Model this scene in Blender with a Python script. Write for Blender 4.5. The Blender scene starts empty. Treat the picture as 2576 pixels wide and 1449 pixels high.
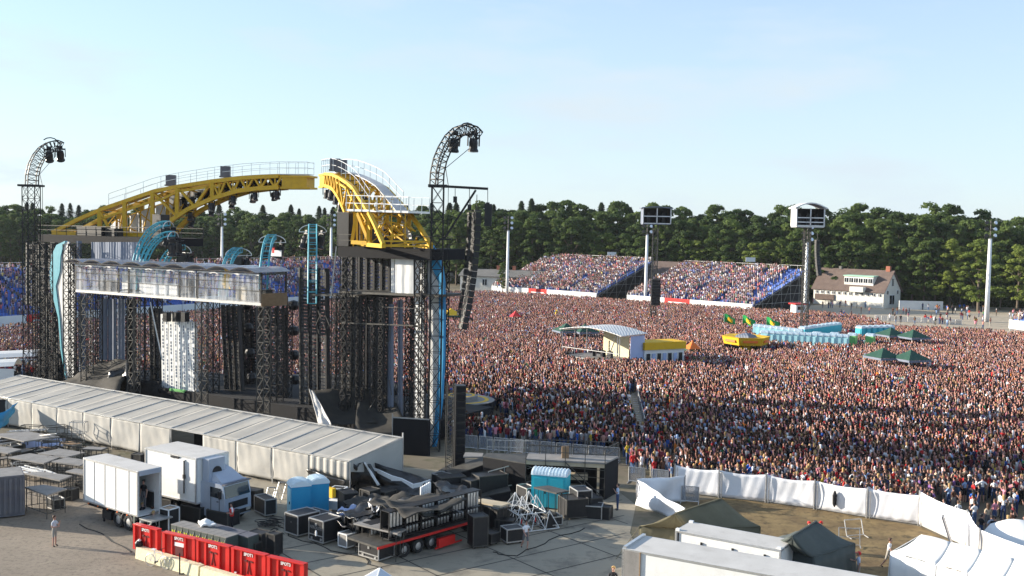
import bpy, bmesh, math, random
import numpy as np
from mathutils import Vector, Matrix
random.seed(7); rng = np.random.default_rng(7)
R = math.radians
# ---------------------------------------------------------------- camera, sky, sun, exposure
CAMH, FOC, PITCH, ROLL = 18.5, 2600.0, 0.0575, 0.020     # focal length in units of a 2576 px wide frame
scene = bpy.context.scene
cam_d = bpy.data.cameras.new('camera'); cam = bpy.data.objects.new('camera', cam_d)
scene.collection.objects.link(cam); scene.camera = cam
cam_d.sensor_width = 36.0; cam_d.lens = 36.0 * FOC / 2576.0; cam_d.clip_start = 0.5; cam_d.clip_end = 6000
CM = Matrix.Translation((0, 0, CAMH)) @ Matrix.Rotation(math.pi/2 - PITCH, 4, 'X') @ Matrix.Rotation(ROLL, 4, 'Z')
cam.matrix_world = CM
scene.render.resolution_x = 1024; scene.render.resolution_y = 576
SUN_EL, SUN_DIR = R(14.5), Vector((-1.0, 0.23, 0))       # towards the sun, over the ground
SUN_DIR.normalize()
world = bpy.data.worlds.new('World'); scene.world = world; world.use_nodes = True
wn = world.node_tree; sky = wn.nodes.new('ShaderNodeTexSky'); sky.sky_type = 'NISHITA'
sky.sun_disc = False; sky.sun_elevation = SUN_EL; sky.sun_rotation = math.atan2(SUN_DIR.x, SUN_DIR.y)
sky.air_density = 0.9; sky.dust_density = 0.45; sky.ozone_density = 3.2; sky.altitude = 50
_geo = wn.nodes.new('ShaderNodeTexCoord'); _sx = wn.nodes.new('ShaderNodeSeparateXYZ'); wn.links.new(_geo.outputs['Generated'], _sx.inputs[0])
_mp = wn.nodes.new('ShaderNodeMapping'); _mp.inputs['Scale'].default_value = (2.2, 2.2, 9.0); wn.links.new(_geo.outputs['Generated'], _mp.inputs[0])
_ns = wn.nodes.new('ShaderNodeTexNoise'); _ns.inputs['Scale'].default_value = 2.0; _ns.inputs['Detail'].default_value = 7; _ns.inputs['Roughness'].default_value = .55; wn.links.new(_mp.outputs[0], _ns.inputs['Vector'])
_cr = wn.nodes.new('ShaderNodeMapRange'); _cr.inputs['From Min'].default_value = .52; _cr.inputs['From Max'].default_value = .80; _cr.inputs['To Max'].default_value = .45; wn.links.new(_ns.outputs['Fac'], _cr.inputs['Value'])
_hz = wn.nodes.new('ShaderNodeMapRange'); _hz.inputs['From Min'].default_value = 0.0; _hz.inputs['From Max'].default_value = .32; _hz.inputs['To Min'].default_value = .80; _hz.inputs['To Max'].default_value = .34; wn.links.new(_sx.outputs['Z'], _hz.inputs['Value'])
_ad = wn.nodes.new('ShaderNodeMath'); _ad.use_clamp = True; wn.links.new(_hz.outputs[0], _ad.inputs[0]); wn.links.new(_cr.outputs[0], _ad.inputs[1])
_mx = wn.nodes.new('ShaderNodeMix'); _mx.data_type = 'RGBA'; wn.links.new(_ad.outputs[0], _mx.inputs[0]); wn.links.new(sky.outputs[0], _mx.inputs[6]); _mx.inputs[7].default_value = (2.55, 2.95, 3.25, 1)   # thin high haze and faint cloud
wn.links.new(_mx.outputs[2], wn.nodes['Background'].inputs[0]); wn.nodes['Background'].inputs[1].default_value = 0.13
sl = bpy.data.lights.new('sun', 'SUN'); sl.energy = 5.0; sl.angle = R(0.5); sl.color = (1.0, 0.90, 0.75)
sun = bpy.data.objects.new('sun', sl); scene.collection.objects.link(sun)
sun.location = (-200, 60, 120)
sun.rotation_euler = Vector((-SUN_DIR.x*math.cos(SUN_EL), -SUN_DIR.y*math.cos(SUN_EL), -math.sin(SUN_EL))).to_track_quat('-Z', 'Y').to_euler()
scene.view_settings.view_transform = 'Standard'; scene.view_settings.look = 'None'
scene.view_settings.exposure = 1.18; scene.view_settings.gamma = 1.0
scene.cycles.max_bounces = 6; scene.cycles.diffuse_bounces = 2; scene.cycles.glossy_bounces = 2
scene.cycles.transparent_max_bounces = 12; scene.cycles.use_denoising = True
# ---------------------------------------------------------------- places measured from the view
CR = CM.to_3x3()
def ray(px, py): return (CR @ Vector(((px-1288)/FOC, -(py-724.5)/FOC, -1))).normalized()
def G(px, py, z=0.0):
    d = ray(px, py); t = (z-CAMH)/d.z; return Vector((d.x*t, d.y*t, z))
def at(px, py, D):
    d = ray(px, py); t = D/d.y; return Vector((d.x*t, D, CAMH+d.z*t))
CI = CM.inverted()
def proj(p):
    q = CI @ Vector(p); return (1288 - FOC*q.x/q.z, 724.5 + FOC*q.y/q.z)
def on_plane(px, py, p0, n):
    d = ray(px, py); o = Vector((0, 0, CAMH)); t = (Vector(p0)-o).dot(n)/d.dot(n); return o + d*t
SA, SB = Vector((-6.2, 84.7, 0)), Vector((-.861, .508, 0)).normalized()  # the stage's back line
SN = Vector((.508, .861, 0)).normalized()                                 # towards the audience
def S(px, py, off=0.0): return on_plane(px, py, SA + SN*off, SN)
def V3(*a): return Vector(a)
# ---------------------------------------------------------------- object helpers
COL = scene.collection
def tag(o, label=None, cat=None, group=None, kind=None):
    if label: o['label'] = label
    if cat: o['category'] = cat
    if group: o['group'] = group
    if kind: o['kind'] = kind
    return o
def empty(name, loc=(0,0,0), rz=0.0, label=None, cat=None, group=None, parent=None):
    o = bpy.data.objects.new(name, None); COL.objects.link(o); o.location = loc; o.rotation_euler = (0,0,rz)
    o.empty_display_size = .2
    if parent: o.parent = parent
    return tag(o, label, cat, group)
def lm(o):
    m = Matrix.Translation(o.location) @ o.rotation_euler.to_matrix().to_4x4() @ Matrix.Diagonal((*o.scale, 1))
    return lm(o.parent) @ m if o.parent else m
class MB:
    """collects shapes, builds ONE mesh object"""
    def __init__(s): s.v = []; s.f = []; s.m = []
    def add(s, vs, fs, mi=0):
        b = len(s.v); s.v += [tuple(x) for x in vs]; s.f += [tuple(i+b for i in f) for f in fs]; s.m += [mi]*len(fs); return s
    def box(s, c, d, rz=0.0, mi=0, M=None):
        c = Vector(c); ca, sa = math.cos(rz), math.sin(rz); vs = []
        for z in (-.5,.5):
            for x, y in ((-.5,-.5),(.5,-.5),(.5,.5),(-.5,.5)):
                X, Y = x*d[0], y*d[1]; p = Vector((c.x+X*ca-Y*sa, c.y+X*sa+Y*ca, c.z+z*d[2])); vs.append(M @ p if M else p)
        return s.add(vs, [(0,3,2,1),(4,5,6,7),(0,1,5,4),(1,2,6,5),(2,3,7,6),(3,0,4,7)], mi)
    def hexa(s, b, t, mi=0):
        """b, t: four bottom and four top corners"""
        return s.add(list(b)+list(t), [(0,3,2,1),(4,5,6,7),(0,1,5,4),(1,2,6,5),(2,3,7,6),(3,0,4,7)], mi)
    def bar(s, a, b, r=.05, n=4, r2=None, mi=0, cap=False):
        a, b = Vector(a), Vector(b); d = b-a
        if d.length < 1e-6: return s
        d.normalize(); u = d.cross(Vector((0,0,1)) if abs(d.z) < .95 else Vector((1,0,0))).normalized(); w = d.cross(u)
        r2 = r if r2 is None else r2; vs = []
        for p, q in ((a, r), (b, r2)):
            for i in range(n):
                t = 2*math.pi*(i+.5)/n; vs.append(p + u*(math.cos(t)*q) + w*(math.sin(t)*q))
        fs = [(i, (i+1)%n, n+(i+1)%n, n+i) for i in range(n)]
        if cap or n > 4 or True: fs += [tuple(range(n-1,-1,-1)), tuple(range(n, 2*n))]
        return s.add(vs, fs, mi)
    def path(s, pts, r=.05, n=4, mi=0):
        for a, b in zip(pts[:-1], pts[1:]): s.bar(a, b, r, n, mi=mi)
        return s
    def quad(s, a, b, c, d, mi=0): return s.add([a,b,c,d], [(0,1,2,3)], mi)
    def poly(s, pts, mi=0): return s.add(pts, [tuple(range(len(pts)))], mi)
    def prism(s, pts, vec, mi=0):
        n = len(pts); vec = Vector(vec); q = [Vector(p) for p in pts]
        fs = [tuple(range(n-1,-1,-1)), tuple(range(n, 2*n))] + [(i,(i+1)%n,n+(i+1)%n,n+i) for i in range(n)]
        return s.add(q + [p+vec for p in q], fs, mi)
    def lathe(s, c, prof, n=12, mi=0, M=None, ring=False):
        """prof: (r, z) rings"""
        c = Vector(c); vs = []
        for r, z in prof:
            for i in range(n):
                t = 2*math.pi*i/n; p = Vector((r*math.cos(t), r*math.sin(t), z)); vs.append((M @ p if M else p) + c)
        k = len(prof); fs = [(j*n+i, j*n+(i+1)%n, (j+1)*n+(i+1)%n, (j+1)*n+i) for j in range(k-1) for i in range(n)]
        fs += [((k-1)*n+i, (k-1)*n+(i+1)%n, (i+1)%n, i) for i in range(n)] if ring else [tuple(range(n-1,-1,-1)), tuple(range((k-1)*n, k*n))]
        return s.add(vs, fs, mi)
    def grid(s, fn, nu, nv, mi=0, thick=0.0):
        vs = [fn(i/nu, j/nv) for j in range(nv+1) for i in range(nu+1)]
        fs = [(j*(nu+1)+i, j*(nu+1)+i+1, (j+1)*(nu+1)+i+1, (j+1)*(nu+1)+i) for j in range(nv) for i in range(nu)]
        return s.add(vs, fs, mi)
    def build(s, name, mat, parent=None, w=False, smooth=False, origin=None):
        me = bpy.data.meshes.new(name)
        vs = s.v
        if parent is not None and w:
            I = lm(parent).inverted(); vs = [tuple(I @ Vector(v)) for v in vs]
        loc = None
        if parent is None and origin is None and w and vs:
            a = np.array(vs); origin = (a[:,0].mean(), a[:,1].mean(), a[:,2].min())
        if origin is not None:
            ox = Vector(origin); vs = [tuple(Vector(v)-ox) for v in vs]; loc = ox
        me.from_pydata(vs, [], s.f)
        mats = mat if isinstance(mat, (list, tuple)) else [mat]
        for m in mats: me.materials.append(m)
        if len(mats) > 1: me.polygons.foreach_set('material_index', s.m)
        if smooth: me.polygons.foreach_set('use_smooth', [True]*len(me.polygons))
        me.validate(); me.update()
        o = bpy.data.objects.new(name, me); COL.objects.link(o)
        if parent: o.parent = parent
        if loc is not None: o.location = loc
        return o
def thicken(o, t):
    m = o.modifiers.new('solid', 'SOLIDIFY'); m.thickness = t; m.offset = 0; return o
def copy_tree(o, parent=None):
    c = o.copy(); COL.objects.link(c); c.parent = parent
    for ch in list(o.children): copy_tree(ch, c)
    return c
def place(o, loc, rz=0.0, label=None, group=None, sc=None):
    o.location = loc; o.rotation_euler = (0,0,rz)
    if label: o['label'] = label
    if group: o['group'] = group
    if sc: o.scale = sc if isinstance(sc, tuple) else (sc,sc,sc)
    return o
def ang(a, b): d = Vector(b)-Vector(a); return math.atan2(d.y, d.x)
# ---------------------------------------------------------------- materials
def mat(name, col, rough=.7, metal=0.0, var=None, vscale=1.0, bump=0.0, bscale=4.0, spec=.4, wave=None, dirt=None):
    m = bpy.data.materials.new(name); m.use_nodes = True; n = m.node_tree.nodes; l = m.node_tree.links; b = n['Principled BSDF']
    b.inputs['Base Color'].default_value = (*col, 1); b.inputs['Roughness'].default_value = rough
    b.inputs['Metallic'].default_value = metal; b.inputs['Specular IOR Level'].default_value = spec
    tc = n.new('ShaderNodeTexCoord'); last = None
    if var:
        t = n.new('ShaderNodeTexNoise'); t.inputs['Scale'].default_value = vscale; t.inputs['Detail'].default_value = 6; t.inputs['Roughness'].default_value = .65
        l.new(tc.outputs['Object'], t.inputs['Vector'])
        r = n.new('ShaderNodeValToRGB'); r.color_ramp.elements[0].position = .35; r.color_ramp.elements[1].position = .68
        r.color_ramp.elements[0].color = (*col, 1); r.color_ramp.elements[1].color = (*var, 1)
        l.new(t.outputs['Fac'], r.inputs[0]); last = r.outputs[0]
    if dirt:
        t = n.new('ShaderNodeTexNoise'); t.inputs['Scale'].default_value = dirt[1]; t.inputs['Detail'].default_value = 8; t.inputs['Roughness'].default_value = .75
        l.new(tc.outputs['Object'], t.inputs['Vector'])
        r = n.new('ShaderNodeValToRGB'); r.color_ramp.elements[0].position = .52; r.color_ramp.elements[1].position = .72
        r.color_ramp.elements[0].color = (0,0,0,1); r.color_ramp.elements[1].color = (dirt[2],)*3+(1,)
        l.new(t.outputs['Fac'], r.inputs[0]); x = n.new('ShaderNodeMix'); x.data_type = 'RGBA'
        l.new(r.outputs[0], x.inputs[0])
        if last: l.new(last, x.inputs[6])
        else: x.inputs[6].default_value = (*col, 1)
        x.inputs[7].default_value = (*dirt[0], 1); last = x.outputs[2]
    if last: l.new(last, b.inputs['Base Color'])
    if bump:
        t = n.new('ShaderNodeTexNoise'); t.inputs['Scale'].default_value = bscale; t.inputs['Detail'].default_value = 5
        l.new(tc.outputs['Object'], t.inputs['Vector']); bp = n.new('ShaderNodeBump'); bp.inputs['Strength'].default_value = bump; bp.inputs['Distance'].default_value = .1
        l.new(t.outputs['Fac'], bp.inputs['Height']); l.new(bp.outputs[0], b.inputs['Normal'])
    if wave:
        t = n.new('ShaderNodeTexWave'); t.inputs['Scale'].default_value = wave[0]; t.inputs['Distortion'].default_value = wave[2]; t.bands_direction = wave[3] if len(wave) > 3 else 'X'
        l.new(tc.outputs['Object'], t.inputs['Vector']); bp = n.new('ShaderNodeBump'); bp.inputs['Strength'].default_value = wave[1]; bp.inputs['Distance'].default_value = .08
        l.new(t.outputs['Fac'], bp.inputs['Height']); l.new(bp.outputs[0], b.inputs['Normal'])
    return m
M = {}
M['black_steel'] = mat('black_steel', (.010,.010,.012), .5, .2, (.022,.021,.020), 3)
M['black_steel2'] = mat('dusty_black_steel', (.050,.048,.044), .6, .2, (.10,.094,.082), 2.5)
M['steel'] = mat('galvanised_steel', (.42,.42,.42), .45, .7, (.58,.57,.55), 4)
M['alu'] = mat('aluminium', (.62,.62,.62), .35, .8, (.75,.75,.74), 6)
M['white_metal'] = mat('white_metal', (.78,.78,.77), .45, 0, (.70,.70,.68), 1.2)
M['yellow'] = mat('yellow_paint', (.66,.39,.012), .5, 0, (.56,.32,.012), 1.5, dirt=((.30,.17,.03), 3.0, .35))
M['turq'] = mat('turquoise_paint', (.055,.33,.43), .5, 0, (.09,.40,.49), 2)
M['bluefin'] = mat('blue_fin_fabric', (.02,.24,.50), .6, 0, (.04,.32,.56), .6)
M['whitefab'] = mat('white_fabric', (.74,.74,.72), .8, 0, (.64,.64,.63), .5, wave=(.35,.25,6))
M['greyfab'] = mat('blue_grey_fabric', (.14,.165,.22), .85, 0, (.18,.205,.26), .5, wave=(.9,.45,2))
M['tentgrey'] = mat('grey_tent_canvas', (.33,.315,.285), .8, 0, (.39,.375,.34), .35, bump=.12, bscale=1.2, dirt=((.27,.26,.23), .45, .5))
M['tentwall'] = mat('pale_tent_wall', (.38,.365,.335), .8, 0, (.44,.425,.39), .5, bump=.2, bscale=2, dirt=((.36,.34,.30), .6, .35))
M['tarp'] = mat('black_tarpaulin', (.007,.007,.009), .34, 0, (.022,.021,.020), 1.2, bump=.9, bscale=1.6, spec=.7)
M['tarp2'] = mat('dusty_black_net', (.026,.024,.021), .85, 0, (.048,.043,.035), .8, bump=.5, bscale=1)
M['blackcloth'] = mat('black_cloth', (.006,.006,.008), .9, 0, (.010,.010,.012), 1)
M['ply'] = mat('case_laminate', (.013,.013,.015), .5, 0, (.022,.022,.024), 3)
M['deck'] = mat('grey_stage_deck', (.20,.19,.18), .7, 0, (.27,.255,.24), 1.5, dirt=((.12,.11,.10), 2, .5))
M['deckply'] = mat('pale_plywood', (.42,.35,.24), .7, 0, (.50,.42,.30), 1.5)
M['red'] = mat('red_paint', (.62,.022,.018), .4, 0, (.55,.02,.016), 1.2, dirt=((.30,.02,.02), 4, .4))
M['cream'] = mat('cream_concrete', (.66,.60,.40), .85, 0, (.74,.68,.47), 1.2, dirt=((.40,.36,.26), 2.5, .6), bump=.3, bscale=9)
M['olive'] = mat('olive_canvas', (.125,.112,.07), .9, 0, (.16,.143,.09), .8, bump=.45, bscale=1.5)
M['darkcanvas'] = mat('dark_green_canvas', (.060,.072,.068), .85, 0, (.085,.098,.092), .7, bump=.5, bscale=1.3)
M['white_tarp'] = mat('white_fence_tarp', (.72,.73,.76), .65, 0, (.80,.80,.82), .6, bump=.3, bscale=1.1, dirt=((.52,.52,.54), .9, .4))
M['white_paint'] = mat('white_vehicle_paint', (.78,.78,.76), .4, 0, (.72,.72,.70), .7, dirt=((.50,.48,.44), 1.2, .35))
M['truckroof'] = mat('grey_roof', (.50,.48,.45), .7, 0, (.58,.56,.53), .6, dirt=((.34,.32,.29), 1, .5))  # greyer than the white vehicle sides, with random stains
M['silver'] = mat('silver_cab_paint', (.38,.43,.52), .3, .35, (.44,.49,.57), 1)
M['glass'] = mat('dark_glass', (.015,.02,.025), .08, 0, spec=1.0)
M['rubber'] = mat('tyre_rubber', (.018,.018,.018), .85)
M['grey_cont'] = mat('grey_container_paint', (.10,.10,.12), .6, 0, (.14,.14,.155), 1, dirt=((.2,.15,.11), 1.5, .4))
M['toilet_blue'] = mat('toilet_blue_plastic', (.02,.27,.50), .4, 0, (.03,.31,.54), 1.2)
M['toilet_pale'] = mat('toilet_pale_plastic', (.36,.66,.74), .4, 0, (.44,.72,.78), 1.2)
M['toilet_roof'] = mat('toilet_white_roof', (.66,.78,.84), .35, 0, (.74,.82,.86), 1.2)
M['toilet_cyan'] = mat('toilet_cyan_plastic', (.03,.42,.52), .4, 0, (.05,.48,.58), 1.2)
M['toilet_green'] = mat('toilet_green_plastic', (.18,.50,.16), .4)
M['greencase'] = mat('grey_green_case', (.060,.078,.068), .6, 0, (.085,.10,.088), 3)
M['yellowmark'] = mat('yellow_marking', (.62,.60,.03), .6)
M['whitemark'] = mat('white_marking', (.80,.78,.76), .6)
M['darkmark'] = mat('dark_red_marking', (.10,.01,.012), .6)
M['orange'] = mat('orange_paint', (.75,.16,.02), .6)
M['ygreen'] = mat('flag_green', (.01,.30,.07), .8)
M['umbgreen'] = mat('dark_green_parasol', (.016,.062,.042), .8, 0, (.024,.08,.055), 1)
M['render_white'] = mat('white_render', (.70,.68,.62), .9, 0, (.62,.60,.54), .25, dirt=((.45,.42,.36), .6, .4))
M['tiles'] = mat('brown_roof_tiles', (.115,.082,.070), .85, 0, (.16,.115,.095), .7, wave=(3,.5,1,'Z'))
M['greyroof'] = mat('grey_felt_roof', (.14,.135,.125), .9, 0, (.19,.18,.165), .5)
M['brick'] = mat('red_brick', (.28,.10,.06), .9, 0, (.34,.13,.08), 3)
M['greentrim'] = mat('pale_green_trim', (.33,.55,.42), .6)
M['seatblue'] = mat('blue_plastic_seat', (.07,.15,.50), .5, 0, (.10,.20,.56), 3)
M['stand'] = mat('stand_structure', (.10,.10,.11), .7, .2, (.18,.18,.19), 1)
M['banner'] = mat('white_banner', (.78,.78,.76), .7, 0, (.70,.70,.70), .4)
M['lamp'] = mat('black_lamp_housing', (.008,.008,.010), .45, 0, (.016,.016,.018), 3)
M['lens'] = mat('lamp_lens', (.45,.42,.36), .15, .2, spec=.9)
M['slat'] = mat('screen_slats', (.018,.019,.022), .6, .1, (.035,.036,.04), 1.8)
M['skin'] = mat('skin', (.46,.26,.20), .6, 0, (.38,.21,.155), .3)
M['wood'] = mat('bare_timber', (.25,.16,.09), .8, 0, (.32,.21,.12), 3)
M['paleyellow'] = mat('yellow_tent_fabric', (.74,.45,.01), .7, 0, (.66,.39,.01), .8)
M['trunk'] = mat('tree_bark', (.10,.08,.06), .95, 0, (.15,.12,.09), 2)
def attr_mat(name, attr, rough=.8):
    m = bpy.data.materials.new(name); m.use_nodes = True; n = m.node_tree.nodes; l = m.node_tree.links; b = n['Principled BSDF']
    a = n.new('ShaderNodeAttribute'); a.attribute_name = attr; l.new(a.outputs['Color'], b.inputs['Base Color']); b.inputs['Roughness'].default_value = rough
    b.inputs['Specular IOR Level'].default_value = .15
    return m
M['crowd'] = attr_mat('crowd_clothes_and_skin', 'tint')
def objcol_mat(name, rough=.85):
    m = bpy.data.materials.new(name); m.use_nodes = True; n = m.node_tree.nodes; l = m.node_tree.links; b = n['Principled BSDF']
    a = n.new('ShaderNodeObjectInfo'); l.new(a.outputs['Color'], b.inputs['Base Color']); b.inputs['Roughness'].default_value = rough
    b.inputs['Specular IOR Level'].default_value = .15
    return m
M['shirt'] = objcol_mat('coloured_shirt')
def rnd_mat(name, cols, rough=.85):
    m = bpy.data.materials.new(name); m.use_nodes = True; n = m.node_tree.nodes; l = m.node_tree.links; b = n['Principled BSDF']
    a = n.new('ShaderNodeObjectInfo'); r = n.new('ShaderNodeValToRGB'); r.color_ramp.interpolation = 'CONSTANT'
    e = r.color_ramp.elements
    for i, c in enumerate(cols):
        x = e[i] if i < 2 else e.new(i/len(cols))
        x.position = i/len(cols); x.color = (*c, 1)
    l.new(a.outputs['Random'], r.inputs[0]); l.new(r.outputs[0], b.inputs['Base Color']); b.inputs['Roughness'].default_value = rough
    b.inputs['Specular IOR Level'].default_value = .15
    return m
M['trousers'] = rnd_mat('trousers', [(.03,.05,.12),(.02,.02,.025),(.08,.13,.24),(.20,.18,.14),(.05,.08,.17),(.02,.02,.02),(.12,.12,.13),(.30,.28,.25)])
HAIRS = {'dark': (.018,.012,.010), 'brown': (.07,.035,.018), 'blond': (.38,.25,.10), 'black': (.008,.007,.008)}
for k, c in HAIRS.items(): M['hair_'+k] = mat(k+'_hair', c, .6)
M['shoe'] = mat('dark_shoe', (.02,.02,.02), .7)
def foliage(name, a, b, sun=.25):
    m = bpy.data.materials.new(name); m.use_nodes = True; n = m.node_tree.nodes; l = m.node_tree.links; p = n['Principled BSDF']
    oi = n.new('ShaderNodeObjectInfo'); tc = n.new('ShaderNodeTexCoord'); t = n.new('ShaderNodeTexNoise'); t.inputs['Scale'].default_value = .45; t.inputs['Detail'].default_value = 4
    l.new(tc.outputs['Object'], t.inputs['Vector']); r = n.new('ShaderNodeValToRGB'); r.color_ramp.elements[0].color = (*a,1); r.color_ramp.elements[1].color = (*b,1)
    r.color_ramp.elements[0].position = .3; r.color_ramp.elements[1].position = .7
    ad = n.new('ShaderNodeMath'); ad.operation = 'ADD'; mu = n.new('ShaderNodeMath'); mu.operation = 'MULTIPLY_ADD'; mu.inputs[1].default_value = .5; mu.inputs[2].default_value = -.25
    l.new(oi.outputs['Random'], mu.inputs[0]); l.new(mu.outputs[0], ad.inputs[1]); l.new(t.outputs['Fac'], ad.inputs[0]); l.new(ad.outputs[0], r.inputs[0])
    l.new(r.outputs[0], p.inputs['Base Color']); p.inputs['Roughness'].default_value = .75; p.inputs['Specular IOR Level'].default_value = .2
    tr = n.new('ShaderNodeBsdfTranslucent'); l.new(r.outputs[0], tr.inputs[0]); mx = n.new('ShaderNodeMixShader'); mx.inputs[0].default_value = sun
    l.new(p.outputs[0], mx.inputs[1]); l.new(tr.outputs[0], mx.inputs[2]); l.new(mx.outputs[0], n['Material Output'].inputs[0])
    return m
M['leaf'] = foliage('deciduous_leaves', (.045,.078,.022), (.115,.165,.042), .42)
M['leafy'] = foliage('sun_painted_leaves', (.07,.11,.022), (.18,.225,.045), .4)  # lighter copy of the leaf colour, sunlight on the edge trees painted in
M['needle'] = foliage('conifer_needles', (.020,.042,.018), (.040,.072,.028), .15)
def clearsheet(name, fac, col=(.8,.82,.85)):
    m = bpy.data.materials.new(name); m.use_nodes = True; n = m.node_tree.nodes; l = m.node_tree.links; p = n['Principled BSDF']
    p.inputs['Base Color'].default_value = (*col,1); p.inputs['Roughness'].default_value = .25
    tc = n.new('ShaderNodeTexCoord'); mp = n.new('ShaderNodeMapping'); mp.inputs['Scale'].default_value = (2.2,2.2,.35); t = n.new('ShaderNodeTexNoise'); t.inputs['Scale'].default_value = 1; t.inputs['Detail'].default_value = 6
    l.new(tc.outputs['Object'], mp.inputs[0]); l.new(mp.outputs[0], t.inputs['Vector'])
    r = n.new('ShaderNodeMapRange'); r.inputs['From Min'].default_value = .38; r.inputs['From Max'].default_value = .72; r.inputs['To Min'].default_value = fac-.18; r.inputs['To Max'].default_value = min(1,fac+.3)
    l.new(t.outputs['Fac'], r.inputs['Value']); tr = n.new('ShaderNodeBsdfTransparent'); mx = n.new('ShaderNodeMixShader')
    l.new(r.outputs[0], mx.inputs[0]); l.new(tr.outputs[0], mx.inputs[1]); l.new(p.outputs[0], mx.inputs[2]); l.new(mx.outputs[0], n['Material Output'].inputs[0])
    return m
M['clear'] = clearsheet('clear_plastic_sheet', .27)
M['roofsheet'] = clearsheet('translucent_roof_sheet', .86, (.42,.43,.48))
M['mesh'] = clearsheet('fence_mesh', .55, (.3,.32,.35))
def ground_mat(name, c1, c2, c3, s1, s2, bump=.3, crack=False, rough=.9):
    m = bpy.data.materials.new(name); m.use_nodes = True; n = m.node_tree.nodes; l = m.node_tree.links; p = n['Principled BSDF']; p.inputs['Roughness'].default_value = rough; p.inputs['Specular IOR Level'].default_value = .25
    tc = n.new('ShaderNodeTexCoord')
    def noise(sc, det=8):
        t = n.new('ShaderNodeTexNoise'); t.inputs['Scale'].default_value = sc; t.inputs['Detail'].default_value = det; t.inputs['Roughness'].default_value = .7; l.new(tc.outputs['Object'], t.inputs['Vector']); return t.outputs['Fac']
    r = n.new('ShaderNodeValToRGB'); r.color_ramp.elements[0].position = .33; r.color_ramp.elements[1].position = .7
    r.color_ramp.elements[0].color = (*c1,1); r.color_ramp.elements[1].color = (*c2,1); l.new(noise(s1), r.inputs[0])
    r2 = n.new('ShaderNodeValToRGB'); r2.color_ramp.elements[0].position = .5; r2.color_ramp.elements[1].position = .66; l.new(noise(s2), r2.inputs[0])
    x = n.new('ShaderNodeMix'); x.data_type = 'RGBA'; l.new(r2.outputs[0], x.inputs[0]); l.new(r.outputs[0], x.inputs[6]); x.inputs[7].default_value = (*c3,1); out = x.outputs[2]
    l.new(out, p.inputs['Base Color']); bp = n.new('ShaderNodeBump'); bp.inputs['Strength'].default_value = bump; bp.inputs['Distance'].default_value = .05; l.new(noise(s2*3), bp.inputs['Height']); l.new(bp.outputs[0], p.inputs['Normal'])
    return m
M['g_field'] = ground_mat('field_ground', (.13,.11,.08), (.20,.17,.12), (.09,.09,.05), .08, .5)
M['g_gravel'] = ground_mat('gravel', (.215,.178,.138), (.30,.25,.195), (.155,.13,.10), .25, 3.5, .6)
M['g_concrete'] = ground_mat('concrete_slabs', (.28,.25,.195), (.37,.325,.25), (.18,.16,.13), .10, .5, .15)
M['g_dirt'] = ground_mat('trampled_grass', (.14,.095,.048), (.27,.195,.09), (.075,.055,.030), .5, 1.6, .6)
M['g_lot'] = ground_mat('sandy_lot', (.40,.335,.25), (.47,.40,.30), (.32,.28,.21), .03, .3, .2)
M['joint'] = mat('slab_joint', (.07,.065,.055), .95)

m = bpy.data.materials.new('thin_haze'); m.use_nodes = True; _n = m.node_tree.nodes; _n.remove(_n['Principled BSDF']); _v = _n.new('ShaderNodeVolumePrincipled'); _v.inputs['Color'].default_value = (.86,.92,1,1); _v.inputs['Density'].default_value = .00006; m.node_tree.links.new(_v.outputs[0], _n['Material Output'].inputs['Volume']); M['hazeair'] = m
# ================================================================ THE SETTING
def sheet(name, pts, m, z, kind='structure', label=None, cat=None):
    b = MB(); b.poly([(p[0], p[1], z) for p in pts]); o = b.build(name, m); tag(o, label, cat, kind=kind); return o
def gp(*pp): return [G(x, y) for x, y in pp]
g = MB(); NG = 24
g.grid(lambda u, v: (-3000+6000*u, -200+5200*v, 0), NG, NG); tag(g.build('ground', M['g_field']), kind='structure')
sheet('gravel_yard', gp((-200,1500),(1250,1500),(700,1350),(560,1290),(350,1215),(-200,1080)) , M['g_gravel'], .004)
yard = [G(560,1500), G(1640,1470), G(1585,1340), G(1600,1270), G(1560,1240), G(1180,1190), G(900,1165), G(560,1130), G(350,1150), G(300,1190), G(545,1330), G(790,1440)]
sheet('concrete_yard', yard, M['g_concrete'], .012)
jb = MB()
jd = (G(1100,1449)-G(1580,1340)).normalized(); jn = Vector((-jd.y, jd.x, 0)); j0 = G(1100,1449)
for k in range(-3, 12):
    p = j0 + jn*(k*2.9); a, c = p - jd*26, p + jd*26
    jb.add([a-jn*.05, c-jn*.05, c+jn*.05, a+jn*.05], [(0,1,2,3)])
for k in range(-5, 6):
    p = j0 + jd*(k*5.1); a, c = p - jn*8, p + jn*32
    jb.add([a-jd*.05, c-jd*.05, c+jd*.05, a+jd*.05], [(0,1,2,3)])
def clip_inside(p):
    ins = False; n = len(yard)
    for i in range(n):
        a, b = yard[i], yard[i-1]
        if (a.y > p[1]) != (b.y > p[1]) and p[0] < (b.x-a.x)*(p[1]-a.y)/(b.y-a.y)+a.x: ins = not ins
    return ins
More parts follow.
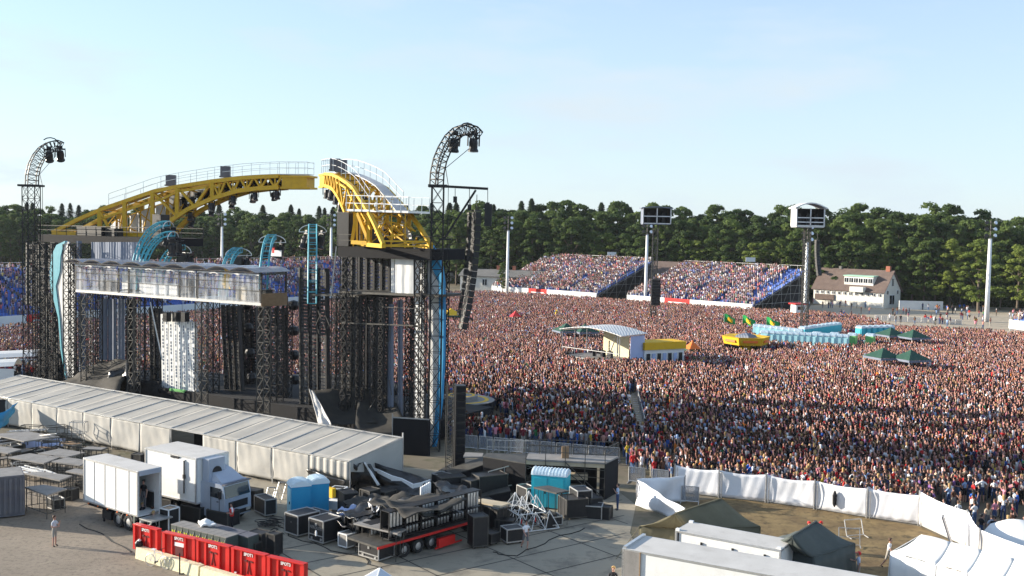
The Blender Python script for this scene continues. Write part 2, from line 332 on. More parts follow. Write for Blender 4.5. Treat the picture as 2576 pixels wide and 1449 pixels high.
# cut the long joints into short pieces and keep those on the slabs
jj = MB()
for i in range(0, len(jb.v), 4):
    q = [Vector(v) for v in jb.v[i:i+4]]; n = 60
    for k in range(n):
        a, b_, c, d = q[0].lerp(q[1], k/n), q[0].lerp(q[1], (k+1)/n), q[3].lerp(q[2], (k+1)/n), q[3].lerp(q[2], k/n)
        if all(clip_inside(x) for x in (a, b_, c, d)): jj.quad(*[(x.x, x.y, .018) for x in (a, b_, c, d)])
tag(jj.build('pavement_joints', M['joint']), kind='structure')
sheet('trampled_grass_plot', gp((1640,1500),(1560,1420),(1720,1262),(1820,1252),(2050,1280),(2315,1325),(2440,1385),(2500,1500)), M['g_dirt'], .006)
sheet('sandy_lot', gp((2040,768),(2010,812),(2180,835),(2420,842),(2700,850),(2800,800),(2700,762),(2300,752)), M['g_lot'], .006)
# ---------------------------------------------------------------- forest
def crown_mesh(kind, seed, n=1500, h=24.0):
    r = np.random.default_rng(seed); vs = []; fs = []
    if kind == 'needle':
        zz = 1-.9*r.random(n)**1.3; rad = (1-zz)**.7*5.2*(.35+.65*r.random(n)); th = r.uniform(0, 6.283, n)
        rad *= .85+.15*np.sin(zz*60)
        P = np.stack([rad*np.cos(th), rad*np.sin(th), zz*h], 1); N = np.stack([np.cos(th)*.5, np.sin(th)*.5, 1+0*th], 1); sz = r.uniform(.3,.7,n)*(1.15-.6*zz)
    else:
        ncl = 70; C = []; 
        for _ in range(ncl):
            a, q = r.uniform(0, 6.283), r.uniform(.0, 1)**.6; zc = r.uniform(.16, .95); w = math.sin(min(1,(1.04-zc)*1.7)*math.pi/2)*r.uniform(.75,1.12)
            C.append((math.cos(a)*q*5.6*w, math.sin(a)*q*5.6*w, zc*h, r.uniform(.7, 1.6)))
        C.append((0,0,h*.93,1.9)); C = np.array(C); k = r.integers(0, len(C), n)
        d = r.normal(size=(n,3)); d /= np.linalg.norm(d, axis=1)[:,None]; d[:,2] = np.abs(d[:,2])*.9-.22*(r.random(n))
        rr = C[k,3]*(.72+.36*r.random(n)); P = C[k,:3] + d*rr[:,None]*np.array([1,1,.9]); N = d + r.normal(size=(n,3))*.35; sz = r.uniform(.18,.48,n)
    N /= np.linalg.norm(N, axis=1)[:,None]
    U = np.cross(N, r.normal(size=(n,3))); U /= np.linalg.norm(U, axis=1)[:,None]; W = np.cross(N, U)
    U *= sz[:,None]; W *= (sz*.75)[:,None]
    V = np.stack([P-U, P-W*.8, P+U, P+W], 1).reshape(-1,3)
    me = bpy.data.meshes.new('crown'); me.vertices.add(4*n); me.vertices.foreach_set('co', V.astype('f4').ravel())
    me.loops.add(4*n); me.loops.foreach_set('vertex_index', np.arange(4*n, dtype='i4')); me.polygons.add(n)
    me.polygons.foreach_set('loop_start', np.arange(0,4*n,4,dtype='i4')); me.update(calc_edges=True); return me
def trunk_mesh(seed, h=24.0, needle=False):
    r = random.Random(seed); b = MB(); b.bar((0,0,0), (r.uniform(-.3,.3),0,h*.45), .38, 7, .26).bar((0,0,h*.45), (0,0,h*.85), .26, 6, .08)
    if not needle:
        for i in range(7):
            a = r.uniform(0,6.28); z = h*r.uniform(.25,.6); b.bar((0,0,z), (math.cos(a)*3.4, math.sin(a)*3.4, z+h*.18), .14, 5, .04)
    me = bpy.data.meshes.new('trunk'); me.from_pydata(b.v, [], b.f); me.materials.append(M['trunk']); return me
crowns = {}
for kind, mats in (('leaf', 'leaf'), ('leafy', 'leafy'), ('needle', 'needle')):
    crowns[kind] = []
    for s in range(5 if kind == 'leaf' else 3):
        me = crown_mesh(kind, 10*len(kind)+s, 7000 if kind != 'needle' else 2400); me.materials.append(M[mats]); crowns[kind].append(me)
trunks = [trunk_mesh(1), trunk_mesh(2)]; ntrunk = trunk_mesh(3, needle=True)
def tree(kind, x, y, h, lab, grp, wide=1.0, lift=0):
    nm = {'leaf': 'broadleaf_tree', 'leafy': 'broadleaf_tree', 'needle': 'conifer_tree'}[kind]
    t = empty(nm, (x, y, 0), random.uniform(0,6.28), lab, 'tree', grp); s = h/24.0; t.scale = (s*wide, s*wide, s)
    c = bpy.data.objects.new('crown', random.choice(crowns[kind])); COL.objects.link(c); c.parent = t
    k = bpy.data.objects.new('trunk', ntrunk if kind == 'needle' else random.choice(trunks)); COL.objects.link(k); k.parent = t
# the wood's edge: screen-left to right the distance shrinks
def edge_D(px): return float(np.interp(px, [-200, 600, 1200, 1700, 2100, 2576, 2900], [420, 400, 345, 320, 300, 285, 270]))
def top_y(px): return float(np.interp(px, [-200,0,200,600,900,1100,1330,1560,1700,1900,2100,2250,2400,2500,2576,2800], [515,514,519,521,522,516,502,512,520,524,520,517,513,535,548,560]))
for row in range(4):
    px = -160 + row*17
    while px < 2740:
        D = edge_D(px) + (row-1.2)*8 + random.uniform(-3,3) - (8 if row == 0 else 0); base = at(px, 700, D)
        zt = at(px, top_y(px), D).z; zt -= (0,0,1,0)[row]
        frac = (.66 if px > 1450 else .8, .86, .95, 1.0)[row]; h = zt*frac*random.uniform(.9, 1.05)
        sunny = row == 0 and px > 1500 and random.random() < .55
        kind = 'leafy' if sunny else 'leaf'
        con = (row == 3 and px < 1620 and random.random() < .5)
        if con: kind = 'needle'; h = zt*random.uniform(.95,1.06)
        side = 'behind the stage' if px < 1100 else ('behind the grandstands' if px < 2050 else 'beyond the sandy lot')
        lab = {'leaf': 'dark green broadleaf tree in the wood ', 'leafy': 'sunlit yellow-green broadleaf tree at the edge of the wood ', 'needle': 'slender dark conifer rising from the wood '}[kind] + side
        if row > 0 and kind == 'leaf': lab = 'dark green broadleaf crown deep in the wood ' + side
        tree(kind, base.x, D, h, lab, {'leaf':'broadleaf trees of the wood','leafy':'sunlit trees at the wood edge','needle':'conifers above the wood'}[kind]+' '+side+(' in its depth' if row > 0 and kind == 'leaf' else ''), random.uniform(.95,1.25) if kind != 'needle' else random.uniform(1.3,1.8))
        sp = (34, 31, 33, 30)[row]*random.uniform(.75,1.25) * (1.0 if px > 1200 else .85)
        if kind == 'needle': sp *= .7
        px += sp
for px, y, h, D, w, lab in ((2462,742,18.5,258,1.35,'big sunlit tree with a bare trunk standing beyond the far lot'), (1265,690,9,290,.8,'small dark bushy tree standing before the long white house'),
                         (2560,740,17,262,1.1,'sunlit tree at the right edge beyond the far lot')):
    p = at(px, y, D); tree('leafy' if D < 270 else 'leaf', p.x, D, h, lab, None, w)
# under-storey that closes the foot of the wood
n = 52000; r = rng; pxs = r.uniform(-250, 2800, n); Ds = np.array([edge_D(p) for p in pxs]) + np.concatenate([r.uniform(-11, -2, 22000), r.uniform(-2, 26, 30000)])
X = (pxs-1288)/FOC*Ds; hh = r.uniform(0, 1, n)**1.2*np.where(np.arange(n) < 22000, 5.5+2.5*np.sin(pxs*.031)+1.5*np.sin(pxs*.11), 15); P = np.stack([X, Ds, hh], 1)
N = r.normal(size=(n,3)); N /= np.linalg.norm(N, axis=1)[:,None]; U = np.cross(N, r.normal(size=(n,3))); U /= np.linalg.norm(U, axis=1)[:,None]; W = np.cross(N,U); sz = r.uniform(.3,.8,n)[:,None]
V = np.stack([P-U*sz, P-W*sz, P+U*sz, P+W*sz], 1).reshape(-1,3); me = bpy.data.meshes.new('undergrowth'); me.vertices.add(4*n); me.vertices.foreach_set('co', V.astype('f4').ravel())
me.loops.add(4*n); me.loops.foreach_set('vertex_index', np.arange(4*n, dtype='i4')); me.polygons.add(n); me.polygons.foreach_set('loop_start', np.arange(0,4*n,4,dtype='i4')); me.update(calc_edges=True)
me.materials.append(M['leaf']); o = bpy.data.objects.new('undergrowth', me); COL.objects.link(o); tag(o, 'dense dark shrubs and foliage filling the depth of the far wood', 'undergrowth', kind='stuff')
# ---------------------------------------------------------------- grandstands
SEATS = []   # (position, facing) for spectators
def grandstand(name_lab, A, B, depth, z0, z1, cat_group, roof=None, fill=.85, banner=True, flip=1):
    """A..B: front edge on the ground seen from the field; the tiers rise away from it"""
    A, B = Vector(A), Vector(B); A.z = B.z = 0; u = (B-A).normalized(); nrm = Vector((-u.y, u.x, 0))*flip; L = (B-A).length
    rz = ang(A, B); root = empty('grandstand', A, rz, name_lab, 'grandstand', cat_group)
    def P(x, y, z): return Vector((x, y*flip, z))
    rows = int(depth/.85); b = MB(); st = MB(); rl = MB()
    for k in range(rows):
        y = k*depth/rows; z = z0+(z1-z0)*k/rows
        b.box(P(L/2, y+depth/rows/2, z/2+.05), (L, depth/rows, z)) if k in (0, rows-1) else b.box(P(L/2, y+depth/rows/2, z-.12), (L-.02, depth/rows+.02, .3))
        for j in range(int(L/.55)):
            x = .3+j*.55
            if int(x/9) != int((x+.9)/9): continue
            st.box(P(x, y+.5, z+.28), (.42, .06, .42)); st.box(P(x, y+.3, z+.1), (.42, .4, .06))
            if random.random() < fill(x/L, k/rows): SEATS.append((A + u*x + nrm*(y+.3), z+.03, rz + (math.pi if flip > 0 else 0)))
    b.build('terrace', M['stand'], root)
    o = st.build('seats', M['seatblue'], root); tag(o, 'rows of blue plastic seats', kind='stuff')
    sf = MB()
    for x in (0, L):
        for i in range(7):
            y = depth*i/6; z = z0+(z1-z0)*i/6; sf.bar(P(x,y,0), P(x,y,z+1.0), .06); 
            if i: sf.bar(P(x,depth*(i-1)/6,0), P(x,y,z), .04); sf.bar(P(x,depth*(i-1)/6,z0+(z1-z0)*(i-1)/6+1.0), P(x,y,z+1.0), .06)
        for zz in np.arange(2, z1, 2):
            y0 = max(0,(zz-z0)/(z1-z0))*depth; sf.bar(P(x,y0,zz), P(x,depth,zz), .05)
    sf.build('side_scaffold', M['steel'], root)
    rl.bar(P(0,depth,z1+1.1), P(L,depth,z1+1.1), .06)
    for i in range(int(L/2)+1): rl.bar(P(i*2,depth,z1), P(i*2,depth,z1+1.1), .04)
    rl.build('back_railing', M['steel'], root)
    if banner:
        x = 0; i = 0
        while x < L-1:
            w = min(random.uniform(5.5,7.5), L-x); q = MB(); red = (i == 2)
            q.box(P(x+w/2, -.25, .95+ (z0-.9)*.4), (w-.12, .12, 1.75)); q.build('banner', M['red'] if red else M['banner'], root)
            if red: t = MB(); t.box(P(x+w/2, -.33, 1.1), (w*.7, .03, .3)); t.build('banner_stripe', M['banner'], root)
            x += w; i += 1
    return root
dense = lambda u, v: .93 if math.sin(u*31+v*9)+math.sin(v*17-u*12) > -1.0 else .35
def sparse_r(u, v): return .12 if (u > .86 and v > .25) else dense(u, v)
grandstand('left one of the two full grandstands of blue seats beyond the crowd', G(1238,737), G(1502,757), 26, 1.6, 10.0, 'grandstands of blue seats', fill=dense)
grandstand('right one of the two full grandstands, ending at the white house', G(1578,762), G(1894,788), 25, 1.6, 9.6, 'grandstands of blue seats', fill=sparse_r)
def lf(u, v): return .25 if (math.sin(u*40+v*7) > .55) else (.55 if v > .2 else .35)
grandstand('very long grandstand of blue seats seen through the back of the stage', G(-120,838), G(1075,745), 22, 1.8, 9.0, 'grandstands of blue seats', fill=lf)
grandstand('blue fronted stand cut by the right edge of the photo', G(2540,832), G(2750,862), 18, 2.0, 9.0, 'grandstands of blue seats', fill=dense)
# ---------------------------------------------------------------- houses
def window(root, c, w, h, ux, M_=None, name='window', sill=True, nrm=None):
    nrm = nrm or Vector((ux.y, -ux.x, 0)); f = MB(); c = Vector(c); rz = math.atan2(ux.y, ux.x)
    f.box(c + nrm*.05, (w+.24, .12, h+.24), rz); fo = f.build('window', M['banner'] if sill else M['render_white'], root, w=True)
    p = MB(); p.box(c + nrm*.125, (w, .05, h), rz); p.build('pane', M['glass'], fo, w=True)
    mu = MB(); mu.box(c + nrm*.165, (.08, .04, h), rz); mu.build('glazing_bar', M['banner'], fo, w=True)
def house(name, lab, A, B, depth, hw, hr, wins, roofm, cat='house', chim=(), eave=.5):
    A, B = Vector(A), Vector(B); A.z = B.z = 0; u = (B-A).normalized(); nb = Vector((-u.y, u.x, 0)); L = (B-A).length
    root = empty(name, A, 0, lab, cat)
    def W(x, y, z): return A + u*x + nb*y + Vector((0,0,z))
    w = MB(); w.hexa([W(0,0,0),W(L,0,0),W(L,depth,0),W(0,depth,0)], [W(0,0,hw),W(L,0,hw),W(L,depth,hw),W(0,depth,hw)])
    for x in (0, L-.3): w.prism([W(x,0,hw),W(x,depth,hw),W(x,depth/2,hr-.1)], u*.3)
    w.build('wall', M['render_white'], root, w=True)
    r = MB(); e = eave; s = (hr-hw)/(depth/2); t = .22
    r.hexa([W(-e,-e,hw-e*s+.02),W(L+e,-e,hw-e*s+.02),W(L+e,depth/2,hr+.02),W(-e,depth/2,hr+.02)], [W(-e,-e,hw-e*s+t),W(L+e,-e,hw-e*s+t),W(L+e,depth/2,hr+t),W(-e,depth/2,hr+t)])
    r.hexa([W(-e,depth/2,hr+.02),W(L+e,depth/2,hr+.02),W(L+e,depth+e,hw-e*s+.02),W(-e,depth+e,hw-e*s+.02)], [W(-e,depth/2,hr+t),W(L+e,depth/2,hr+t),W(L+e,depth+e,hw-e*s+t),W(-e,depth+e,hw-e*s+t)])
    ro = r.build('roof', M[roofm], root, w=True)
    for cx, cy in chim:
        c = MB(); c.box(W(cx, cy, hr+.4), (.9,.7,1.6), math.atan2(u.y,u.x)); c.box(W(cx,cy,hr+1.25), (1.05,.85,.12), math.atan2(u.y,u.x)); c.build('chimney', M['brick'], ro, w=True)
    for x, z, ww, wh in wins: window(root, W(x,0,z), ww, wh, u)
    return root, W, L, u
# house with dormer
hA, hB = G(2046,760), G(2222,770)
hA = at(2046,754,277); hB = at(2222,764,263); root, W, L, u = house('white_house', 'white rendered house with brown tiled roof and a long white dormer by the far lot', hA, hB, 9.5, 4.4, 9.4,
      [(L_*.98/12*(i+.5)+.2, 3.3, .7, .7) for L_ in [(hB-hA).length] for i in range(12)], 'tiles', chim=((L_*.97 if 0 else 19.0, 4.9),) if 0 else ())
L = (Vector((hB.x,hB.y,0))-Vector((hA.x,hA.y,0))).length; rz = math.atan2(u.y,u.x)
c = MB(); c.box(W(L-1.2,4.7,10.0), (1.1,.8,1.4), rz); c.build('chimney', M['brick'], root, w=True)
c = MB(); c.box(W(L*.26,4.7,9.8), (.7,.6,.8), rz); c.build('roof_vent', M['greyroof'], root, w=True)
d = MB(); d.hexa([W(L*.42,.9,5.6),W(L*.83,.9,5.6),W(L*.83,4,5.6),W(L*.42,4,5.6)], [W(L*.42,.9,7.8),W(L*.83,.9,7.8),W(L*.83,4,7.9),W(L*.42,4,7.9)]); do = d.build('dormer', M['render_white'], root, w=True)
d = MB(); d.hexa([W(L*.41,.6,7.82),W(L*.84,.6,7.82),W(L*.84,4.3,8.0),W(L*.41,4.3,8.0)], [W(L*.41,.6,8.05),W(L*.84,.6,8.05),W(L*.84,4.3,8.2),W(L*.41,4.3,8.2)]); d.build('dormer_roof', M['greentrim'], root, w=True)
for i in range(6): window(do, W(L*(.455+.067*i),.9,6.8), 1.15, 1.1, u) if 0 else window(root, W(L*(.455+.067*i),.88,6.8), 1.05, 1.1, u)
d = MB(); d.hexa([W(L*.56,-1.5,3.9),W(L*.75,-1.5,3.9),W(L*.75,0,3.9),W(L*.56,0,3.9)], [W(L*.56,-1.5,5.2),W(L*.75,-1.5,5.2),W(L*.75,0.2,5.2),W(L*.56,.2,5.2)]); d.build('balcony', M['render_white'], root, w=True)
gu = Vector((-u.y, u.x, 0))
for y, z, ww, wh in ((4.7,6.6,.9,1.9),(2.0,4.0,.8,.9),(7.6,4.0,.8,.9),(4.5,2.1,2.6,2.3)): window(root, W(L,y,z), ww, wh, gu, nrm=u)
d = MB(); d.box(W(L*.17,-.2,2.0), (L*.28,.3,1.5), rz); d.build('shutter', M['tiles'], root, w=True)
# long low house
hA = at(1158,684,300); hB = at(1402,690,292); L = (hB-hA).length
root, W, L, u = house('long_white_house', 'long low white house with grey roof left of the nearest grandstand', hA, hB, 9, 4.6, 6.3, [(x, 2.9, 1.3, 1.7) for x in (2.5, 7.5, 12.0, 17.0, 20.0, 24.5)], 'greyroof', chim=((3,4.5),(10.2,4.5),(15,4.5),(21,4.5)))
# stand backs and a dark roofed hall between the grandstands
hA = at(1625,700,292); hB = at(1800,706,280); root, W, L, u = house('dark_roofed_hall', 'low hall with a broad dark brown roof between the two grandstands', hA, hB, 12, 5.0, 9.8, [], 'tiles')
# white boundary wall with tarpaulins at the edge of the lot
b = MB(); p0, p1 = at(2262,768,262), at(2372,762,262); rz = ang(p0,p1); b.box(((p0.x+p1.x)/2,(p0.y+p1.y)/2,1.1), ((p1-p0).length,.3,2.2), rz); tag(b.build('boundary_wall', M['whitefab'], w=True), 'pale sheeted boundary wall right of the house with the dormer', 'wall')
# ---------------------------------------------------------------- floodlights and delay towers
def floodlight(px, yb, yt, D, lab, r0=.42):
    p = at(px, yb, D); zt = at(px, yt, D).z; x = p.x; root = empty('floodlight_mast', (x, D, 0), 0, lab, 'floodlight', 'floodlight masts round the field')
    b = MB(); b.lathe((0,0,0), [(r0,0),(r0*.95,zt*.3),(r0*.72,zt)], 14); b.build('pole', M['white_metal'], root, smooth=True)
    b = MB(); b.bar((0,0,zt), (0,0,zt+3.9), .13, 6)
    for z in (0.5, 1.9, 3.3): b.bar((-1.3,0,zt+z), (1.3,0,zt+z), .06)
    b.bar((-1.3,0,zt+.1),(1.3,0,zt+.1),.1); b.build('lamp_frame', M['black_steel2'], root)
    for z in (0.7, 2.1, 3.5):
        for sx in (-.95, .95):
            q = MB(); Mx = Matrix.Rotation(R(70), 4, 'X') @ Matrix.Rotation(R(20*sx), 4, 'Y'); q.lathe((sx,-.2,zt+z), [(.12,-.35),(.34,-.2),(.42,.1),(.40,.12)], 9, M=Mx); q.build('floodlight_head', M['alu'] if sx > 0 else M['lamp'], root)
floodlight(2481,822,600,228,'tall white floodlight mast in the sandy lot at the right',.50)
floodlight(1624,742,590,262,'white floodlight mast at the corner of the second grandstand, beside the dark delay tower',.42)
floodlight(1276,712,580,285,'white floodlight mast left of the first grandstand',.42)
floodlight(558,700,570,300,'white floodlight mast seen above the stage gallery between the arches',.42)
floodlight(832,700,572,300,'white floodlight mast seen just left of the right yellow arch',.42)
floodlight(2024,800,610,236,'white floodlight mast behind the right delay tower',.42)
def truss_tower(root, p, w, z0, z1, m, name='truss', step=None, r=.05, rb=.028, nchord=4, rz=0.0, style='x'):
    """square lattice mast standing at p"""
    b = MB(); ca, sa = math.cos(rz), math.sin(rz); c = [Vector((p[0]+(x*ca-y*sa)*w/2, p[1]+(x*sa+y*ca)*w/2, 0)) for x, y in ((-1,-1),(1,-1),(1,1),(-1,1))]
    step = step or w*1.15; nz = max(1, int((z1-z0)/step)); st = (z1-z0)/nz
    for q in c: b.bar(q+V3(0,0,z0), q+V3(0,0,z1), r)
    for k in range(nz+1):
        z = z0+k*st
        for i in range(4):
            a, d = c[i], c[(i+1)%4]; b.bar(a+V3(0,0,z), d+V3(0,0,z), rb)
            if k < nz:
                if style == 'x' or k % 2: b.bar(a+V3(0,0,z), d+V3(0,0,z+st), rb)
                if style == 'x' or not k % 2: b.bar(d+V3(0,0,z), a+V3(0,0,z+st), rb)
    return b.build(name, m, root, w=True)
def delay_tower(px, yb, ytop, D, lab, cabm, dark):
    p = at(px, yb, D); x = p.x; root = empty('delay_tower', (x, D, 0), 0, lab, 'delay tower', 'delay towers in the crowd')
    zt = at(px, ytop, D).z; zc = zt - 3.4
    truss_tower(root, (x, D), 1.0, 0, zc, M['black_steel2'], 'tower_truss', 2.2, .07, .05)
    b = MB(); W_ = 5.4 if dark else 4.7; b.box((0,.2,zc), (W_,3.6,.25)); b.box((W_/2,.2,zc+1.6),(.12,3.6,3.0)); b.box((-W_/2,.2,zc+1.6),(.12,3.6,3.0)); b.build('cabin_shell', M['greyfab'] if dark else M['white_metal'], root)
    b = MB(); b.box((0,1.9,zc+1.6),(W_-.2,.12,2.9)); b.box((0,.2,zc+3.02),(W_-.2,3.4,.06)); b.box((-W_/2+.15,.2,zc+1.6),(.06,3.3,2.8)); b.box((W_/2-.15,.2,zc+1.6),(.06,3.3,2.8)); b.build('interior_shade', M['blackcloth'], root)  # black inner faces stand in for shade inside the open cabin
    b = MB()
    for q_ in (-1.4,.1,1.5): b.box((q_,.2,zc+1.1),(.5,.5,1.7)); b.box((q_,.2,zc+2.1),(.35,.3,.3))
    b.build('lamp_units', M['lamp'], root)
    b = MB()
    for sx in (-1,0,1): b.bar((sx*W_/2,-1.6,zc), (sx*W_/2,-1.6,zc+3.1), .12)
    for zz in (.1,1.5) if dark else (.15,.75,1.5): b.bar((-W_/2,-1.6,zc+zz), (W_/2,-1.6,zc+zz), .12)
    b.build('front_railing', M['white_metal'], root)
    r = MB(); nn = 8
    bow = .25 if dark else .9
    r.grid(lambda u, v: (-W_/2-.4+u*(W_+.8), -2+v*4.4, zc+3.1+bow*math.sin(math.pi*u)), nn, 1); thicken(r.build('cabin_roof', cabm, root), .2)
    return root, x, D, zc
def line_array(name, lab, cat, top, n, w, h, d, curve, rz, group=None, start=0.0, fly=True):
    """curved hanging column of speaker boxes; top: point of the first box"""
    root = empty(name, top, rz, lab, cat, group); p = Vector((0,0,0)); a = start
    for i in range(n):
        b = MB(); Mx = Matrix.Translation(p) @ Matrix.Rotation(a, 4, 'X')
        b.box((0,0,-h/2), (w, d, h*.93), M=Mx); b.box((0,-d/2-.02,-h/2), (w*.8,.05,h*.5), M=Mx, mi=1); b.build('speaker_box', [M['lamp'], M['black_steel']], root)
        p = p + Vector((0, math.sin(a)*h, -math.cos(a)*h)); a += curve
    if fly:
        b = MB(); b.box((0,0,.1), (w,d*1.2,.15)); b.bar((0,0,.15),(0,0,1.4),.03); b.build('flying_frame', M['black_steel2'], root)
    return root
root, x, D, zc = delay_tower(1642, 835, 520, 205, 'dark cabin on a lattice delay tower standing in the crowd left of centre right', M['greyfab'], True)
line_array('speaker_line', 'short straight black speaker line hung in front of the dark cabined delay tower', 'speakers', (x+.2, D-1.4, zc-11), 9, 1.7, .56, .7, 0, 0)
root, x, D, zc = delay_tower(2022, 838, 520, 178, 'white cabin with arched roof on a lattice delay tower in front of the white house', M['white_metal'], False)
line_array('speaker_line', 'curved speaker line hung from the white cabined delay tower', 'speakers', (x+1.4, D-1.2, zc-2.4), 12, .8, .5, .45, -.025, R(25))
# scoreboard signs above the grandstands
for px, y, D, lab in ((1539,640,305,'small blank white board on posts above the left grandstand'), (1888,654,285,'small blank white board on posts above the second grandstand')):
    p = at(px, y, D); root = empty('sign_board', (p.x, D, p.z-4), 0, lab, 'sign', 'white boards above the grandstands')
    b = MB(); b.box((0,0,4.1), (2.6,.15,1.2)); b.build('board', M['banner'], root); b = MB(); b.bar((-1.3,.1,0),(-1.3,.1,5.6),.07).bar((1.3,.1,0),(1.3,.1,5.6),.07); b.build('posts', M['black_steel2'], root)
# ---------------------------------------------------------------- small stage roof in the crowd
BLOCK = []     # round areas where nobody stands: (x, y, radius)
sA, sB = G(1412,930), G(1560,940); D = 125.
def camera_stage():
    pL, pR = G(1413, 915), G(1557, 937); pB = G(1618, 928); u = (pR-pL); nb = (pB-pR)
    root = empty('camera_stage', pL, 0, 'small scaffold stage under a silvery arched roof, standing in the crowd', 'stage')
    def W(a, b, z): return pL + u*a + nb*b + V3(0,0,z)
    h = 4.7; b = MB()
    for a in (0,1):
        for q in (0,.5,1): b.bar(W(a,q,0), W(a,q,h-.2), .09)
    for z in (1.2, 2.4): b.bar(W(0,0,z), W(1,0,z), .05)
    for a in np.linspace(.08,.92,9): b.bar(W(a,0,1.2), W(a,0,2.4), .03)
    for a in (0,.33,.66,1): b.bar(W(a,0,h+.6*math.sin(math.pi*a)), W(a,1,h+.6*math.sin(math.pi*a)), .08)
    b.bar(W(.55,1,0), W(.55,1,h),.08).bar(W(.35,1,0), W(.55,1,h), .06)
    b.build('frame', M['alu'], root, w=True)
    f = MB(); f.hexa([W(0,0,1.0),W(1,0,1.0),W(1,1,1.0),W(0,1,1.0)], [W(0,0,1.2),W(1,0,1.2),W(1,1,1.2),W(0,1,1.2)]); f.build('deck', M['deck'], root, w=True)
    r = MB(); r.grid(lambda s, v: W(-.04+1.08*s, -.05+1.1*v, h+0.75*math.sin(math.pi*(.04+.92*s))), 14, 4); thicken(r.build('roof', M['alu_cloth'], root, w=True), .08)
    s = MB(); s.grid(lambda s_, v: W(1.01, .42+.58*s_, .2+v*(h-.3)), 6, 4); thicken(s.build('side_sheet', M['blue_sheet'], root, w=True), .04)
    s = MB(); s.grid(lambda s_, v: W(.30+.45*s_, 1.01, 1.2+v*(h-1.4)), 4, 3); thicken(s.build('back_sheet', M['cream'], root, w=True), .04)
    BLOCK.append(((W(.5,.5,0)).x, W(.5,.5,0).y+.6, 5.2))
    for k, a in enumerate((.45,.6,.72)):
        c = MB(); c.box(W(a,.3,1.9), (.5,.7,.9), .3*k); c.bar(W(a,.3,2.3), W(a+.06,.1,2.9), .07); tag(c.build('equipment_stack', M['lamp'], w=True), ['black equipment pile at the left on the camera stage deck','black equipment pile in the middle of the camera stage deck','black equipment pile at the right on the camera stage deck'][k], 'equipment', 'equipment on the camera stage')
M['alu_cloth'] = mat('silvery_roof_sheet', (.52,.52,.52), .45, .1, (.64,.64,.63), .5, wave=(.8,.4,4))
M['blue_sheet'] = mat('pale_blue_sheet', (.36,.44,.66), .7, 0, (.42,.50,.72), .4)
camera_stage()
def kiosk(lab, TL, TR, zt, depth, h, name='yellow_kiosk', style=0):
    a = G(*TL, zt); b_ = G(*TR, zt); a.z = b_.z = 0; u = (b_-a); nb = Vector((-u.y,u.x,0)).normalized()*depth
    root = empty(name, a, 0, lab, 'kiosk')
    def W(s, t, z): return a + u*s + nb*t + V3(0,0,z)
    if style == 0:
        m = MB(); m.hexa([W(0,0,0),W(1,0,0),W(1,1,0),W(0,1,0)],[W(0,0,h),W(1,0,h),W(1,1,h),W(0,1,h)]); m.build('body', M['banner'], root, w=True)
        m = MB(); m.hexa([W(-.02,-.08,h),W(1.02,-.08,h),W(1.02,1.05,h),W(-.02,1.05,h)],[W(-.02,-.08,h+1.0),W(1.02,-.08,h+1.0),W(1.02,1.05,h+1.0),W(-.02,1.05,h+1.0)]); m.build('canopy', M['paleyellow'], root, w=True)
        for i in range(7): q = MB(); q.box(W(.09+.135*i,-.03,h*.55), ((u.length)*.08,.1,h*.5), math.atan2(u.y,u.x)); q.build('display_panel', M['blue_sheet'] if i%2 else M['lamp'], root, w=True)
    else:
        m = MB(); c = W(.5,.5,0); m.bar(c, c+V3(0,0,h+.6), .8, 6); m.build('stem', M['paleyellow'], root, w=True)
        m = MB(); rr = u.length/2; m.lathe(c, [(rr*.9,h-.1),(rr,h+1.0),(rr*1.02,h+1.1),(rr*.94,h+1.1),(.3,h+.75)], 6); m.build('canopy', M['paleyellow'], root, w=True)
        m = MB(); m.lathe(c, [(rr*.5,h+.8),(rr*.4,h+1.25),(.1,h+1.6)], 4); m.build('roof_light', M['greyfab'], root, w=True)
        for k in range(6):
            an = math.pi/6+k*math.pi/3; q = MB(); q.box(c+V3(math.cos(an)*rr*.86,math.sin(an)*rr*.86,h+.5),(.1,rr*.6,.35),an); q.build('writing_band', M['orange'], root, w=True)
    cc = W(.5,.5,0); BLOCK.append((cc.x, cc.y-(1.5 if style == 0 else 3), u.length*.6))
kiosk('long yellow and white sales kiosk behind the small roofed stage', (1622,862), (1722,858), 3.6, 3, 2.6)
kiosk('yellow hexagonal drinks kiosk with an upturned canopy left of the toilet rows', (1806,842), (1928,850), 3.0, 5, 1.75, style=1)
# ---------------------------------------------------------------- toilets
def make_toilet(body, roof, front=None):
    root = empty('portable_toilet', (0,0,0)); b = MB(); b.box((0,0,1.05), (1.15,1.15,2.1)); b.build('cabin', M[body], root)
    r = MB()
    for i in range(5):
        t0, t1 = math.pi*i/5, math.pi*(i+1)/5
        y0, z0_, y1, z1_ = -math.cos(t0)*.62, 2.1+math.sin(t0)*.36, -math.cos(t1)*.62, 2.1+math.sin(t1)*.36
        r.hexa([(-.6,y0,2.1),(.6,y0,2.1),(.6,y1,2.1),(-.6,y1,2.1)],[(-.6,y0,z0_),(.6,y0,z0_),(.6,y1,z1_),(-.6,y1,z1_)])
    for x in np.linspace(-.5,.5,6):
        r.path([(x,-math.cos(t)*.64,2.11+math.sin(t)*.38) for t in np.linspace(.1,3.04,7)], .035)
    r.build('roof', M[roof], root)
    d = MB(); d.box((0,-.6,1.0), (.8,.06,1.85)); do = d.build('door', M[front or body], root)
    h = MB(); h.box((.3,-.65,1.05), (.08,.05,.16)); h.build('handle', M['lamp'], do)
    f = MB(); f.box((0,0,.04), (1.25,1.3,.1)); f.build('skid', M['lamp'], root); return root
protos = {'cyan': make_toilet('toilet_pale','toilet_roof'), 'blue': make_toilet('toilet_cyan','toilet_roof'), 'green': make_toilet('toilet_green','toilet_roof')}
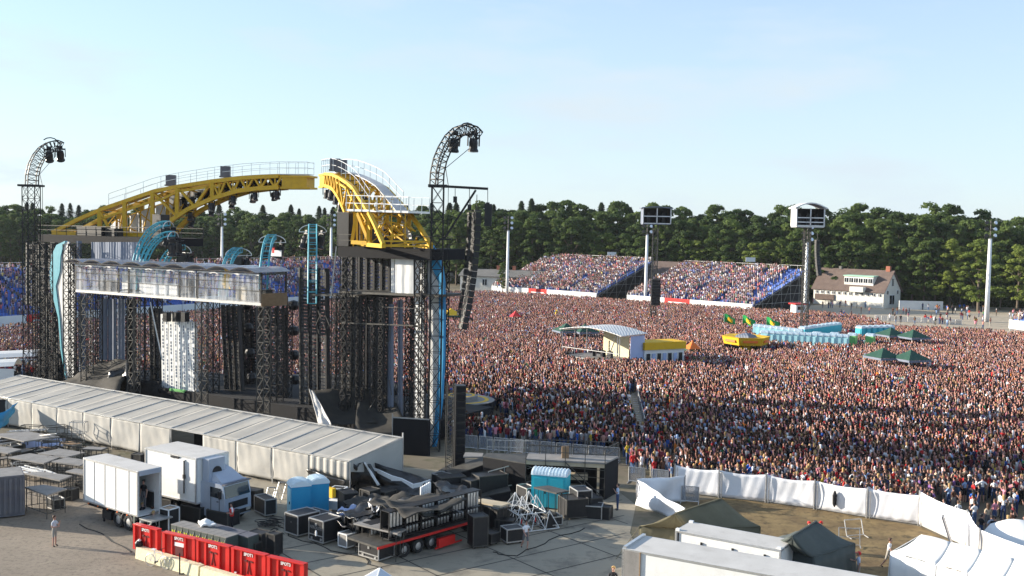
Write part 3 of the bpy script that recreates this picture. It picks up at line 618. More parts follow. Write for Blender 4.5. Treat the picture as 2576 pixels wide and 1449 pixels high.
def toilet_row(kind, a, b, n, z, rz, lab, grp, cat='toilet'):
    a, b = G(*a, z), G(*b, z)
    for i in range(n):
        p = a.lerp(b, i/(n-1)) if n > 1 else a; t = protos[kind]
        if t.get('category'): t = copy_tree(t)
        place(t, (p.x,p.y,0), rz+random.uniform(-.05,.05), lab, grp); t['category'] = cat; t.scale = (1.08,1.08,1.12); BLOCK.append((p.x,p.y-1.6,2.9))
toilet_row('cyan', (1925,838), (2125,848), 14, 2.3, -.45, 'pale cyan portable toilet in the front row beside the yellow kiosk', 'toilets of the front row')
toilet_row('cyan', (1905,822), (2010,834), 8, 2.3, 2.7, 'pale cyan portable toilet in the middle row seen from behind', 'toilets of the middle row')
toilet_row('blue', (2022,828), (2105,817), 9, 2.3, -.9, 'turquoise portable toilet in the far row', 'toilets of the far row')
toilet_row('blue', (2165,826), (2238,824), 6, 2.3, -.9, 'turquoise portable toilet in the short right row', 'toilets of the short right row')
toilet_row('green', (2055,842), (2190,846), 4, 2.3, -.6, 'white and green portable toilet behind the pale front row', 'green portable toilets')
# ---------------------------------------------------------------- parasols, flags, small tents
def parasol(px, py, z, w, lab, m='umbgreen', name='pavilion'):
    w = w*.78 if m == 'umbgreen' else w
    p = G(px, py, z); root = empty(name, (p.x,p.y,0), .35, lab, 'pavilion'); b = MB(); h = w/2
    b.add([(-h,-h,z-1.2),(h,-h,z-1.2),(h,h,z-1.2),(-h,h,z-1.2),(-h*.3,-h*.3,z-.45),(h*.3,-h*.3,z-.45),(h*.3,h*.3,z-.45),(-h*.3,h*.3,z-.45),(0,0,z)], [(0,1,5,4),(1,2,6,5),(2,3,7,6),(3,0,4,7),(4,5,8),(5,6,8),(6,7,8),(7,4,8)]); b.build('canopy', M[m], root)
    v = MB()
    for i in range(4):
        a = [(-h,-h),(h,-h),(h,h),(-h,h)][i]; c = [(-h,-h),(h,-h),(h,h),(-h,h)][(i+1)%4]; v.quad((*a,z-1.22),(*c,z-1.22),(*c,z-1.5),(*a,z-1.5))
    thicken(v.build('valance', M['umbgreen'] if m != 'umbgreen' else M['greyfab'], root), .03)
    q = MB()
    for x, y in ((-h,-h),(h,-h),(h,h),(-h,h)): q.bar((x*.96,y*.96,0),(x*.96,y*.96,z-1.2),.04)
    q.build('legs', M['alu'], root)
parasol(1425,812,3.6,4.5,'green pointed pavilion, left of the pair in the crowd beyond the small roofed stage')
parasol(1472,814,3.6,4.2,'green pointed pavilion, right of the pair in the crowd beyond the small roofed stage')
parasol(2222,874,3.7,4.6,'green pointed pavilion, left of the nearer right pair in the crowd'); parasol(2292,879,3.7,4.6,'green pointed pavilion, right of the nearer right pair in the crowd')
parasol(2242,823,3.6,4.8,'green pointed pavilion, left of the farther pair by the sandy lot'); parasol(2298,828,3.6,4.8,'green pointed pavilion, right of the farther pair by the sandy lot')
parasol(1135,775,3.4,4,'yellow tent just right of the turquoise stage fin','paleyellow','yellow_tent')
parasol(1742,856,2.9,2,'small orange parasol in the crowd right of the long yellow kiosk','orange','orange_parasol')
parasol(1297,781,2.9,2,'small red parasol far back in the crowd below the left grandstand','red','red_parasol')
for px, py, lab in ((1822,802,'green flag held up at the left of the three by the yellow kiosk'),(1868,805,'green flag with a yellow blot in the middle of the three flags'),(1928,810,'green flag hanging at the right of the three, nearest the tower')):
    p = G(px, py, 2.6); root = empty('flag', (p.x,p.y,0), random.uniform(-.4,.4), lab, 'flag', 'green flags in the crowd'); b = MB(); b.grid(lambda u, v: (u*2.3, .4*math.sin(u*6+v*2.5), 1.9+v*(1.6-.5*u)-.55*u*u+.12*math.sin(u*8)), 12, 6); thicken(b.build('cloth', M['ygreen'], root), .02)
    b = MB(); b.grid(lambda u, v: (2.3*(.3+.36*u), .4*math.sin((.3+.36*u)*6+(.25+.5*v)*2.5), 1.9+(.25+.5*v)*(1.6-.5*(.3+.36*u))-.55*(.3+.36*u)**2+.12*math.sin((.3+.36*u)*8)), 5, 3); thicken(b.build('emblem', M['paleyellow'], root), .12); b = MB(); b.bar((0,0,.4),(0,0,3.6),.03); b.build('pole', M['alu'], root)
# lifeguard-like red cabin, white marquee and vehicles far off
p = G(2006,812); root = empty('red_roofed_cabin', (p.x,p.y,0), .3, 'small raised white cabin with red roof under the right delay tower', 'cabin'); b = MB(); b.box((0,0,3),(2.2,2,1.6)); b.build('cabin', M['banner'], root); b = MB(); b.box((0,0,4.0),(3,2.6,.25)); b.build('roof', M['red'], root); b = MB()
for x in (-.9,.9):
    for y in (-.8,.8): b.bar((x,y,0),(x,y,2.2),.06)
b.build('legs', M['orange'], root)
b = MB(); b.box((0,-1.02,3.15),(1.4,.06,.7)); b.build('window', M['glass'], root)
def van(px, py, lab, rz, L=6, m='banner', h=2.6):
    p = G(px, py); root = empty('parked_van', (p.x,p.y,0), rz, lab, 'van'); b = MB(); b.box((0,0,h/2+.35),(L,2.1,h-.5)); b.box((L/2+.5,0,1.1),(1.1,2.0,1.3)); b.build('body', M[m], root)
    for x in (-L*.3,L*.35):
        for y in (-1,1): w = MB(); w.lathe((x,y,.42),[(.15,-.12),(.42,-.12),(.42,.12),(.15,.12)],10,M=Matrix.Rotation(R(90),4,'X')); w.build('wheel', M['rubber'], root)
    b = MB(); b.box((L/2+.75,0,1.75),(.5,1.8,.5)); b.build('windscreen', M['glass'], root)
van(2185,768,'pale van parked before the house with the dormer', .1, 5, 'banner', 2.5); van(2135,766,'white van parked left of the pale van by the house', .2, 5.5)
van(1150,712,'white lorry far off right of the stage below the long white house', .15, 7, 'banner', 3.2); van(1075+95,706,'cream van far off by the long white house', .2, 5, 'cream', 2.8)
van(20,652,'blue-white truck far left beyond the stand', .2, 8, 'silver', 3.2); van(60,655,'grey lorry beyond the stand at the far left', .1, 9, 'grey_cont', 3.0)
# ---------------------------------------------------------------- round catwalk stage
c = G(1160, 1004, 1.5); root = empty('round_catwalk_stage', (c.x,c.y,0), 0, 'round catwalk stage with a yellow ring beside the turquoise fin', 'stage')
def disc(name, c2, r0, r1, z, m, h=.06, n=48):
    b = MB(); b.lathe(c2, [(r0,z-h),(r1,z-h),(r1,z),(r0,z)], n); return b
rr = (G(1243,1004,1.5)-c).length
b = MB(); b.lathe((0,0,0), [(rr*.97,0),(rr,.9),(rr,1.44)], 48); b.build('drum', M['blackcloth'], root)
b = MB(); b.lathe((0,0,0), [(rr*.5,1.44),(rr*1.01,1.44),(rr*1.01,1.5),(rr*.5,1.5)], 48, ring=True); b.build('deck_ring', M['deck'], root)
b = MB(); b.lathe((0,0,0), [(rr*.72,1.45),(rr*.84,1.45),(rr*.84,1.515),(rr*.72,1.515)], 48, ring=True); b.build('yellow_ring', M['paleyellow'], root)
b = MB(); b.lathe((0,0,0), [(.1,1.45),(rr*.5,1.45),(rr*.5,1.9),(rr*.46,1.93),(.1,1.93)], 40); b.build('inner_platform', M['deck'], root)
b = MB(); b.lathe((0,0,0), [(rr*.34,1.9),(rr*.42,1.9),(rr*.42,1.95),(rr*.34,1.95)], 40, ring=True); b.build('inner_yellow_ring', M['paleyellow'], root)
BLOCK.append((c.x,c.y,rr+.8)); BLOCK.append((c.x+3,c.y-5,rr+.2))
# ================================================================ THE STAGE
def colxy(px, off, py=900): p = S(px, py, off); return (p.x, p.y)
def zS(px, py, off=0): return S(px, py, off).z
SRZ = math.atan2(SB.y, SB.x) - math.pi
def curved_truss(root, pts, w, d, side, m, name='curved_truss', r=.07, rr=.04, rungs=None, x=True):
    """lattice that follows pts; side = unit vector across the curve"""
    n = len(pts); up = []
    for i in range(n):
        t = (pts[min(i+1,n-1)]-pts[max(i-1,0)]).normalized(); up.append(t.cross(side).normalized())
    ch = [[p + side*(sx*w/2) + up[i]*(sy*d/2) for i, p in enumerate(pts)] for sx, sy in ((-1,-1),(1,-1),(1,1),(-1,1))]
    b = MB()
    for c in ch: b.path(c, r, 5)
    for i in range(0, n, rungs or 1):
        for k in range(4): b.bar(ch[k][i], ch[(k+1)%4][i], rr)
        if x and i+1 < n:
            for k in (1, 3): b.bar(ch[k][i], ch[(k+1)%4][min(i+1,n-1)], rr*.8)
    return b.build(name, m, root, w=True)
def bez(p0, p1, p2, p3, n): return [p0*((1-t)**3)+p1*(3*t*(1-t)**2)+p2*(3*t*t*(1-t))+p3*(t**3) for t in [i/n for i in range(n+1)]]
def spot(root, p, s=1.0, rz=0.0, tilt=0.0, name='spotlight'):
    """big round lamp housing on a yoke"""
    Mx = Matrix.Translation(p) @ Matrix.Rotation(rz,4,'Z') @ Matrix.Rotation(tilt,4,'X') @ Matrix.Scale(s,4); b = MB()
    def lt(prof, mi=0):
        o = MB(); o.lathe((0,0,0), prof, 10); b.add([Mx @ Vector(v) for v in o.v], o.f, mi)
    lt([(.16,.45),(.30,.42),(.36,.1),(.34,-.35),(.42,-.5),(.42,-.62)]); lt([(.01,-.63),(.37,-.64),(.37,-.66),(.01,-.67)], 1)
    b.box((-.46,0,.25),(.07,.16,.85), M=Mx); b.box((.46,0,.25),(.07,.16,.85), M=Mx); b.box((0,0,.68),(1.0,.2,.08), M=Mx); b.box((0,0,.85),(.45,.3,.28), M=Mx)
    return b.build(name, [M['lamp'], M['lens']], root, w=True)
# ---- two tall hook masts
def hook_mast(lab, px, off, zt, wid, pts_px, u, lampsP, rz, mtop='black_steel'):
    x, y = colxy(px, off, 700); root = empty('hook_mast', (x,y,0), 0, lab, 'lighting mast', None)
    truss_tower(root, (x,y), wid, 0, zt, M['black_steel'], 'lower_truss', 1.3, .055, .028)
    n = Vector((-u.y, u.x, 0)); p0 = Vector((x,y,0)); pts = [on_plane(a, b_, p0, n) for a, b_ in pts_px]
    # refine
    fine = []
    for i in range(len(pts)-1): fine += [pts[i].lerp(pts[i+1], k/2) for k in range(2)]
    fine.append(pts[-1]); curved_truss(root, fine, wid*.9, wid*.8, n, M['black_steel'], 'curved_arm', .065, .04)
    b = MB(); b.box((x,y,zt), (wid*1.6,wid*1.3,.22)); b.build('top_plate', M['black_steel'], root, w=True)
    for (a, b_, tl, rr_) in lampsP: spot(root, on_plane(a, b_, p0, n), 1.08, rr_, tl)
    t = fine[-1]; b = MB(); a0 = [t + u*(1.0*math.cos(q)-1.0) + V3(0,0,1.0*math.sin(q)) for q in np.linspace(math.pi*.75, 0, 7)]; b.path(a0, .06, 5); b.bar(fine[-3], t+V3(0,0,-.3), .12); b.build('end_ring', M['black_steel'], root, w=True)
    b = MB(); b.path([pts[-1]+V3(-.6,0,-1), on_plane(pts_px[2][0]+14, pts_px[2][1]+20, p0, n), V3(x+wid*.9,y,zt), V3(x+wid*.9,y,2)], .03); b.build('cable', M['black_steel'], root, w=True)
    return root, Vector((x,y,0))
uH = Vector((.8,.6,0))
hook_mast('tall black hook-topped lattice mast with two lamps, left end of the stage', 80, 0, zS(80,467), 1.35, [(80,467),(81,440),(86,418),(96,397),(110,380),(126,370),(142,366),(152,371)], uH, [(124,392,R(32),R(20)),(152,390,R(32),R(20))], 0)
rm, RP = hook_mast('tall black hook-topped lattice mast with two lamps, right end of the stage', 1098, 0, zS(1098,468), .95, [(1098,468),(1100,435),(1107,403),(1118,376),(1134,349),(1152,332),(1172,325),(1190,330),(1201,342)], uH, [(1142,362,R(8),R(30)),(1191,362,R(4),R(20))], 0)
b = MB(); jp = [at(1086,467,RP.y-.6), at(1228,475,RP.y-.6)]; b.bar(jp[0], jp[1], .14); b.bar(at(1118,600,RP.y-.6), at(1197,478,RP.y-.6), .12); b.bar(at(1104,602,RP.y-.6), at(1135,602,RP.y-.6), .1)
b.build('jib_arm', M['black_steel'], rm, w=True)
b = MB()
for a, c_ in ((1145,510),(1181,530),(1227,525)): q = at(a,474,RP.y-.6); b.bar(q, at(a,c_,RP.y-.6), .035); b.box(at(a,c_-8,RP.y-.6),(.3,.3,.5))
b.build('hoist_chains', M['black_steel'], rm, w=True)
line_array('hanging_speaker_line', 'long curved black speaker line hanging from the jib of the right hook mast', 'speakers', at(1199,533,RP.y-.6), 18, .72, .535, .5, -.0135, R(-62))
line_array('hanging_speaker_line', 'thin black speaker line hanging just left of the long curved one', 'speakers', at(1183,540,RP.y+.8), 15, .35, .56, .35, -.014, R(-62))
b = MB(); q = at(1228,541,RP.y-.6); b.box(q,(.6,.5,1.8)); tag(b.build('hanging_speaker', M['lamp'], w=True), 'single black box speaker hanging at the outer end of the jib', 'speaker')
# ---- wings
def slab(lab, pxl, pxr, off0, off1, z0, z1, cat='platform', name='wing_platform'):
    a, c = S(pxl, 600, off0), S(pxr, 615, off0); a.z = c.z = 0; d = SN*(off1-off0); root = empty(name, a, 0, lab, cat)
    b = MB(); b.hexa([a+V3(0,0,z0),c+V3(0,0,z0),c+d+V3(0,0,z0),a+d+V3(0,0,z0)], [a+V3(0,0,z1),c+V3(0,0,z1),c+d+V3(0,0,z1),a+d+V3(0,0,z1)]); b.build('black_beam', M['blackcloth'], root, w=True)
    b = MB(); L = (c-a).length; n = int(L/1.6)
    for dd in (V3(0,0,0), d):
        for i in range(n+1):
            p = a.lerp(c, i/n)+dd; b.bar(p+V3(0,0,z1), p+V3(0,0,z1+1.05), .035)
        for zz in (.55,1.05): b.bar(a+dd+V3(0,0,z1+zz), c+dd+V3(0,0,z1+zz), .03)
    b.build('railing', M['black_steel2'], root, w=True)
    return root, a, c, d
wl, la, lc, ld = slab('black beam platform under the foot of the left yellow arch', 96, 428, 5, 9.5, 15.9, 16.75)
wr, ra, rc, rd = slab('black beam platform under the foot of the right yellow arch', 850, 1086, 0, 5, 15.75, 16.65)
# things on the platforms
k = 0
for (px, off, w, h, lab) in ((235,6,4.2,.9,'long low black case on the left wing platform'),(282,6.4,2.2,.8,'short black case on the left wing platform'),(405,6,1.3,2.4,'tall black hoist box near the inner end of the left wing platform'),
       (962,2.2,2.6,1.5,'wide black case in the middle of the right wing platform'),(873,1,1.3,2.9,'tall black sheeted tower section at the left end of the right wing platform'),(1015,1.2,1.5,.7,'low black case at the right of the right wing platform')):
    x, y = colxy(px, off, 600); b = MB(); zb = 16.78 if px < 600 else 16.68
    b.box((x,y,zb+h/2), (w,1.2,h), SRZ); b.box((x,y,zb+h+.03),(w*1.02,1.24,.05),SRZ,mi=1); tag(b.build('equipment_case', [M['lamp'], M['black_steel2']], w=True), lab, 'case', 'black cases on the wing platforms')
b = MB(); pts = [S(859,607,1.5),S(859+37,607,1.5),S(896,536,1.5),S(866,534,1.5)]; b.prism(pts, SN*.5); tag(b.build('black_sheeted_panel', M['blackcloth'], w=True), 'tall black sheeted panel standing left of the foot of the right yellow arch', 'panel')
def towers(lab, grp, lst, ztop, w=.85, m='black_steel', zb=0, step=1.05, style='z'):
    for px, off, l2 in lst:
        x, y = colxy(px, off); root = empty('truss_tower', (x,y,0), 0, lab + l2, 'truss tower', grp)
        truss_tower(root, (x,y), w, zb, ztop, M[m], 'lattice', step, .06, .035, rz=SRZ, style=style)
        b = MB(); b.box((x,y,.06),(w*1.5,w*1.5,.12),SRZ); b.build('base_plate', M['black_steel2'], root, w=True)
towers('front lattice tower under the glazed gallery, ', 'front lattice towers under the gallery', [(219,0,'leftmost of four'),(337,0,'second from the left'),(507,0,'third from the left, before the white panels'),(663,0,'rightmost of four')], 10.9, .85, 'black_steel2')
towers('rear lattice tower under the glazed gallery, ', 'rear lattice towers under the gallery', [(243,2.6,'leftmost of four'),(364,2.6,'second from the left'),(536,2.6,'third from the left'),(697,2.6,'rightmost of four')], 10.9, .85, 'black_steel')
towers('slim black lattice tower behind the gallery, ', 'slim lattice towers behind the gallery', [(285,6,'among the grey-blue drapes'),(312,5.5,'right of the grey-blue drapes'),(396,5,'left of the white panels'),(588,8,'beside the first leaning screen'),(617,8.5,'left of the round lamp pods'),(722,5,'under the open gallery end')], 10.6, .7, 'black_steel', step=.8, style='x')
towers('slim black lattice tower of the right wing, ', 'slim lattice towers of the right wing', [(845,1.5,'at its left edge'),(905,.5,'before the widest screen'),(945,1,'in the middle of the widest screen'),(962,.6,'at the right part of the widest screen')], 12.4, .6, 'black_steel', step=.7, style='x')
towers('black scaffold tower of the left wing, ', 'towers of the left wing', [(98,3.5,'next to the hook mast'),(118,1,'third from the left'),(143,4,'before the turquoise fin'),(176,0.5,'in front of the white fin'),(189,2.5,'at the gallery end')], 15.9, .9, step=.8)
towers('black scaffold tower of the right wing, ', 'towers of the right wing', [(869,0,'leftmost, beside the slatted screen'),(1050,2.4,'beside the white panel'),(1056,.1,'second from the right, before the long white strip'),(1034,4,'behind the white panel'),(1112,4.6,'behind the blue edge of the right fin')], 15.75, .75, step=.9, style='x')
# slatted screens
def screen(lab, px0, px1, y0, y1, off, shift=0, gap=.30, posts=4, grp=None, dens=.72):
    """panel of dark posts and thin slats, leaning by `shift` px towards the foot"""
    root = empty('slatted_screen', V3(*colxy((px0+px1)/2+shift, off), 0), 0, lab, 'screen', grp)
    A, B, C, D_ = S(px0,y0,off), S(px1,y0,off), S(px1+shift,y1,off), S(px0+shift,y1,off); zt, zb = (A.z+B.z)/2, (C.z+D_.z)/2
    def P(u, v, d=0): # v 0 top
        p = A.lerp(B,u).lerp(D_.lerp(C,u), v); p.z = zt+(zb-zt)*v; q = SN*d; return p+q
    n = int((zt-zb)/gap)
    for i in range(posts):
        b = MB(); u = i/(posts-1)
        for k in range(8): b.hexa([P(u-.025,(k+1)/8,0),P(u+.025,(k+1)/8,0),P(u+.025,(k+1)/8,.5),P(u-.025,(k+1)/8,.5)],[P(u-.025,k/8,0),P(u+.025,k/8,0),P(u+.025,k/8,.5),P(u-.025,k/8,.5)])
        b.build('post', M['black_steel2'] if i in (0,) else M['black_steel'], root, w=True)
    b = MB(); rr_ = random.Random(int(px0))
    for k in range(n):
        v = (k+.5)/n; h = .74/n; nseg = 7
        for j in range(nseg):
            if rr_.random() < dens+.2: b.hexa([P(j/nseg+.01,v+h,.1),P((j+.92)/nseg,v+h,.1),P((j+.92)/nseg,v+h,.3),P(j/nseg+.01,v+h,.3)],[P(j/nseg+.01,v,.1),P((j+.92)/nseg,v,.1),P((j+.92)/nseg,v,.3),P(j/nseg+.01,v,.3)], mi=1 if rr_.random() < .22 else 0)
    b.build('slats', [M['slat'], M['black_steel2']], root, w=True)
    return root
screen('dark slatted light screen right of the white panels, foot leaning right', 556, 596, 768, 1050, 5, 12)
screen('dark slatted light screen behind the rightmost gallery tower', 652, 712, 772, 1055, 5, 6)
screen('tall dark slatted screen standing free between the gallery and the right wing', 752, 818, 674, 1062, 3, 3)
screen('widest dark slatted screen filling the left half of the right wing', 884, 978, 642, 1075, 3, -2, posts=6, dens=.8)
screen('dark slatted screen at the back of the right wing, beside the scaffold tower', 860, 900, 642, 1060, 5.5, 0, posts=3, dens=.6)
screen('dim slatted screen at the far left behind the hook mast', 100, 150, 745, 950, 5, 0, posts=4, dens=.35)
screen('narrow dim slatted screen between the second tower and the white panels', 374, 398, 775, 1000, 4, 6, posts=3, dens=.5)
b = None
for i, (px, py) in enumerate(((625,825),(629,888),(633,950),(739,768),(739,832),(740,893),(741,955),(622,768),(835,1010))):
    p = S(px, py, 7); root = empty('round_stage_lamp', p, 0, 'round black lamp pod ' + ['upper of the column right of the leaning screen','middle of the column right of the leaning screen','lowest of the column right of the leaning screen','topmost of the column left of the free screen','second of the column left of the free screen','third of the column left of the free screen','lowest of the column left of the free screen','just under the gallery floor','low beside the free standing screen'][i], 'stage lamp', 'round lamp pods')
    m = MB(); m.lathe(p, [(.1,-.5),(.40,-.42),(.55,0),(.42,.4),(.1,.5)], 10); m.build('housing', M['lamp'], root, w=True); m = MB(); m.bar(p+V3(-.6,0,0), p+V3(.5,0,0), .06); m.bar(p+V3(-.6,0,-.9), p+V3(-.6,0,.9), .05); m.build('bracket', M['black_steel2'], root, w=True)
    m = MB(); m.lathe(p-SN*.4, [(.01,-.1),(.16,-.08),(.16,.08),(.01,.1)], 8); m.build('lens', M['lens'], root, w=True)
# white panels
root = empty('white_panel_wall', V3(*colxy(446,2),0), 0, 'wall of tall white panels with dark slots under the gallery', 'stage panels')
xs = [404,414,424,436,446,457,468,480,491]
for i in range(8):
    top = (790,808,788,809,790,810,808,810)[i]; b = MB(); a, c = xs[i], xs[i+1]-1.5
    pts = [S(a+4,1012,2),S(c+4,1012,2),S(c,top,2),S(a,top,2)]; b.prism(pts, SN*.35)
    nslot = 26
    for k in range(nslot):
        v = (k+.5)/nslot; yy = top+(1012-top)*v; x0 = a+4*v
        if (k*7+i*3)%5 != 0: q0 = S(x0+3.2,yy,1.97); q1 = S(x0+5.0,yy,1.97); b.hexa([q0-V3(0,0,.13),q1-V3(0,0,.13),q1-V3(0,0,.13)+SN*.03,q0-V3(0,0,.13)+SN*.03],[q0+V3(0,0,.1),q1+V3(0,0,.1),q1+V3(0,0,.1)+SN*.03,q0+V3(0,0,.1)+SN*.03], mi=1)
    b.build('panel', [M['white_metal'], M['greyfab']], root, w=True)
b = MB()
for a in (417,441,463): q = S(a+3,797,1.4); b.box(q,(.55,.6,.95),SRZ)
b.build('lamp_boxes', M['lamp'], root, w=True)
b = MB(); b.box(S(447,982,1.6),(2.2,.2,.25),SRZ); b.build('green_label_box', M['toilet_green'], root, w=True)
# blue-grey curtains
def curtain(lab, px0, px1, y0, y1, off, n, m='greyfab', gap=.06, dy=0):
    root = empty('curtain', V3(*colxy((px0+px1)/2,off),0), 0, lab, 'curtain')
    for i in range(n):
        a, c = px0+(px1-px0)*(i+gap)/n, px0+(px1-px0)*(i+1-gap)/n; q = MB(); nn = 8
        def fn(u, v, a=a, c=c, i=i):
            x = a+(c-a)*u; p = S(x, y0+dy*((x-px0)/(px1-px0))+(y1-y0)*v, off); return p + SN*((.015 if m == 'whitefab' else .07)*math.sin(u*14+i))
        q.grid(fn, nn, 6); thicken(q.build('drape', M[m], root, w=True), .05)
    return root
curtain('blue-grey curtain of four drapes hanging under the left part of the gallery', 248, 316, 752, 906, 4.5, 3)
curtain('narrow blue-grey drape beside the leftmost gallery tower', 196, 214, 745, 940, 4, 1)
curtain('pale blue-grey backdrop above the gallery roof under the left platform', 230, 352, 609, 662, 4, 2, gap=.0)
curtain('narrow grey backdrop strip at the left below the left platform', 191, 205, 606, 655, 4, 1)
curtain('tall white panel in sunlight between scaffold towers of the right wing', 994, 1040, 641, 740, .6, 1, 'whitefab', 0)
curtain('long white panel strip behind the right scaffold towers, down to the black wall', 1044, 1066, 655, 1085, .8, 1, 'whitefab', 0)
curtain('pale grey strip below the walkway beside the long white strip', 1000, 1012, 755, 1060, 1.6, 1, 'greyfab', 0)
curtain('narrow grey-white strip left of the tall white panel on the right wing', 984, 992, 641, 740, 1.0, 1, 'whitefab', 0)
curtain('tall blue-grey drape low in the right wing beside the slatted screen', 974, 990, 765, 1045, 1.0, 1)
# sail fins
def fin(lab, outer, inner, off, face, face_edge, th=.35):
    root = empty('sail_fin', V3(*colxy(outer[-1][0], off, outer[-1][1]),0), 0, lab, 'stage fin'); b = MB(); n = len(outer)
    for i in range(n-1): b.prism([S(*outer[i],off),S(*inner[i],off),S(*inner[i+1],off),S(*outer[i+1],off)], SN*th)
    b.build('blue_edge', M['bluefin'] if face else M['turq'], root, w=True); b = MB()
    for i in range(n-1): b.prism([S(*inner[i],off+.1),S(face_edge[i],inner[i][1],off+.1),S(face_edge[i+1],inner[i+1][1],off+.1),S(*inner[i+1],off+.1)], SN*(th-.2))
    b.build('white_face', M['whitefab'], root, w=True)
fin('curved white fin with a broad blue edge at the right end of the stage', [(1085,616),(1100,640),(1110,670),(1115,710),(1116,780),(1115,900),(1110,1000),(1100,1085),(1090,1140)], [(1076,618),(1080,642),(1086,672),(1103,712),(1104,780),(1103,900),(1098,1000),(1091,1085),(1085,1140)], 1.2, True, [1075,1074,1072,1078,1078,1078,1077,1076,1076])
fin('curved white fin with turquoise edge at the left end of the stage', [(163,606),(142,616),(130,640),(125,680),(126,720),(146,800),(152,880),(166,962)], [(164,608),(158,622),(152,645),(150,684),(140,720),(150,800),(155,880),(168,962)], 3.0, False, [172,176,180,184,188,188,188,184])
# intermediate platforms and clutter on the right wing
root = empty('wing_walkway', V3(*colxy(975,0),0), 0, 'dark scaffold walkway crossing the right wing at mid height', 'scaffold walkway'); b = MB()
a, c = S(852,737,0), S(1104,748,0); b.hexa([a,c,c+SN*4,a+SN*4],[p+V3(0,0,.18) for p in (a,c,c+SN*4,a+SN*4)]); a2, c2 = S(780,744,1.5), S(985,750,1.5); b.hexa([a2,c2,c2+SN*2,a2+SN*2],[p+V3(0,0,.15) for p in (a2,c2,c2+SN*2,a2+SN*2)])
b.build('walkway', M['black_steel2'], root, w=True); b = MB(); rr_ = random.Random(5)
for k in range(46):
    px = rr_.uniform(780,1085); o = rr_.uniform(0,4); y0 = rr_.uniform(752,800); p = S(px,y0,o); b.bar(p, p+SB*rr_.uniform(-.9,.9)+V3(0,0,-rr_.uniform(.6,2.2)), .035)
for k in range(16):
    px = rr_.uniform(985,1085); o = rr_.uniform(0,4); y0 = rr_.uniform(830,1120); p = S(px,y0,o); b.bar(p, p+SB*rr_.uniform(-1.2,1.2)+V3(0,0,-rr_.uniform(-2,3)), .04)
for y in (812,): b.bar(S(860,y,0.2), S(1060,y+8,.2), .07); b.bar(S(960,y-40,.2), S(1075,y-34,.2), .04)
b.bar(S(838,1080,-1), S(955,978,3), .06).bar(S(925,1035,0), S(985,940,2), .04).bar(S(972,1080,0),S(1010,900,3),.05)
b.build('loose_tubes', M['black_steel2'], root, w=True)
root = empty('camera_position', S(1014,742,1), 0, 'hunched camera on a stand beside a pale draped box on the right wing walkway', 'camera'); b = MB(); q = S(1013,738,1); b.box(q+V3(0,0,.7),(1.1,.8,1.4),SRZ); b.build('draped_box', M['greyfab'], root, w=True)
b = MB(); b.bar(q+V3(0,0,1.4), q+V3(0,0,3.1),.16,6); b.box(q+V3(.3,0,3.2),(1.0,.4,.35)); b.bar(q+V3(.7,0,1.4), q+V3(.5,0,2.9),.05); b.build('camera', M['lamp'], root, w=True); b = MB(); b.box(q+V3(1.5,0,.6),(1.2,.8,1.3),SRZ); b.build('black_box', M['lamp'], root, w=True)
# leaning poles
for (p0, p1, lab) in (((378,760,1),(408,905,1),'long pale tube leaning in front of the white panels'),((846,620,0),(833,745,0),'diagonal lattice strut left of the right wing')):
    b = MB(); b.bar(S(*p0), S(*p1), .07); tag(b.build('leaning_tube', M['steel'], w=True), lab, 'scaffold tube')
# ---- gallery
GA, GB = S(190,742,0), S(656,770,0); GA.z = GB.z = 0; gd = SN*3.2; gu = (GB-GA); GL = gu.length; ge = gu.normalized()
GZ = 10.95
root = empty('glazed_gallery', GA+V3(0,0,GZ), 0, 'long raised gallery with clear plastic sheets under a row of arched grey roofs', 'gallery')
def GW(x, d, z): return GA + ge*x + SN*d + V3(0,0,z)
b = MB(); b.hexa([GW(0,0,GZ),GW(GL,0,GZ),GW(GL,3.4,GZ),GW(0,3.4,GZ)],[GW(0,0,GZ+.28),GW(GL,0,GZ+.28),GW(GL,3.4,GZ+.28),GW(0,3.4,GZ+.28)]); b.build('floor', M['steel'], root, w=True)
b = MB(); b.hexa([GW(GL,.02,GZ-.1),GW(GL+.1,.02,GZ-.1),GW(GL+.1,3.4,GZ-.1),GW(GL,3.4,GZ-.1)],[GW(GL,.02,GZ+1.1),GW(GL+.1,.02,GZ+1.1),GW(GL+.1,3.4,GZ+1.1),GW(GL,3.4,GZ+1.1)]); b.build('end_board', M['wood'], root, w=True)
fr = [0]+[(x-190)/466 for x in (310,336,467,510)]+[1.0]
for f in fr:
    b = MB()
    for d in (.05,3.3): b.box(GW(f*GL,d,GZ+1.65),(.14,.14,2.8),SRZ)
    b.box(GW(f*GL,1.7,GZ+.5),(.12,3.2,.12),SRZ); b.build('post', M['black_steel'], root, w=True)
for i in range(5):
    x0, x1 = fr[i]*GL+.12, fr[i+1]*GL-.12
    rr_ = random.Random(i)
    b = MB(); b.grid(lambda u, v: GW(x0+(x1-x0)*u, -.04+.03*math.sin(u*29), GZ+.25+v*2.65), 14, 6); b.build('plastic_sheet', M['clear'], root, w=True)
    b = MB(); ph = rr_.uniform(0,6)
    b = MB(); b.grid(lambda u, v: GW(x0+(x1-x0)*u, -.14, GZ+2.9-v*(.13+.05*math.sin(u*57+ph))), 30, 1); thicken(b.build('top_hem', M['banner'], root, w=True), .05)
b = MB()
for z in (1.35,2.1): b.bar(GW(0,-.1,GZ+z), GW(GL,-.1,GZ+z), .03)
for z in (.6,1.2,1.8,2.85): b.bar(GW(GL+.05,0,GZ+z), GW(GL+.05,3.3,GZ+z), .035)
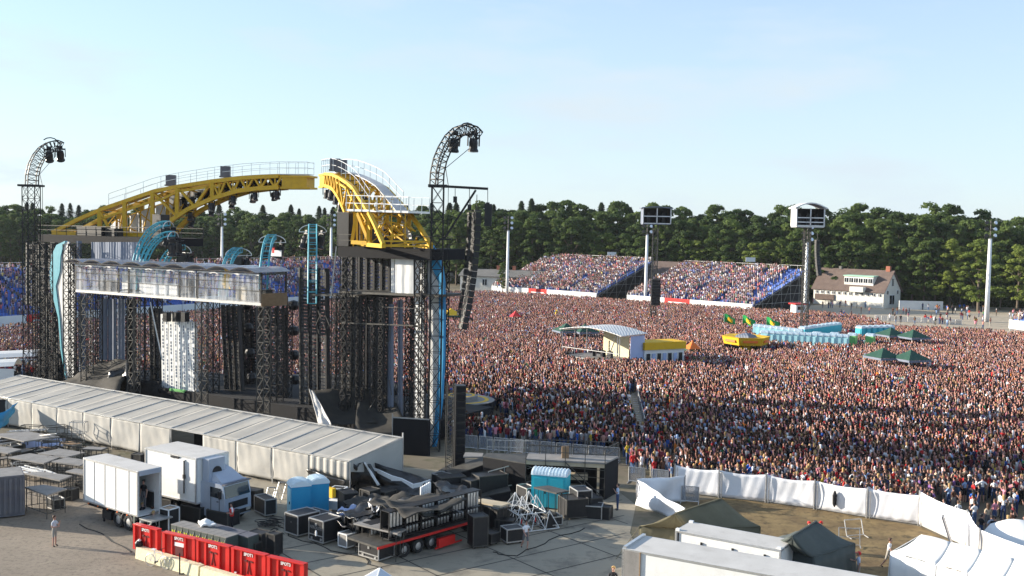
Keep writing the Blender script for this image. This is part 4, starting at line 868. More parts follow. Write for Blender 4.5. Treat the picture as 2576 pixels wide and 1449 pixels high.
b.bar(GW(0,0,GZ+2.95), GW(GL,0,GZ+2.95), .05).bar(GW(0,3.3,GZ+2.95), GW(GL,3.3,GZ+2.95), .07); b.bar(GW(GL,0,GZ+2.9),GW(GL,3.3,GZ+2.9),.09)
b.build('rails', M['black_steel2'], root, w=True)
nR = 9; wR = GL/nR*1.02
for i in range(nR):
    x0 = -1.0+i*(GL+.6)/nR; b = MB(); b.grid(lambda u, v: GW(x0+wR*1.12*u, -.75+4.8*v, GZ+3.0+.48*math.sin(math.pi*(.04+.92*u))), 10, 2); thicken(b.build('roof_sheet', M['roofsheet'], root, w=True), .05)
    b = MB(); b.path([GW(x0+wR*1.12*u, -.77, GZ+2.99+.48*math.sin(math.pi*(.04+.92*u))) for u in np.linspace(0,1,11)], .045); b.bar(GW(x0,-.77,GZ+3.08), GW(x0+wR*1.12,-.77,GZ+3.08), .04); b.build('roof_hoop', M['black_steel'], root, w=True)
M['whitecrumple'] = M['banner']
for x, w, h, m, lab in ((3,2.2,1.0,'lamp','low black desk at the left inside the gallery'),(6.1,1.0,2.0,'white_metal','white cabinet inside the gallery near its second post'),(11,5.5,1.0,'white_metal','long pale desk inside the gallery middle bay'),(22.5,1.4,1.2,'deckply','cream box inside the right gallery bay'),(15,1.6,1.5,'lamp','black console inside the gallery'),(27.5,2.6,1.0,'lamp','black desk at the right inside the gallery')):
    b = MB(); b.box(GW(min(x,GL-2),1.8,GZ+.3+h/2),(w,.9,h),SRZ); b.box(GW(min(x,GL-2),1.8,GZ+.33+h),(w*1.04,1.0,.06),SRZ); tag(b.build('console_desk', M[m], w=True), lab, 'desk', 'desks in the gallery')
b = MB(); q = S(570,697,1.0); b.grid(lambda u,v: q+ge*((u-.5)*.8+.2*math.sin(v*7))+V3(0,0,.9-v*2.0), 4, 8); thicken(tag(b.build('yellow_cloth', M['paleyellow'], w=True), 'crumpled yellow cloth hanging inside the right gallery bay', 'cloth'), .06)
# ---- yellow arches
_al = S(133,588,5.5); AL, AC, AR = Vector((_al.x,_al.y,0)), Vector((-21.4,111,0)), Vector((-6.9,85.1,0))
uL = (AC-AL).normalized(); nL = Vector((-uL.y,uL.x,0)); LL = (AC-AL).length
def prof(pp):
    out = []
    for px, py in pp: p = on_plane(px, py, AL, nL); out.append(((p-AL).dot(uL)/LL, p.z))
    return out
TOPC = prof([(133,585),(200,551),(255,527),(319,505),(389,481),(450,469),(536,456),(604,448),(650,445),(702,443)])
LOWC = prof([(402,588),(420,566),(435,552),(475,526),(536,499),(600,480),(650,474),(702,471)])
BASEZ = TOPC[0][1]-.1
def ip(prof_, f): return float(np.interp(f, [a for a, _ in prof_], [b_ for _, b_ in prof_]))
END = .975
VERT = [(x-133)/(776-133) for x in (255,319,389,450,536)]
def arch(lab, A, C, nside, flip):
    u = (C-A).normalized(); nn = Vector((-u.y,u.x,0))*nside; L = (C-A).length; root = empty('yellow_arch', A+V3(0,0,BASEZ), 0, lab, 'stage arch')
    f_low0 = LOWC[0][0]
    def P(f, z, s): return A + u*(f*L) + nn*(s*(1-.55*min(1,max(0,f)))) + V3(0,0,z)
    def bot(f): return BASEZ if f < f_low0 else ip(LOWC, f)
    for s in (0, 4.0):
        b = MB(); R1 = .29 if not flip else .21
        b.path([P(f,z,s) for f, z in TOPC], R1); b.path([P(f,z,s) for f, z in LOWC], R1*1.1); b.bar(P(0,BASEZ,s), P(.40,BASEZ,s), R1*1.1)
        b.path([P(f,ip(TOPC,f)-.55-(f<.45)*.5,s) for f in np.linspace(.16,.66,10)], R1*.6)
        for f in VERT: b.bar(P(f,bot(f),s), P(f,ip(TOPC,f),s), R1*1.0)
        for f0, f1, up in ((VERT[0],VERT[1],0),(VERT[2],VERT[3],0),(VERT[3],VERT[4],0)): b.bar(P(f0,ip(TOPC,f0),s), P((f0+f1)/2 if f0!=VERT[2] else f1,bot((f0+f1)/2 if f0!=VERT[2] else f1),s), R1*.6)
        b.bar(P(VERT[4],ip(TOPC,VERT[4]),s), P((VERT[3]+VERT[4])/2,bot((VERT[3]+VERT[4])/2),s), R1*.6)
        fs = np.linspace(VERT[4], .885, 6)
        for i in range(5):
            m_ = (fs[i]+fs[i+1])/2; b.bar(P(fs[i],ip(TOPC,fs[i]),s), P(m_,bot(m_),s), R1*.5); b.bar(P(m_,bot(m_),s), P(fs[i+1],ip(TOPC,fs[i+1]),s), R1*.5); b.bar(P(m_,bot(m_),s), P(m_,ip(TOPC,m_),s), R1*.35)
        b.build('side_truss', M['yellow'], root, w=True)
    b = MB()
    for f in [0.02]+VERT+list(np.linspace(.6,.88,6)):
        q = MB(); q.bar(P(f,ip(TOPC,max(f,0)),0), P(f,ip(TOPC,f),4), .1); q.bar(P(f,bot(f),0), P(f,bot(f),4), .1); q.bar(P(f,ip(TOPC,f),4), P(f,bot(f),0), .06); q.build('cross_tie', M['yellow'], root, w=True)
    for f0, f1 in zip(VERT[:-1], VERT[1:]): b.bar(P(f0,ip(TOPC,f0),0), P(f1,bot(f1),4), .09); b.bar(P(f0,bot(f0),4), P(f1,ip(TOPC,f1),0), .09)
    if flip:
        rr_ = random.Random(3)
        for k in range(60): f = rr_.uniform(.05,.6); z = rr_.uniform(bot(f),ip(TOPC,f)); b.bar(P(f,z,rr_.uniform(0,4)), P(f+rr_.uniform(-.06,.06),min(ip(TOPC,max(0,f)),z+rr_.uniform(.5,2)),rr_.uniform(0,4)), .08)
    b.build('cross_bracing', M['yellow'], root, w=True)
    zt, zb = TOPC[-1][1], LOWC[-1][1]; b = MB(); b.hexa([P(.885,zb-.1,-.15),P(END,zb+.05,-.15),P(END,zb+.05,4.15),P(.885,zb-.1,4.15)],[P(.885,zt+.12,-.15),P(END,zt-.05,-.15),P(END,zt-.05,4.15),P(.885,zt+.12,4.15)])
    for z in (zb-.05, zt-.02): b.hexa([P(.88,z-.12,-.3),P(END+.01,z-.1,-.3),P(END+.01,z-.1,4.3),P(.88,z-.12,4.3)],[P(.88,z+.1,-.3),P(END+.01,z+.1,-.3),P(END+.01,z+.1,4.3),P(.88,z+.1,4.3)])
    b.build('end_block', M['yellow'], root, w=True)
    # white fabric between the trusses
    fp = [.10,VERT[0],.24,VERT[1],.35,VERT[2]]
    for i in range(5 if not flip else 2):
        f0, f1 = fp[i]+.004, fp[i+1]-.004; s_ = 3.6 if not flip else 3.7
        q = MB(); q.grid(lambda a, v: P(f0+(f1-f0)*a, (bot(f0+(f1-f0)*a)+.3)*(1-v)+(ip(TOPC,f0+(f1-f0)*a)-1.1-.9*(i==0)*(1-a))*v, s_-.15*math.sin(a*7)), 6, 4); thicken(q.build('fabric_panel', M['whitefab'], root, w=True), .05)
    q = MB(); q.grid(lambda a, v: P(VERT[2]+.01+(.15 if not flip else .05)*a, ip(TOPC,VERT[2]+.01+.15*a)-.4-v*(1.8-1.2*a), 3.7), 6, 2); thicken(q.build('fabric_panel', M['whitefab'], root, w=True), .05)
    # walkway grating and railing
    q = MB(); q.grid(lambda a, v: P(.18+(END-.18)*a, ip(TOPC,min(.885,.18+.81*a))+.22, (.6+2.8*v) if not flip else (2.6+1.2*v)), 24, 1); thicken(q.build('walkway', M['steel'], root, w=True), .08)
    q = MB()
    for s in (.3,3.7):
        pts = [P(f,ip(TOPC,min(f,.885))+.2,s) for f in np.linspace(.22,END,23)]
        q.path([p+V3(0,0,1.35) for p in pts], .035); q.path([p+V3(0,0,.72) for p in pts], .03)
        for i, p in enumerate(pts):
            if i%2==0 or i > 18: q.bar(p, p+V3(0,0,1.35), .03)
    q.bar(P(END,TOPC[-1][1]+1.5,.3),P(END,TOPC[-1][1]+1.5,3.7),.035); q.bar(P(END,TOPC[-1][1]+.9,.3),P(END,TOPC[-1][1]+.9,3.7),.03); q.build('railing', M['alu'], root, w=True)
    # lamps: a hanging row below the inner chord and black ones inside
    for i, f in enumerate(np.linspace(.50,.865,10)): spot(root, P(f,bot(f)-.75,(.2 if i%2 else 3.6)), .85, random.uniform(-.5,.5), random.uniform(-.3,.3))
    for i, f in enumerate(np.linspace(.46,.86,14)): spot(root, P(f,(bot(f)*.55+ip(TOPC,f)*.45),2.2), .9, random.uniform(-1,1), random.uniform(.6,1.6))
    for f in (.455,.665) if not flip else (.8,.70):
        q = MB(); q.box(P(f,ip(TOPC,f)+1.0,1.0),(1.0,.8,1.1),.1); q.box(P(f,ip(TOPC,f)+.4,1.0),(1.2,1.0,.15),.1); q.build('control_box', M['grey_cont'], root, w=True)
    return root, P, bot
_ur = (AC-AR).normalized(); _no = Vector((_ur.y,-_ur.x,0))
ra_, PL, botL = arch('left yellow lattice arch rising from the left platform to its blunt tip', AL, AC, 1, False)
rb_, PR, botR = arch('right yellow lattice arch seen nearly end-on above the right platform', AR-_no*4, AC+Vector((1.9,-2.2,0))-_no*1.0, -1, True)
# ladder-like access stair and platform at the right arch
root = empty('arch_access_deck', S(870,540,-1.0), 0, 'white railed access deck in front of the right yellow arch', 'access deck'); b = MB(); a, c = S(871,531,-.5), S(1028,536,-.5)
b.hexa([a,c,c+SN*3,a+SN*3],[p+V3(0,0,.18) for p in (a,c,c+SN*3,a+SN*3)]); b.build('deck', M['alu'], root, w=True); b = MB()
for i in range(9): p = a.lerp(c,i/8); b.bar(p, p+V3(0,0,1.35+.3*(i<2)), .045); b.bar(p+SN*3, p+SN*3+V3(0,0,1.3), .035)
for z in (.7,1.35): b.bar(a+V3(0,0,z), c+V3(0,0,z), .04); b.bar(a+SN*3+V3(0,0,z), c+SN*3+V3(0,0,z), .03)
b.build('railing', M['alu'], root, w=True); b = MB()
for px in (890,935,985,1020): p = S(px,533,0); b.bar(p, V3(p.x,p.y,16.7), .07)
b.bar(S(886,607,-.3), S(897,535,-.3), .2).bar(S(886,609,-.3), S(931,612,-.3), .24).bar(S(931,612,-.3), S(900,536,-.3), .2); b.bar(S(898,607,-.3), S(898,545,-.3), .12); b.bar(S(915,537,0),S(965,600,0),.12).bar(S(965,537,0),S(925,570,0),.12).bar(S(1000,560,1),S(962,600,1),.1); b.build('yellow_struts', M['yellow'], root, w=True)
b = MB(); b.bar(S(905,537,.5),S(905,606,.5),.05); 
for i in range(16): p = S(958,542+i*4,.2); b.bar(p+SB*.3,p-SB*.3,.03)
b.bar(S(953,537,.2),S(953,607,.2),.04).bar(S(963,537,.2),S(963,607,.2),.04); b.build('ladder', M['alu'], root, w=True)
# ---- turquoise swan-neck masts
def swan(lab, bpx, bpy, tpx, tpy, fwd, w=.75, off=2.5, R_=1.35, lower=None, nl=2):
    p0 = S(bpx, bpy, off); t = S(tpx, tpy, off+fwd); d = (t-p0); hor = Vector((d.x,d.y,0)); hl = hor.length
    if hl < .3: hor = SN*1.0; hl = 1
    hd = hor.normalized(); side = Vector((-hd.y,hd.x,0)); pb = Vector((p0.x,p0.y,GZ+.4)) - hd*.0
    pts = bez(pb, pb+V3(0,0,(t.z-pb.z)*.62), t - hd*hl*.55 + V3(0,0,.05), t, 12); root = empty('swan_neck_mast', pb, 0, lab, 'lighting mast', 'turquoise swan-neck masts')
    curved_truss(root, pts, w, .45, side, M['turq'], 'curved_truss', .075, .045, x=False)
    b = MB(); b.path([t + side*(R_*math.cos(q)) + V3(0,0,.75*math.sin(q)-.55) for q in np.linspace(0,math.pi,11)], .05); b.bar(t+side*R_+V3(0,0,-.55), t-side*R_+V3(0,0,-.55), .05); b.build('umbrella_ring', M['alu'], root, w=True)
    for sx in (-.75,.75): spot(root, t+side*(sx*R_/1.35)+V3(0,0,-1.5)+hd*.2, 1.15, math.atan2(hd.y,hd.x)+.4, .25)
    b = MB(); rr_ = random.Random(int(bpx))
    for k in range(10): q = t+side*rr_.uniform(-1,1)+V3(0,0,rr_.uniform(-2.2,-.7)); b.bar(q, q+V3(rr_.uniform(-.4,.4),rr_.uniform(-.4,.4),rr_.uniform(-.5,.5)), .05)
    b.box(t+V3(0,0,-1.3),(.8,.8,1.2)); b.build('lamp_rig', M['black_steel2'], root, w=True)
swan('leftmost tall turquoise swan-neck mast, arching right under the yellow arch', 336, 655, 424, 562, 1.6, off=2.6)
swan('second turquoise swan-neck mast from the left, arching right', 352, 655, 436, 588, 1.5, off=2)
swan('low turquoise swan-neck mast, third from the left', 398, 660, 460, 622, 3)
swan('turquoise swan-neck mast in the middle of the gallery', 562, 668, 600, 629, 5)
swan('tall turquoise swan-neck mast rising at the right gallery end', 662, 690, 685, 596, 6)
swan('straight turquoise mast standing on the free slatted screen', 786, 690, 787, 570, 8, off=1.5)
b = MB(); q = S(693,637,6); b.box(q,(1.6,.1,.6),SRZ); tag(b.build('small_sign', M['banner'], w=True), 'small white sign board above the right gallery end', 'sign')
b = MB(); q = S(688,629,6); b.box(q,(.3,.1,.6),SRZ); tag(b.build('small_sign', M['red'], w=True), 'tiny red sign standing on the small white sign board', 'sign')
# ---- stage floor and tarpaulins
def sheet_between(name, lab, cat, pts, m, n=10, sag=.3, wr=.12, seed=1, th=.04, grp=None):
    """draped sheet spanned over a quad of 3-D points a,b,c,d"""
    a, b_, c, d = [Vector(p) for p in pts]; r_ = random.Random(seed); ph = [r_.uniform(0,6) for _ in range(6)]; q = MB()
    nn = (b_-a).cross(d-a).normalized()
    def fn(u, v):
        p = a.lerp(b_,u).lerp(d.lerp(c,u),v); e = math.sin(math.pi*u)*math.sin(math.pi*v)
        return p - V3(0,0,sag*e) + nn*(wr*(math.sin(u*9+ph[0]+v*3)+.7*math.sin(v*13+ph[1]+u*4)+.5*math.sin(u*23+v*11+ph[2])))
    q.grid(fn, n, n); o = q.build(name, m, w=True, smooth=True); thicken(o, th)
    if lab: tag(o, lab, cat, grp)
    return o
fl = MB(); t0, t1 = SA+SB*2+SN*1.5, SA+SB*46+SN*1.5; fl.hexa([t0,t1,t1+SN*11,t0+SN*11],[p+V3(0,0,1.7) for p in (t0,t1,t1+SN*11,t0+SN*11)]); root = empty('stage_floor', t0, 0, 'low dark main stage floor between the slatted screens', 'stage'); fl.build('floor', M['blackcloth'], root, w=True)
fl = MB(); c_ = SA+SB*24+SN*12; fl.lathe(c_, [(9,0),(9,1.66)], 24); fl.build('round_front', M['blackcloth'], root, w=True)
BLOCK.append((c_.x,c_.y,9.5))
sheet_between('black_tarp', 'black tarpaulin sloping behind the leftmost gallery towers above the long grey tent', 'tarpaulin', [S(152,962,-1),S(250,908,2),S(326,905,2.5),S(300,985,-2)], M['tarp2'], sag=.4, seed=2)
sheet_between('black_tarp', 'gathered black tarpaulin hanging at the foot of the second gallery tower', 'tarpaulin', [S(262,958,0),S(322,910,1.5),S(336,1005,-.5),S(262,1000,-.8)], M['tarp'], sag=.2, wr=.3, seed=3)
sheet_between('black_tarp', 'dusty black tarpaulin roof slope in front of the right wing foot', 'tarpaulin', [S(782,982,-1),S(905,975,3),S(950,1065,-1),S(820,1068,-4)], M['tarp2'], sag=.7, wr=.05, seed=4)
sheet_between('black_tarp', 'dark tarpaulin slope falling to the right foot of the right wing', 'tarpaulin', [S(905,975,2),S(988,1000,2),S(1040,1092,-1.5),S(890,1095,-4)], M['tarp2'], sag=.6, wr=.05, seed=5)
sheet_between('white_streaked_sheet', 'shiny white streaked sheet edge at the left of the tarpaulin roof by the right wing', 'tarpaulin', [S(780,981,-1.1),S(788,984,-1.3),S(836,1070,-4.4),S(800,1068,-4.6)], M['truckroof'], sag=.2, wr=.1, seed=6)
w0 = S(985,1104,-3); root = empty('black_side_wall', V3(w0.x,w0.y,0), 0, 'black cloth wall between the grey tent end and the blue edged fin', 'wall')
b = MB(); a, c = S(986,1170,-3), S(1078,1165,-2); a.z = c.z = 0; b.hexa([a,c,c+SN*.2,a+SN*.2],[p+V3(0,0,3.0) for p in (a,c,c+SN*.2,a+SN*.2)]); b.build('cloth', M['blackcloth'], root, w=True); b = MB(); b.bar(a+V3(0,0,3.0),c+V3(0,0,3.0),.06).bar(a,a+V3(0,0,3.3),.05); b.build('frame', M['steel'], root, w=True)
sheet_between('black_drape', 'black drape closing the foot of the stage between the second and third gallery towers', 'drape', [S(350,955,1.5),S(402,960,1.5),S(405,1030,1.5),S(345,1020,1.5)], M['blackcloth'], sag=.1, wr=.08, seed=80)
sheet_between('black_drape', 'black drape closing the foot of the stage right of the white panels', 'drape', [S(548,1000,3),S(745,1015,3),S(745,1078,3),S(545,1060,3)], M['blackcloth'], sag=.1, wr=.08, seed=81)
sheet_between('black_drape', 'black drape low in the left wing behind the hook mast', 'drape', [S(96,880,4),S(150,890,4),S(152,960,4),S(92,950,4)], M['blackcloth'], sag=.1, wr=.08, seed=82)
screen('dark slatted screen at the left end of the stage under the left platform', 66, 128, 612, 770, 6, 0, posts=5, dens=.45)
screen('dark slatted screen between the grey-blue drapes and the second gallery tower', 318, 334, 752, 960, 5, 0, posts=3, dens=.9)
screen('dark slatted light screen leaning left of the rightmost gallery tower', 604, 640, 772, 1050, 9, 10, posts=4, dens=.7)
# ground-stacked speaker column
p = G(1143,1192); root = empty('ground_speaker_stack', p, .25, 'tall black speaker stack standing on the ground right of the blue edged fin', 'speakers')
for i in range(12): b = MB(); b.box((.32,0,.3+.56*i),(.75,.9,.53)); b.box((.32,-.46,.3+.56*i),(.6,.05,.35),mi=1); b.build('speaker_box', [M['lamp'],M['blackcloth']], root)
b = MB()
for x in (-.65,-.15):
    for y in (-.3,.3): b.bar((x,y,0),(x,y,6.9),.04)
for k in range(22): b.bar((-.65,-.3,k*.31),(-.15,-.3,k*.31+.25),.03); b.bar((-.15,.3,k*.31),(-.65,.3,k*.31+.25),.03)
b.build('cable_frame', M['black_steel2'], root)
# ================================================================ THE BACKSTAGE YARD
def frame_of(TL, TR, BL, z):
    """origin, unit along, unit away, length, depth of a box from three top corners"""
    a, b, c = G(*TL, z), G(*TR, z), G(*BL, z); L = (b-a).length; u = (b-a).normalized(); n = Vector((-u.y,u.x,0)); return Vector((a.x,a.y,0)), u, n, L, abs((c-a).dot(n))
def local(root): return lambda x, y, z: Vector((x, y, z))
def wheel(root, x, y, r, w=.28, ax='Y', name='wheel'):
    o = MB(); o.lathe((0,0,0), [(r*.55,-w/2),(r*.93,-w/2),(r,-w/4),(r,w/4),(r*.93,w/2),(r*.55,w/2)], 18, M=Matrix.Rotation(R(90),4,'X' if ax == 'Y' else 'Y'), ring=True)
    o.v = [(v[0]+x, v[1]+y, v[2]+r) for v in o.v]; wo = o.build(name, M['rubber'], root, smooth=False)
    q = MB(); q.lathe((0,0,0), [(.08,-w*.42),(r*.58,-w*.3),(r*.58,w*.3),(.08,w*.42)], 12, M=Matrix.Rotation(R(90),4,'X' if ax == 'Y' else 'Y')); q.v = [(v[0]+x, v[1]+y, v[2]+r) for v in q.v]; q.build('rim', M['steel'], wo); return wo
# ---- long grey tent
E0, E1 = G(-60,985,2.6), G(882,1161,2.6); E0 = G(0,997,2.6) + (G(0,997,2.6)-E1).normalized()*6
ed = (E1-E0).normalized(); en = Vector((-ed.y,ed.x,0)); TLn = (E1-E0).length; base = Vector((E0.x,E0.y,0)); TD = (G(985,1103,3.15)-G(882,1161,2.6)).dot(en)
root = empty('long_tent', base, ang(E0,E1), 'long pale grey marquee running diagonally behind the trucks', 'tent')
nb_ = 13; bw = TLn/nb_
for i in range(nb_*2):
    x0, x1 = i*bw/2, (i+1)*bw/2; q = MB(); rr_ = random.Random(i)
    ph = rr_.uniform(0,6); sk = rr_.uniform(-1,1)
    q.grid(lambda u, v: (x0+(x1-x0)*u, TD*v-.12, 2.6+.72*v - .05*math.sin(math.pi*u)*(.6+.4*math.sin(ph)) + .010*math.sin(u*7+sk*6*v+ph) ), 10, 10); thicken(q.build('roof_panel', M['tentgrey'], root, smooth=True), .03)
for i in range(nb_+1):
    q = MB(); x = i*bw; q.bar((x,-.14,2.62),(x,TD,3.34),.05); q.bar((x,-.05,0),(x,-.05,2.6),.05); q.build('frame_rib', M['alu'], root)
gaps = {6: 'open'}
fr_open = [(450-0)/882.]
for i in range(nb_):
    x0, x1 = i*bw+.06, (i+1)*bw-.06; pm = proj(Vector((base.x,base.y,1.3))+ed*((x0+x1)/2))[0]
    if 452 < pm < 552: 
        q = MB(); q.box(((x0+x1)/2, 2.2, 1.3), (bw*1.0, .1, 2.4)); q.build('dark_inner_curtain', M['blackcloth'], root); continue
    rr_ = random.Random(i+50); zb = .25 if pm < 660 else .35; ph = rr_.uniform(0,6); k1, k2 = rr_.uniform(5,13), rr_.uniform(18,36); fold = rr_.uniform(.5,1.5)
    if pm > 765:
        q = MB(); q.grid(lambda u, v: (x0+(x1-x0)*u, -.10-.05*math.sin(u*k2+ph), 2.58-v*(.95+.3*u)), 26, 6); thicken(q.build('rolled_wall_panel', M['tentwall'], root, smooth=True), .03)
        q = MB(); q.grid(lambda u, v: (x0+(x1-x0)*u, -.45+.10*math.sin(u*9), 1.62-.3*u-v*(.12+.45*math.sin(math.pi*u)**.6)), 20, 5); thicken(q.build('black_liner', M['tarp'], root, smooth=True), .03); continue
    q = MB(); q.grid(lambda u, v: (x0+(x1-x0)*u, -.08 - .03*math.sin(u*k1*.6+v*3*fold+ph)*(.3+v) - .010*math.sin(u*k2-v*4+ph)*(1.2-v) - .014*math.sin((u-v*.9*fold)*13), 2.58-v*(2.58-zb)), 26, 12); thicken(q.build('wall_panel', M['tentwall'], root, smooth=True), .03)
q = MB(); q.quad((TLn,0,1.9),(TLn,TD,.8),(TLn,TD,3.3),(TLn,0,2.58)); thicken(q.build('end_wall', M['tentwall'], root), .04)
q = MB(); q.bar((0,TD,3.34),(TLn,TD,3.34),.06).bar((0,-.13,2.62),(TLn,-.13,2.62),.05).bar((TLn,TD,0),(TLn,TD,3.7),.06); q.build('long_rail', M['alu'], root)
q = MB()
for i in range(int(TLn/.9)): q.box((.5+i*.9, .5, .12), (.85,.7,.24))
q.build('tent_floor_edge', M['black_steel2'], root)
# black sheets off the tent end
e1 = Vector((E1.x,E1.y,0))
sheet_between('black_tarp', 'crumpled black tarpaulin flap hanging from the right corner of the long grey tent', 'tarpaulin', [G(882,1163,2.5),G(932,1166,2.2),G(965,1236,.1),G(876,1240,.1)], M['tarp'], sag=.2, wr=.22, seed=11)
sheet_between('white_rope_hem', 'white hem of the black flap at the tent end', 'tarpaulin', [G(915,1163,2.45),G(919,1163,2.45),G(956,1220,.8),G(950,1222,.8)], M['banner'], sag=.1, wr=.03, seed=12)
sheet_between('black_tarp', 'long dark tarpaulin slope with pale blue lower hem right of the tent end', 'tarpaulin', [G(925,1158,2.2),G(1075,1205,1.2),G(1060,1250,.6),G(965,1235,.2)], M['tarp'], sag=.25, wr=.15, seed=13)
hp = [G(925,1172,1.9),G(950,1180,1.7),G(985,1196,1.5),G(1010,1203,1.4),G(1040,1218,1.2),G(1062,1213,1.2),G(1082,1206,1.2)]
q = MB()
for i in range(6): q.add([hp[i], hp[i+1], hp[i+1]-V3(0,0,.18+.12*(i%2)+(.1 if i > 3 else 0)), hp[i]-V3(0,0,.16+.1*(i%3))], [(0,1,2,3)])
o = q.build('sheet_hem', M['bluepale'] if 'bluepale' in M else M['banner'], w=True); tag(o, 'pale blue lit hem lying along the dark tarpaulin slope', 'tarpaulin'); thicken(o, .1)
# ---- semi-trailer with open rear
def box_vehicle(name, lab, cat, TL, TR, BL, zt, zb, bodym='white_paint', roofm='truckroof', open_end=False, wheels=(), group=None, Dfix=None, Lfix=None):
    o, u, n, L, Dp = frame_of(TL, TR, BL, zt); Dp = Dfix or Dp; L = Lfix or L; root = empty(name, o, math.atan2(u.y,u.x), lab, cat, group)
    b = MB(); t = .08
    b.box((L/2,t/2,(zt+zb)/2),(L,t,zt-zb)).box((L/2,Dp-t/2,(zt+zb)/2),(L,t,zt-zb)).box((t/2,Dp/2,(zt+zb)/2),(t,Dp-2*t,zt-zb-.01)).box((L/2,Dp/2,zb+.05),(L-.1,Dp-2*t,.1))
    if not open_end: b.box((L-t/2,Dp/2,(zt+zb)/2),(t,Dp-2*t,zt-zb-.01))
    b.build('body', M[bodym], root); b = MB(); b.box((L/2,Dp/2,zt+.012),(L-.02,Dp-.02,.03)); b.build('roof', M[roofm], root)
    b = MB()
    for z in (zb+.05, zt-.03):
        b.box((L/2,-.015,z),(L,.05,.1)); b.box((L/2,Dp+.015,z),(L,.05,.1)); b.box((-.015,Dp/2,z),(.05,Dp,.1)); b.box((L+.015,Dp/2,z),(.05,Dp,.1))
    for x in (0.03,L-.03):
        for y in (0,Dp): b.box((x,y,(zt+zb)/2),(.1,.1,zt-zb))
    b.build('edge_trim', M['alu'] if bodym == 'white_paint' else M[bodym], root); return root, L, Dp
root, L, Dp = box_vehicle('semi_trailer', 'white box trailer with open dark rear, parked in front of the white site cabin', 'trailer', (211,1152), (347,1187), (266,1141), 3.75, 1.05, open_end=True)
b = MB(); b.box((L/2,Dp/2,.85),(L,1.0,.22)); b.box((L*.45,.1,.62),(L*.16,.35,.5)); b.bar((L*.3,.3,0),(L*.3,.3,.9),.07); b.bar((L*.3,Dp-.3,0),(L*.3,Dp-.3,.9),.07); b.build('chassis', M['lamp'], root)
for x in (L*.62, L*.80): wheel(root, x, .2, .5); wheel(root, x, Dp-.2, .5)
b = MB(); b.grid(lambda u, v: (L*.80+.62*math.cos(math.pi*(.1+.8*u)), -.02+.4*v, .5+.62*math.sin(math.pi*(.1+.8*u))), 8, 1); thicken(b.build('mudguard', M['deck'], root), .04)
b = MB(); b.box((L+.04,Dp/2,3.62),(.06,Dp-.1,.28)); b.build('header_board', M['silver'], root)
for x in (L*.2,L*.4,L*.6,L-.9): b = MB(); b.box((x,-.012,2.4),(.025,.03,2.55)); b.build('side_seam', M['alu'] if x > L*.7 else M['truckroof'], root)
for i in range(5): b = MB(); b.box((L*(.1+.18*i),-.05,1.0),(.08,.05,.08)); b.build('marker_light', M['orange'], root)
b = MB(); b.box((L+.05,.35,.75),(.05,.5,.14)); b.build('number_plate', M['banner'], root)
b = MB(); b.box((L+.65,Dp/2,.95),(1.2,Dp-.1,.08)); b.bar((L+.1,.15,.1),(L+1.1,.15,.85),.05); b.build('tail_lift', M['steel'], root)
TRL = (root, L, Dp)
def inside(x, y, z=0):
    o, r_ = TRL[0].location, TRL[0].rotation_euler.z; return Vector((o.x+math.cos(r_)*x-math.sin(r_)*y, o.y+math.sin(r_)*x+math.cos(r_)*y, z))
# ---- white site cabin on a chassis with air conditioner
root, L, Dp = box_vehicle('site_cabin', 'white site cabin with an air conditioner, standing between the open trailer and the grey tent', 'cabin', (366,1127), (494,1154), (435,1112), 4.0, 1.15, Dfix=2.5)
b = MB(); b.box((L*.70,-.03,2.7),(.9,.05,2.2)); do = b.build('door', M['white_metal'], root); b = MB(); b.bar((L*.79,-.1,1.7),(L*.79,-.1,3.75),.045); b.box((L*.79,-.1,2.75),(.16,.1,.25)); b.build('locking_bar', M['lamp'], do)
b = MB(); b.box((L*.60,-.04,3.85),(.8,.06,.16)); b.build('vent', M['lamp'], root)
b = MB(); b.box((L+.35,Dp*.42,3.2),(.6,1.25,1.5)); ac = b.build('air_conditioner', M['silver'], root); b = MB(); b.lathe((0,0,0),[(.05,-.01),(.36,-.01),(.36,.03),(.05,.03)],14,M=Matrix.Rotation(R(90),4,'Y')); b.v=[(v[0]+L+.66,v[1]+Dp*.42,v[2]+3.1) for v in b.v]; b.build('fan', M['lamp'], ac)
b = MB(); b.box((L*.5,Dp/2,.9),(L,1.1,.3)); b.build('chassis', M['lamp'], root); wheel(root, L*.3, .2, .48); wheel(root, L*.55, .2, .48)
# ---- lorry cab facing right-front
cp = G(560,1290,0); CRZ = TRL[0].rotation_euler.z
o = inside(TRL[1]+2.2, 3.6); o = G(503,1312,0); root = empty('truck_cab', o, CRZ+.10, 'silver-blue lorry cab with a wind deflector, parked beside the white site cabin', 'truck'); root.scale = (.95,.95,.84)
b = MB(); Wd = 2.35; x0 = 0; prof_ = [(0,.75),(0,2.95),(.25,3.1),(1.75,3.05),(2.0,2.95),(2.18,2.05),(2.22,1.0),(2.15,.55),(.35,.55)]
b.prism([(x,0,z) for x,z in prof_], (0,Wd,0)); body = b.build('cab_body', M['silver'], root)
b = MB(); b.hexa([(.25,.2,3.1),(1.8,.2,3.06),(1.8,Wd-.2,3.06),(.25,Wd-.2,3.1)],[(.2,.35,3.9),(.75,.35,3.75),(.75,Wd-.35,3.75),(.2,Wd-.35,3.9)]); b.build('wind_deflector', M['silver'], root)
b = MB(); b.quad((2.035,.14,2.86),(2.035,Wd-.14,2.86),(2.20,Wd-.1,2.02),(2.20,.1,2.02)); o_ = b.build('windscreen', M['glass'], root); thicken(o_, .04)
b = MB(); b.add([(.95,-.015,2.05),(1.95,-.015,2.0),(1.85,-.015,2.75),(.95,-.015,2.78)],[(0,1,2,3)]); thicken(b.build('side_window', M['glass'], root), .04)
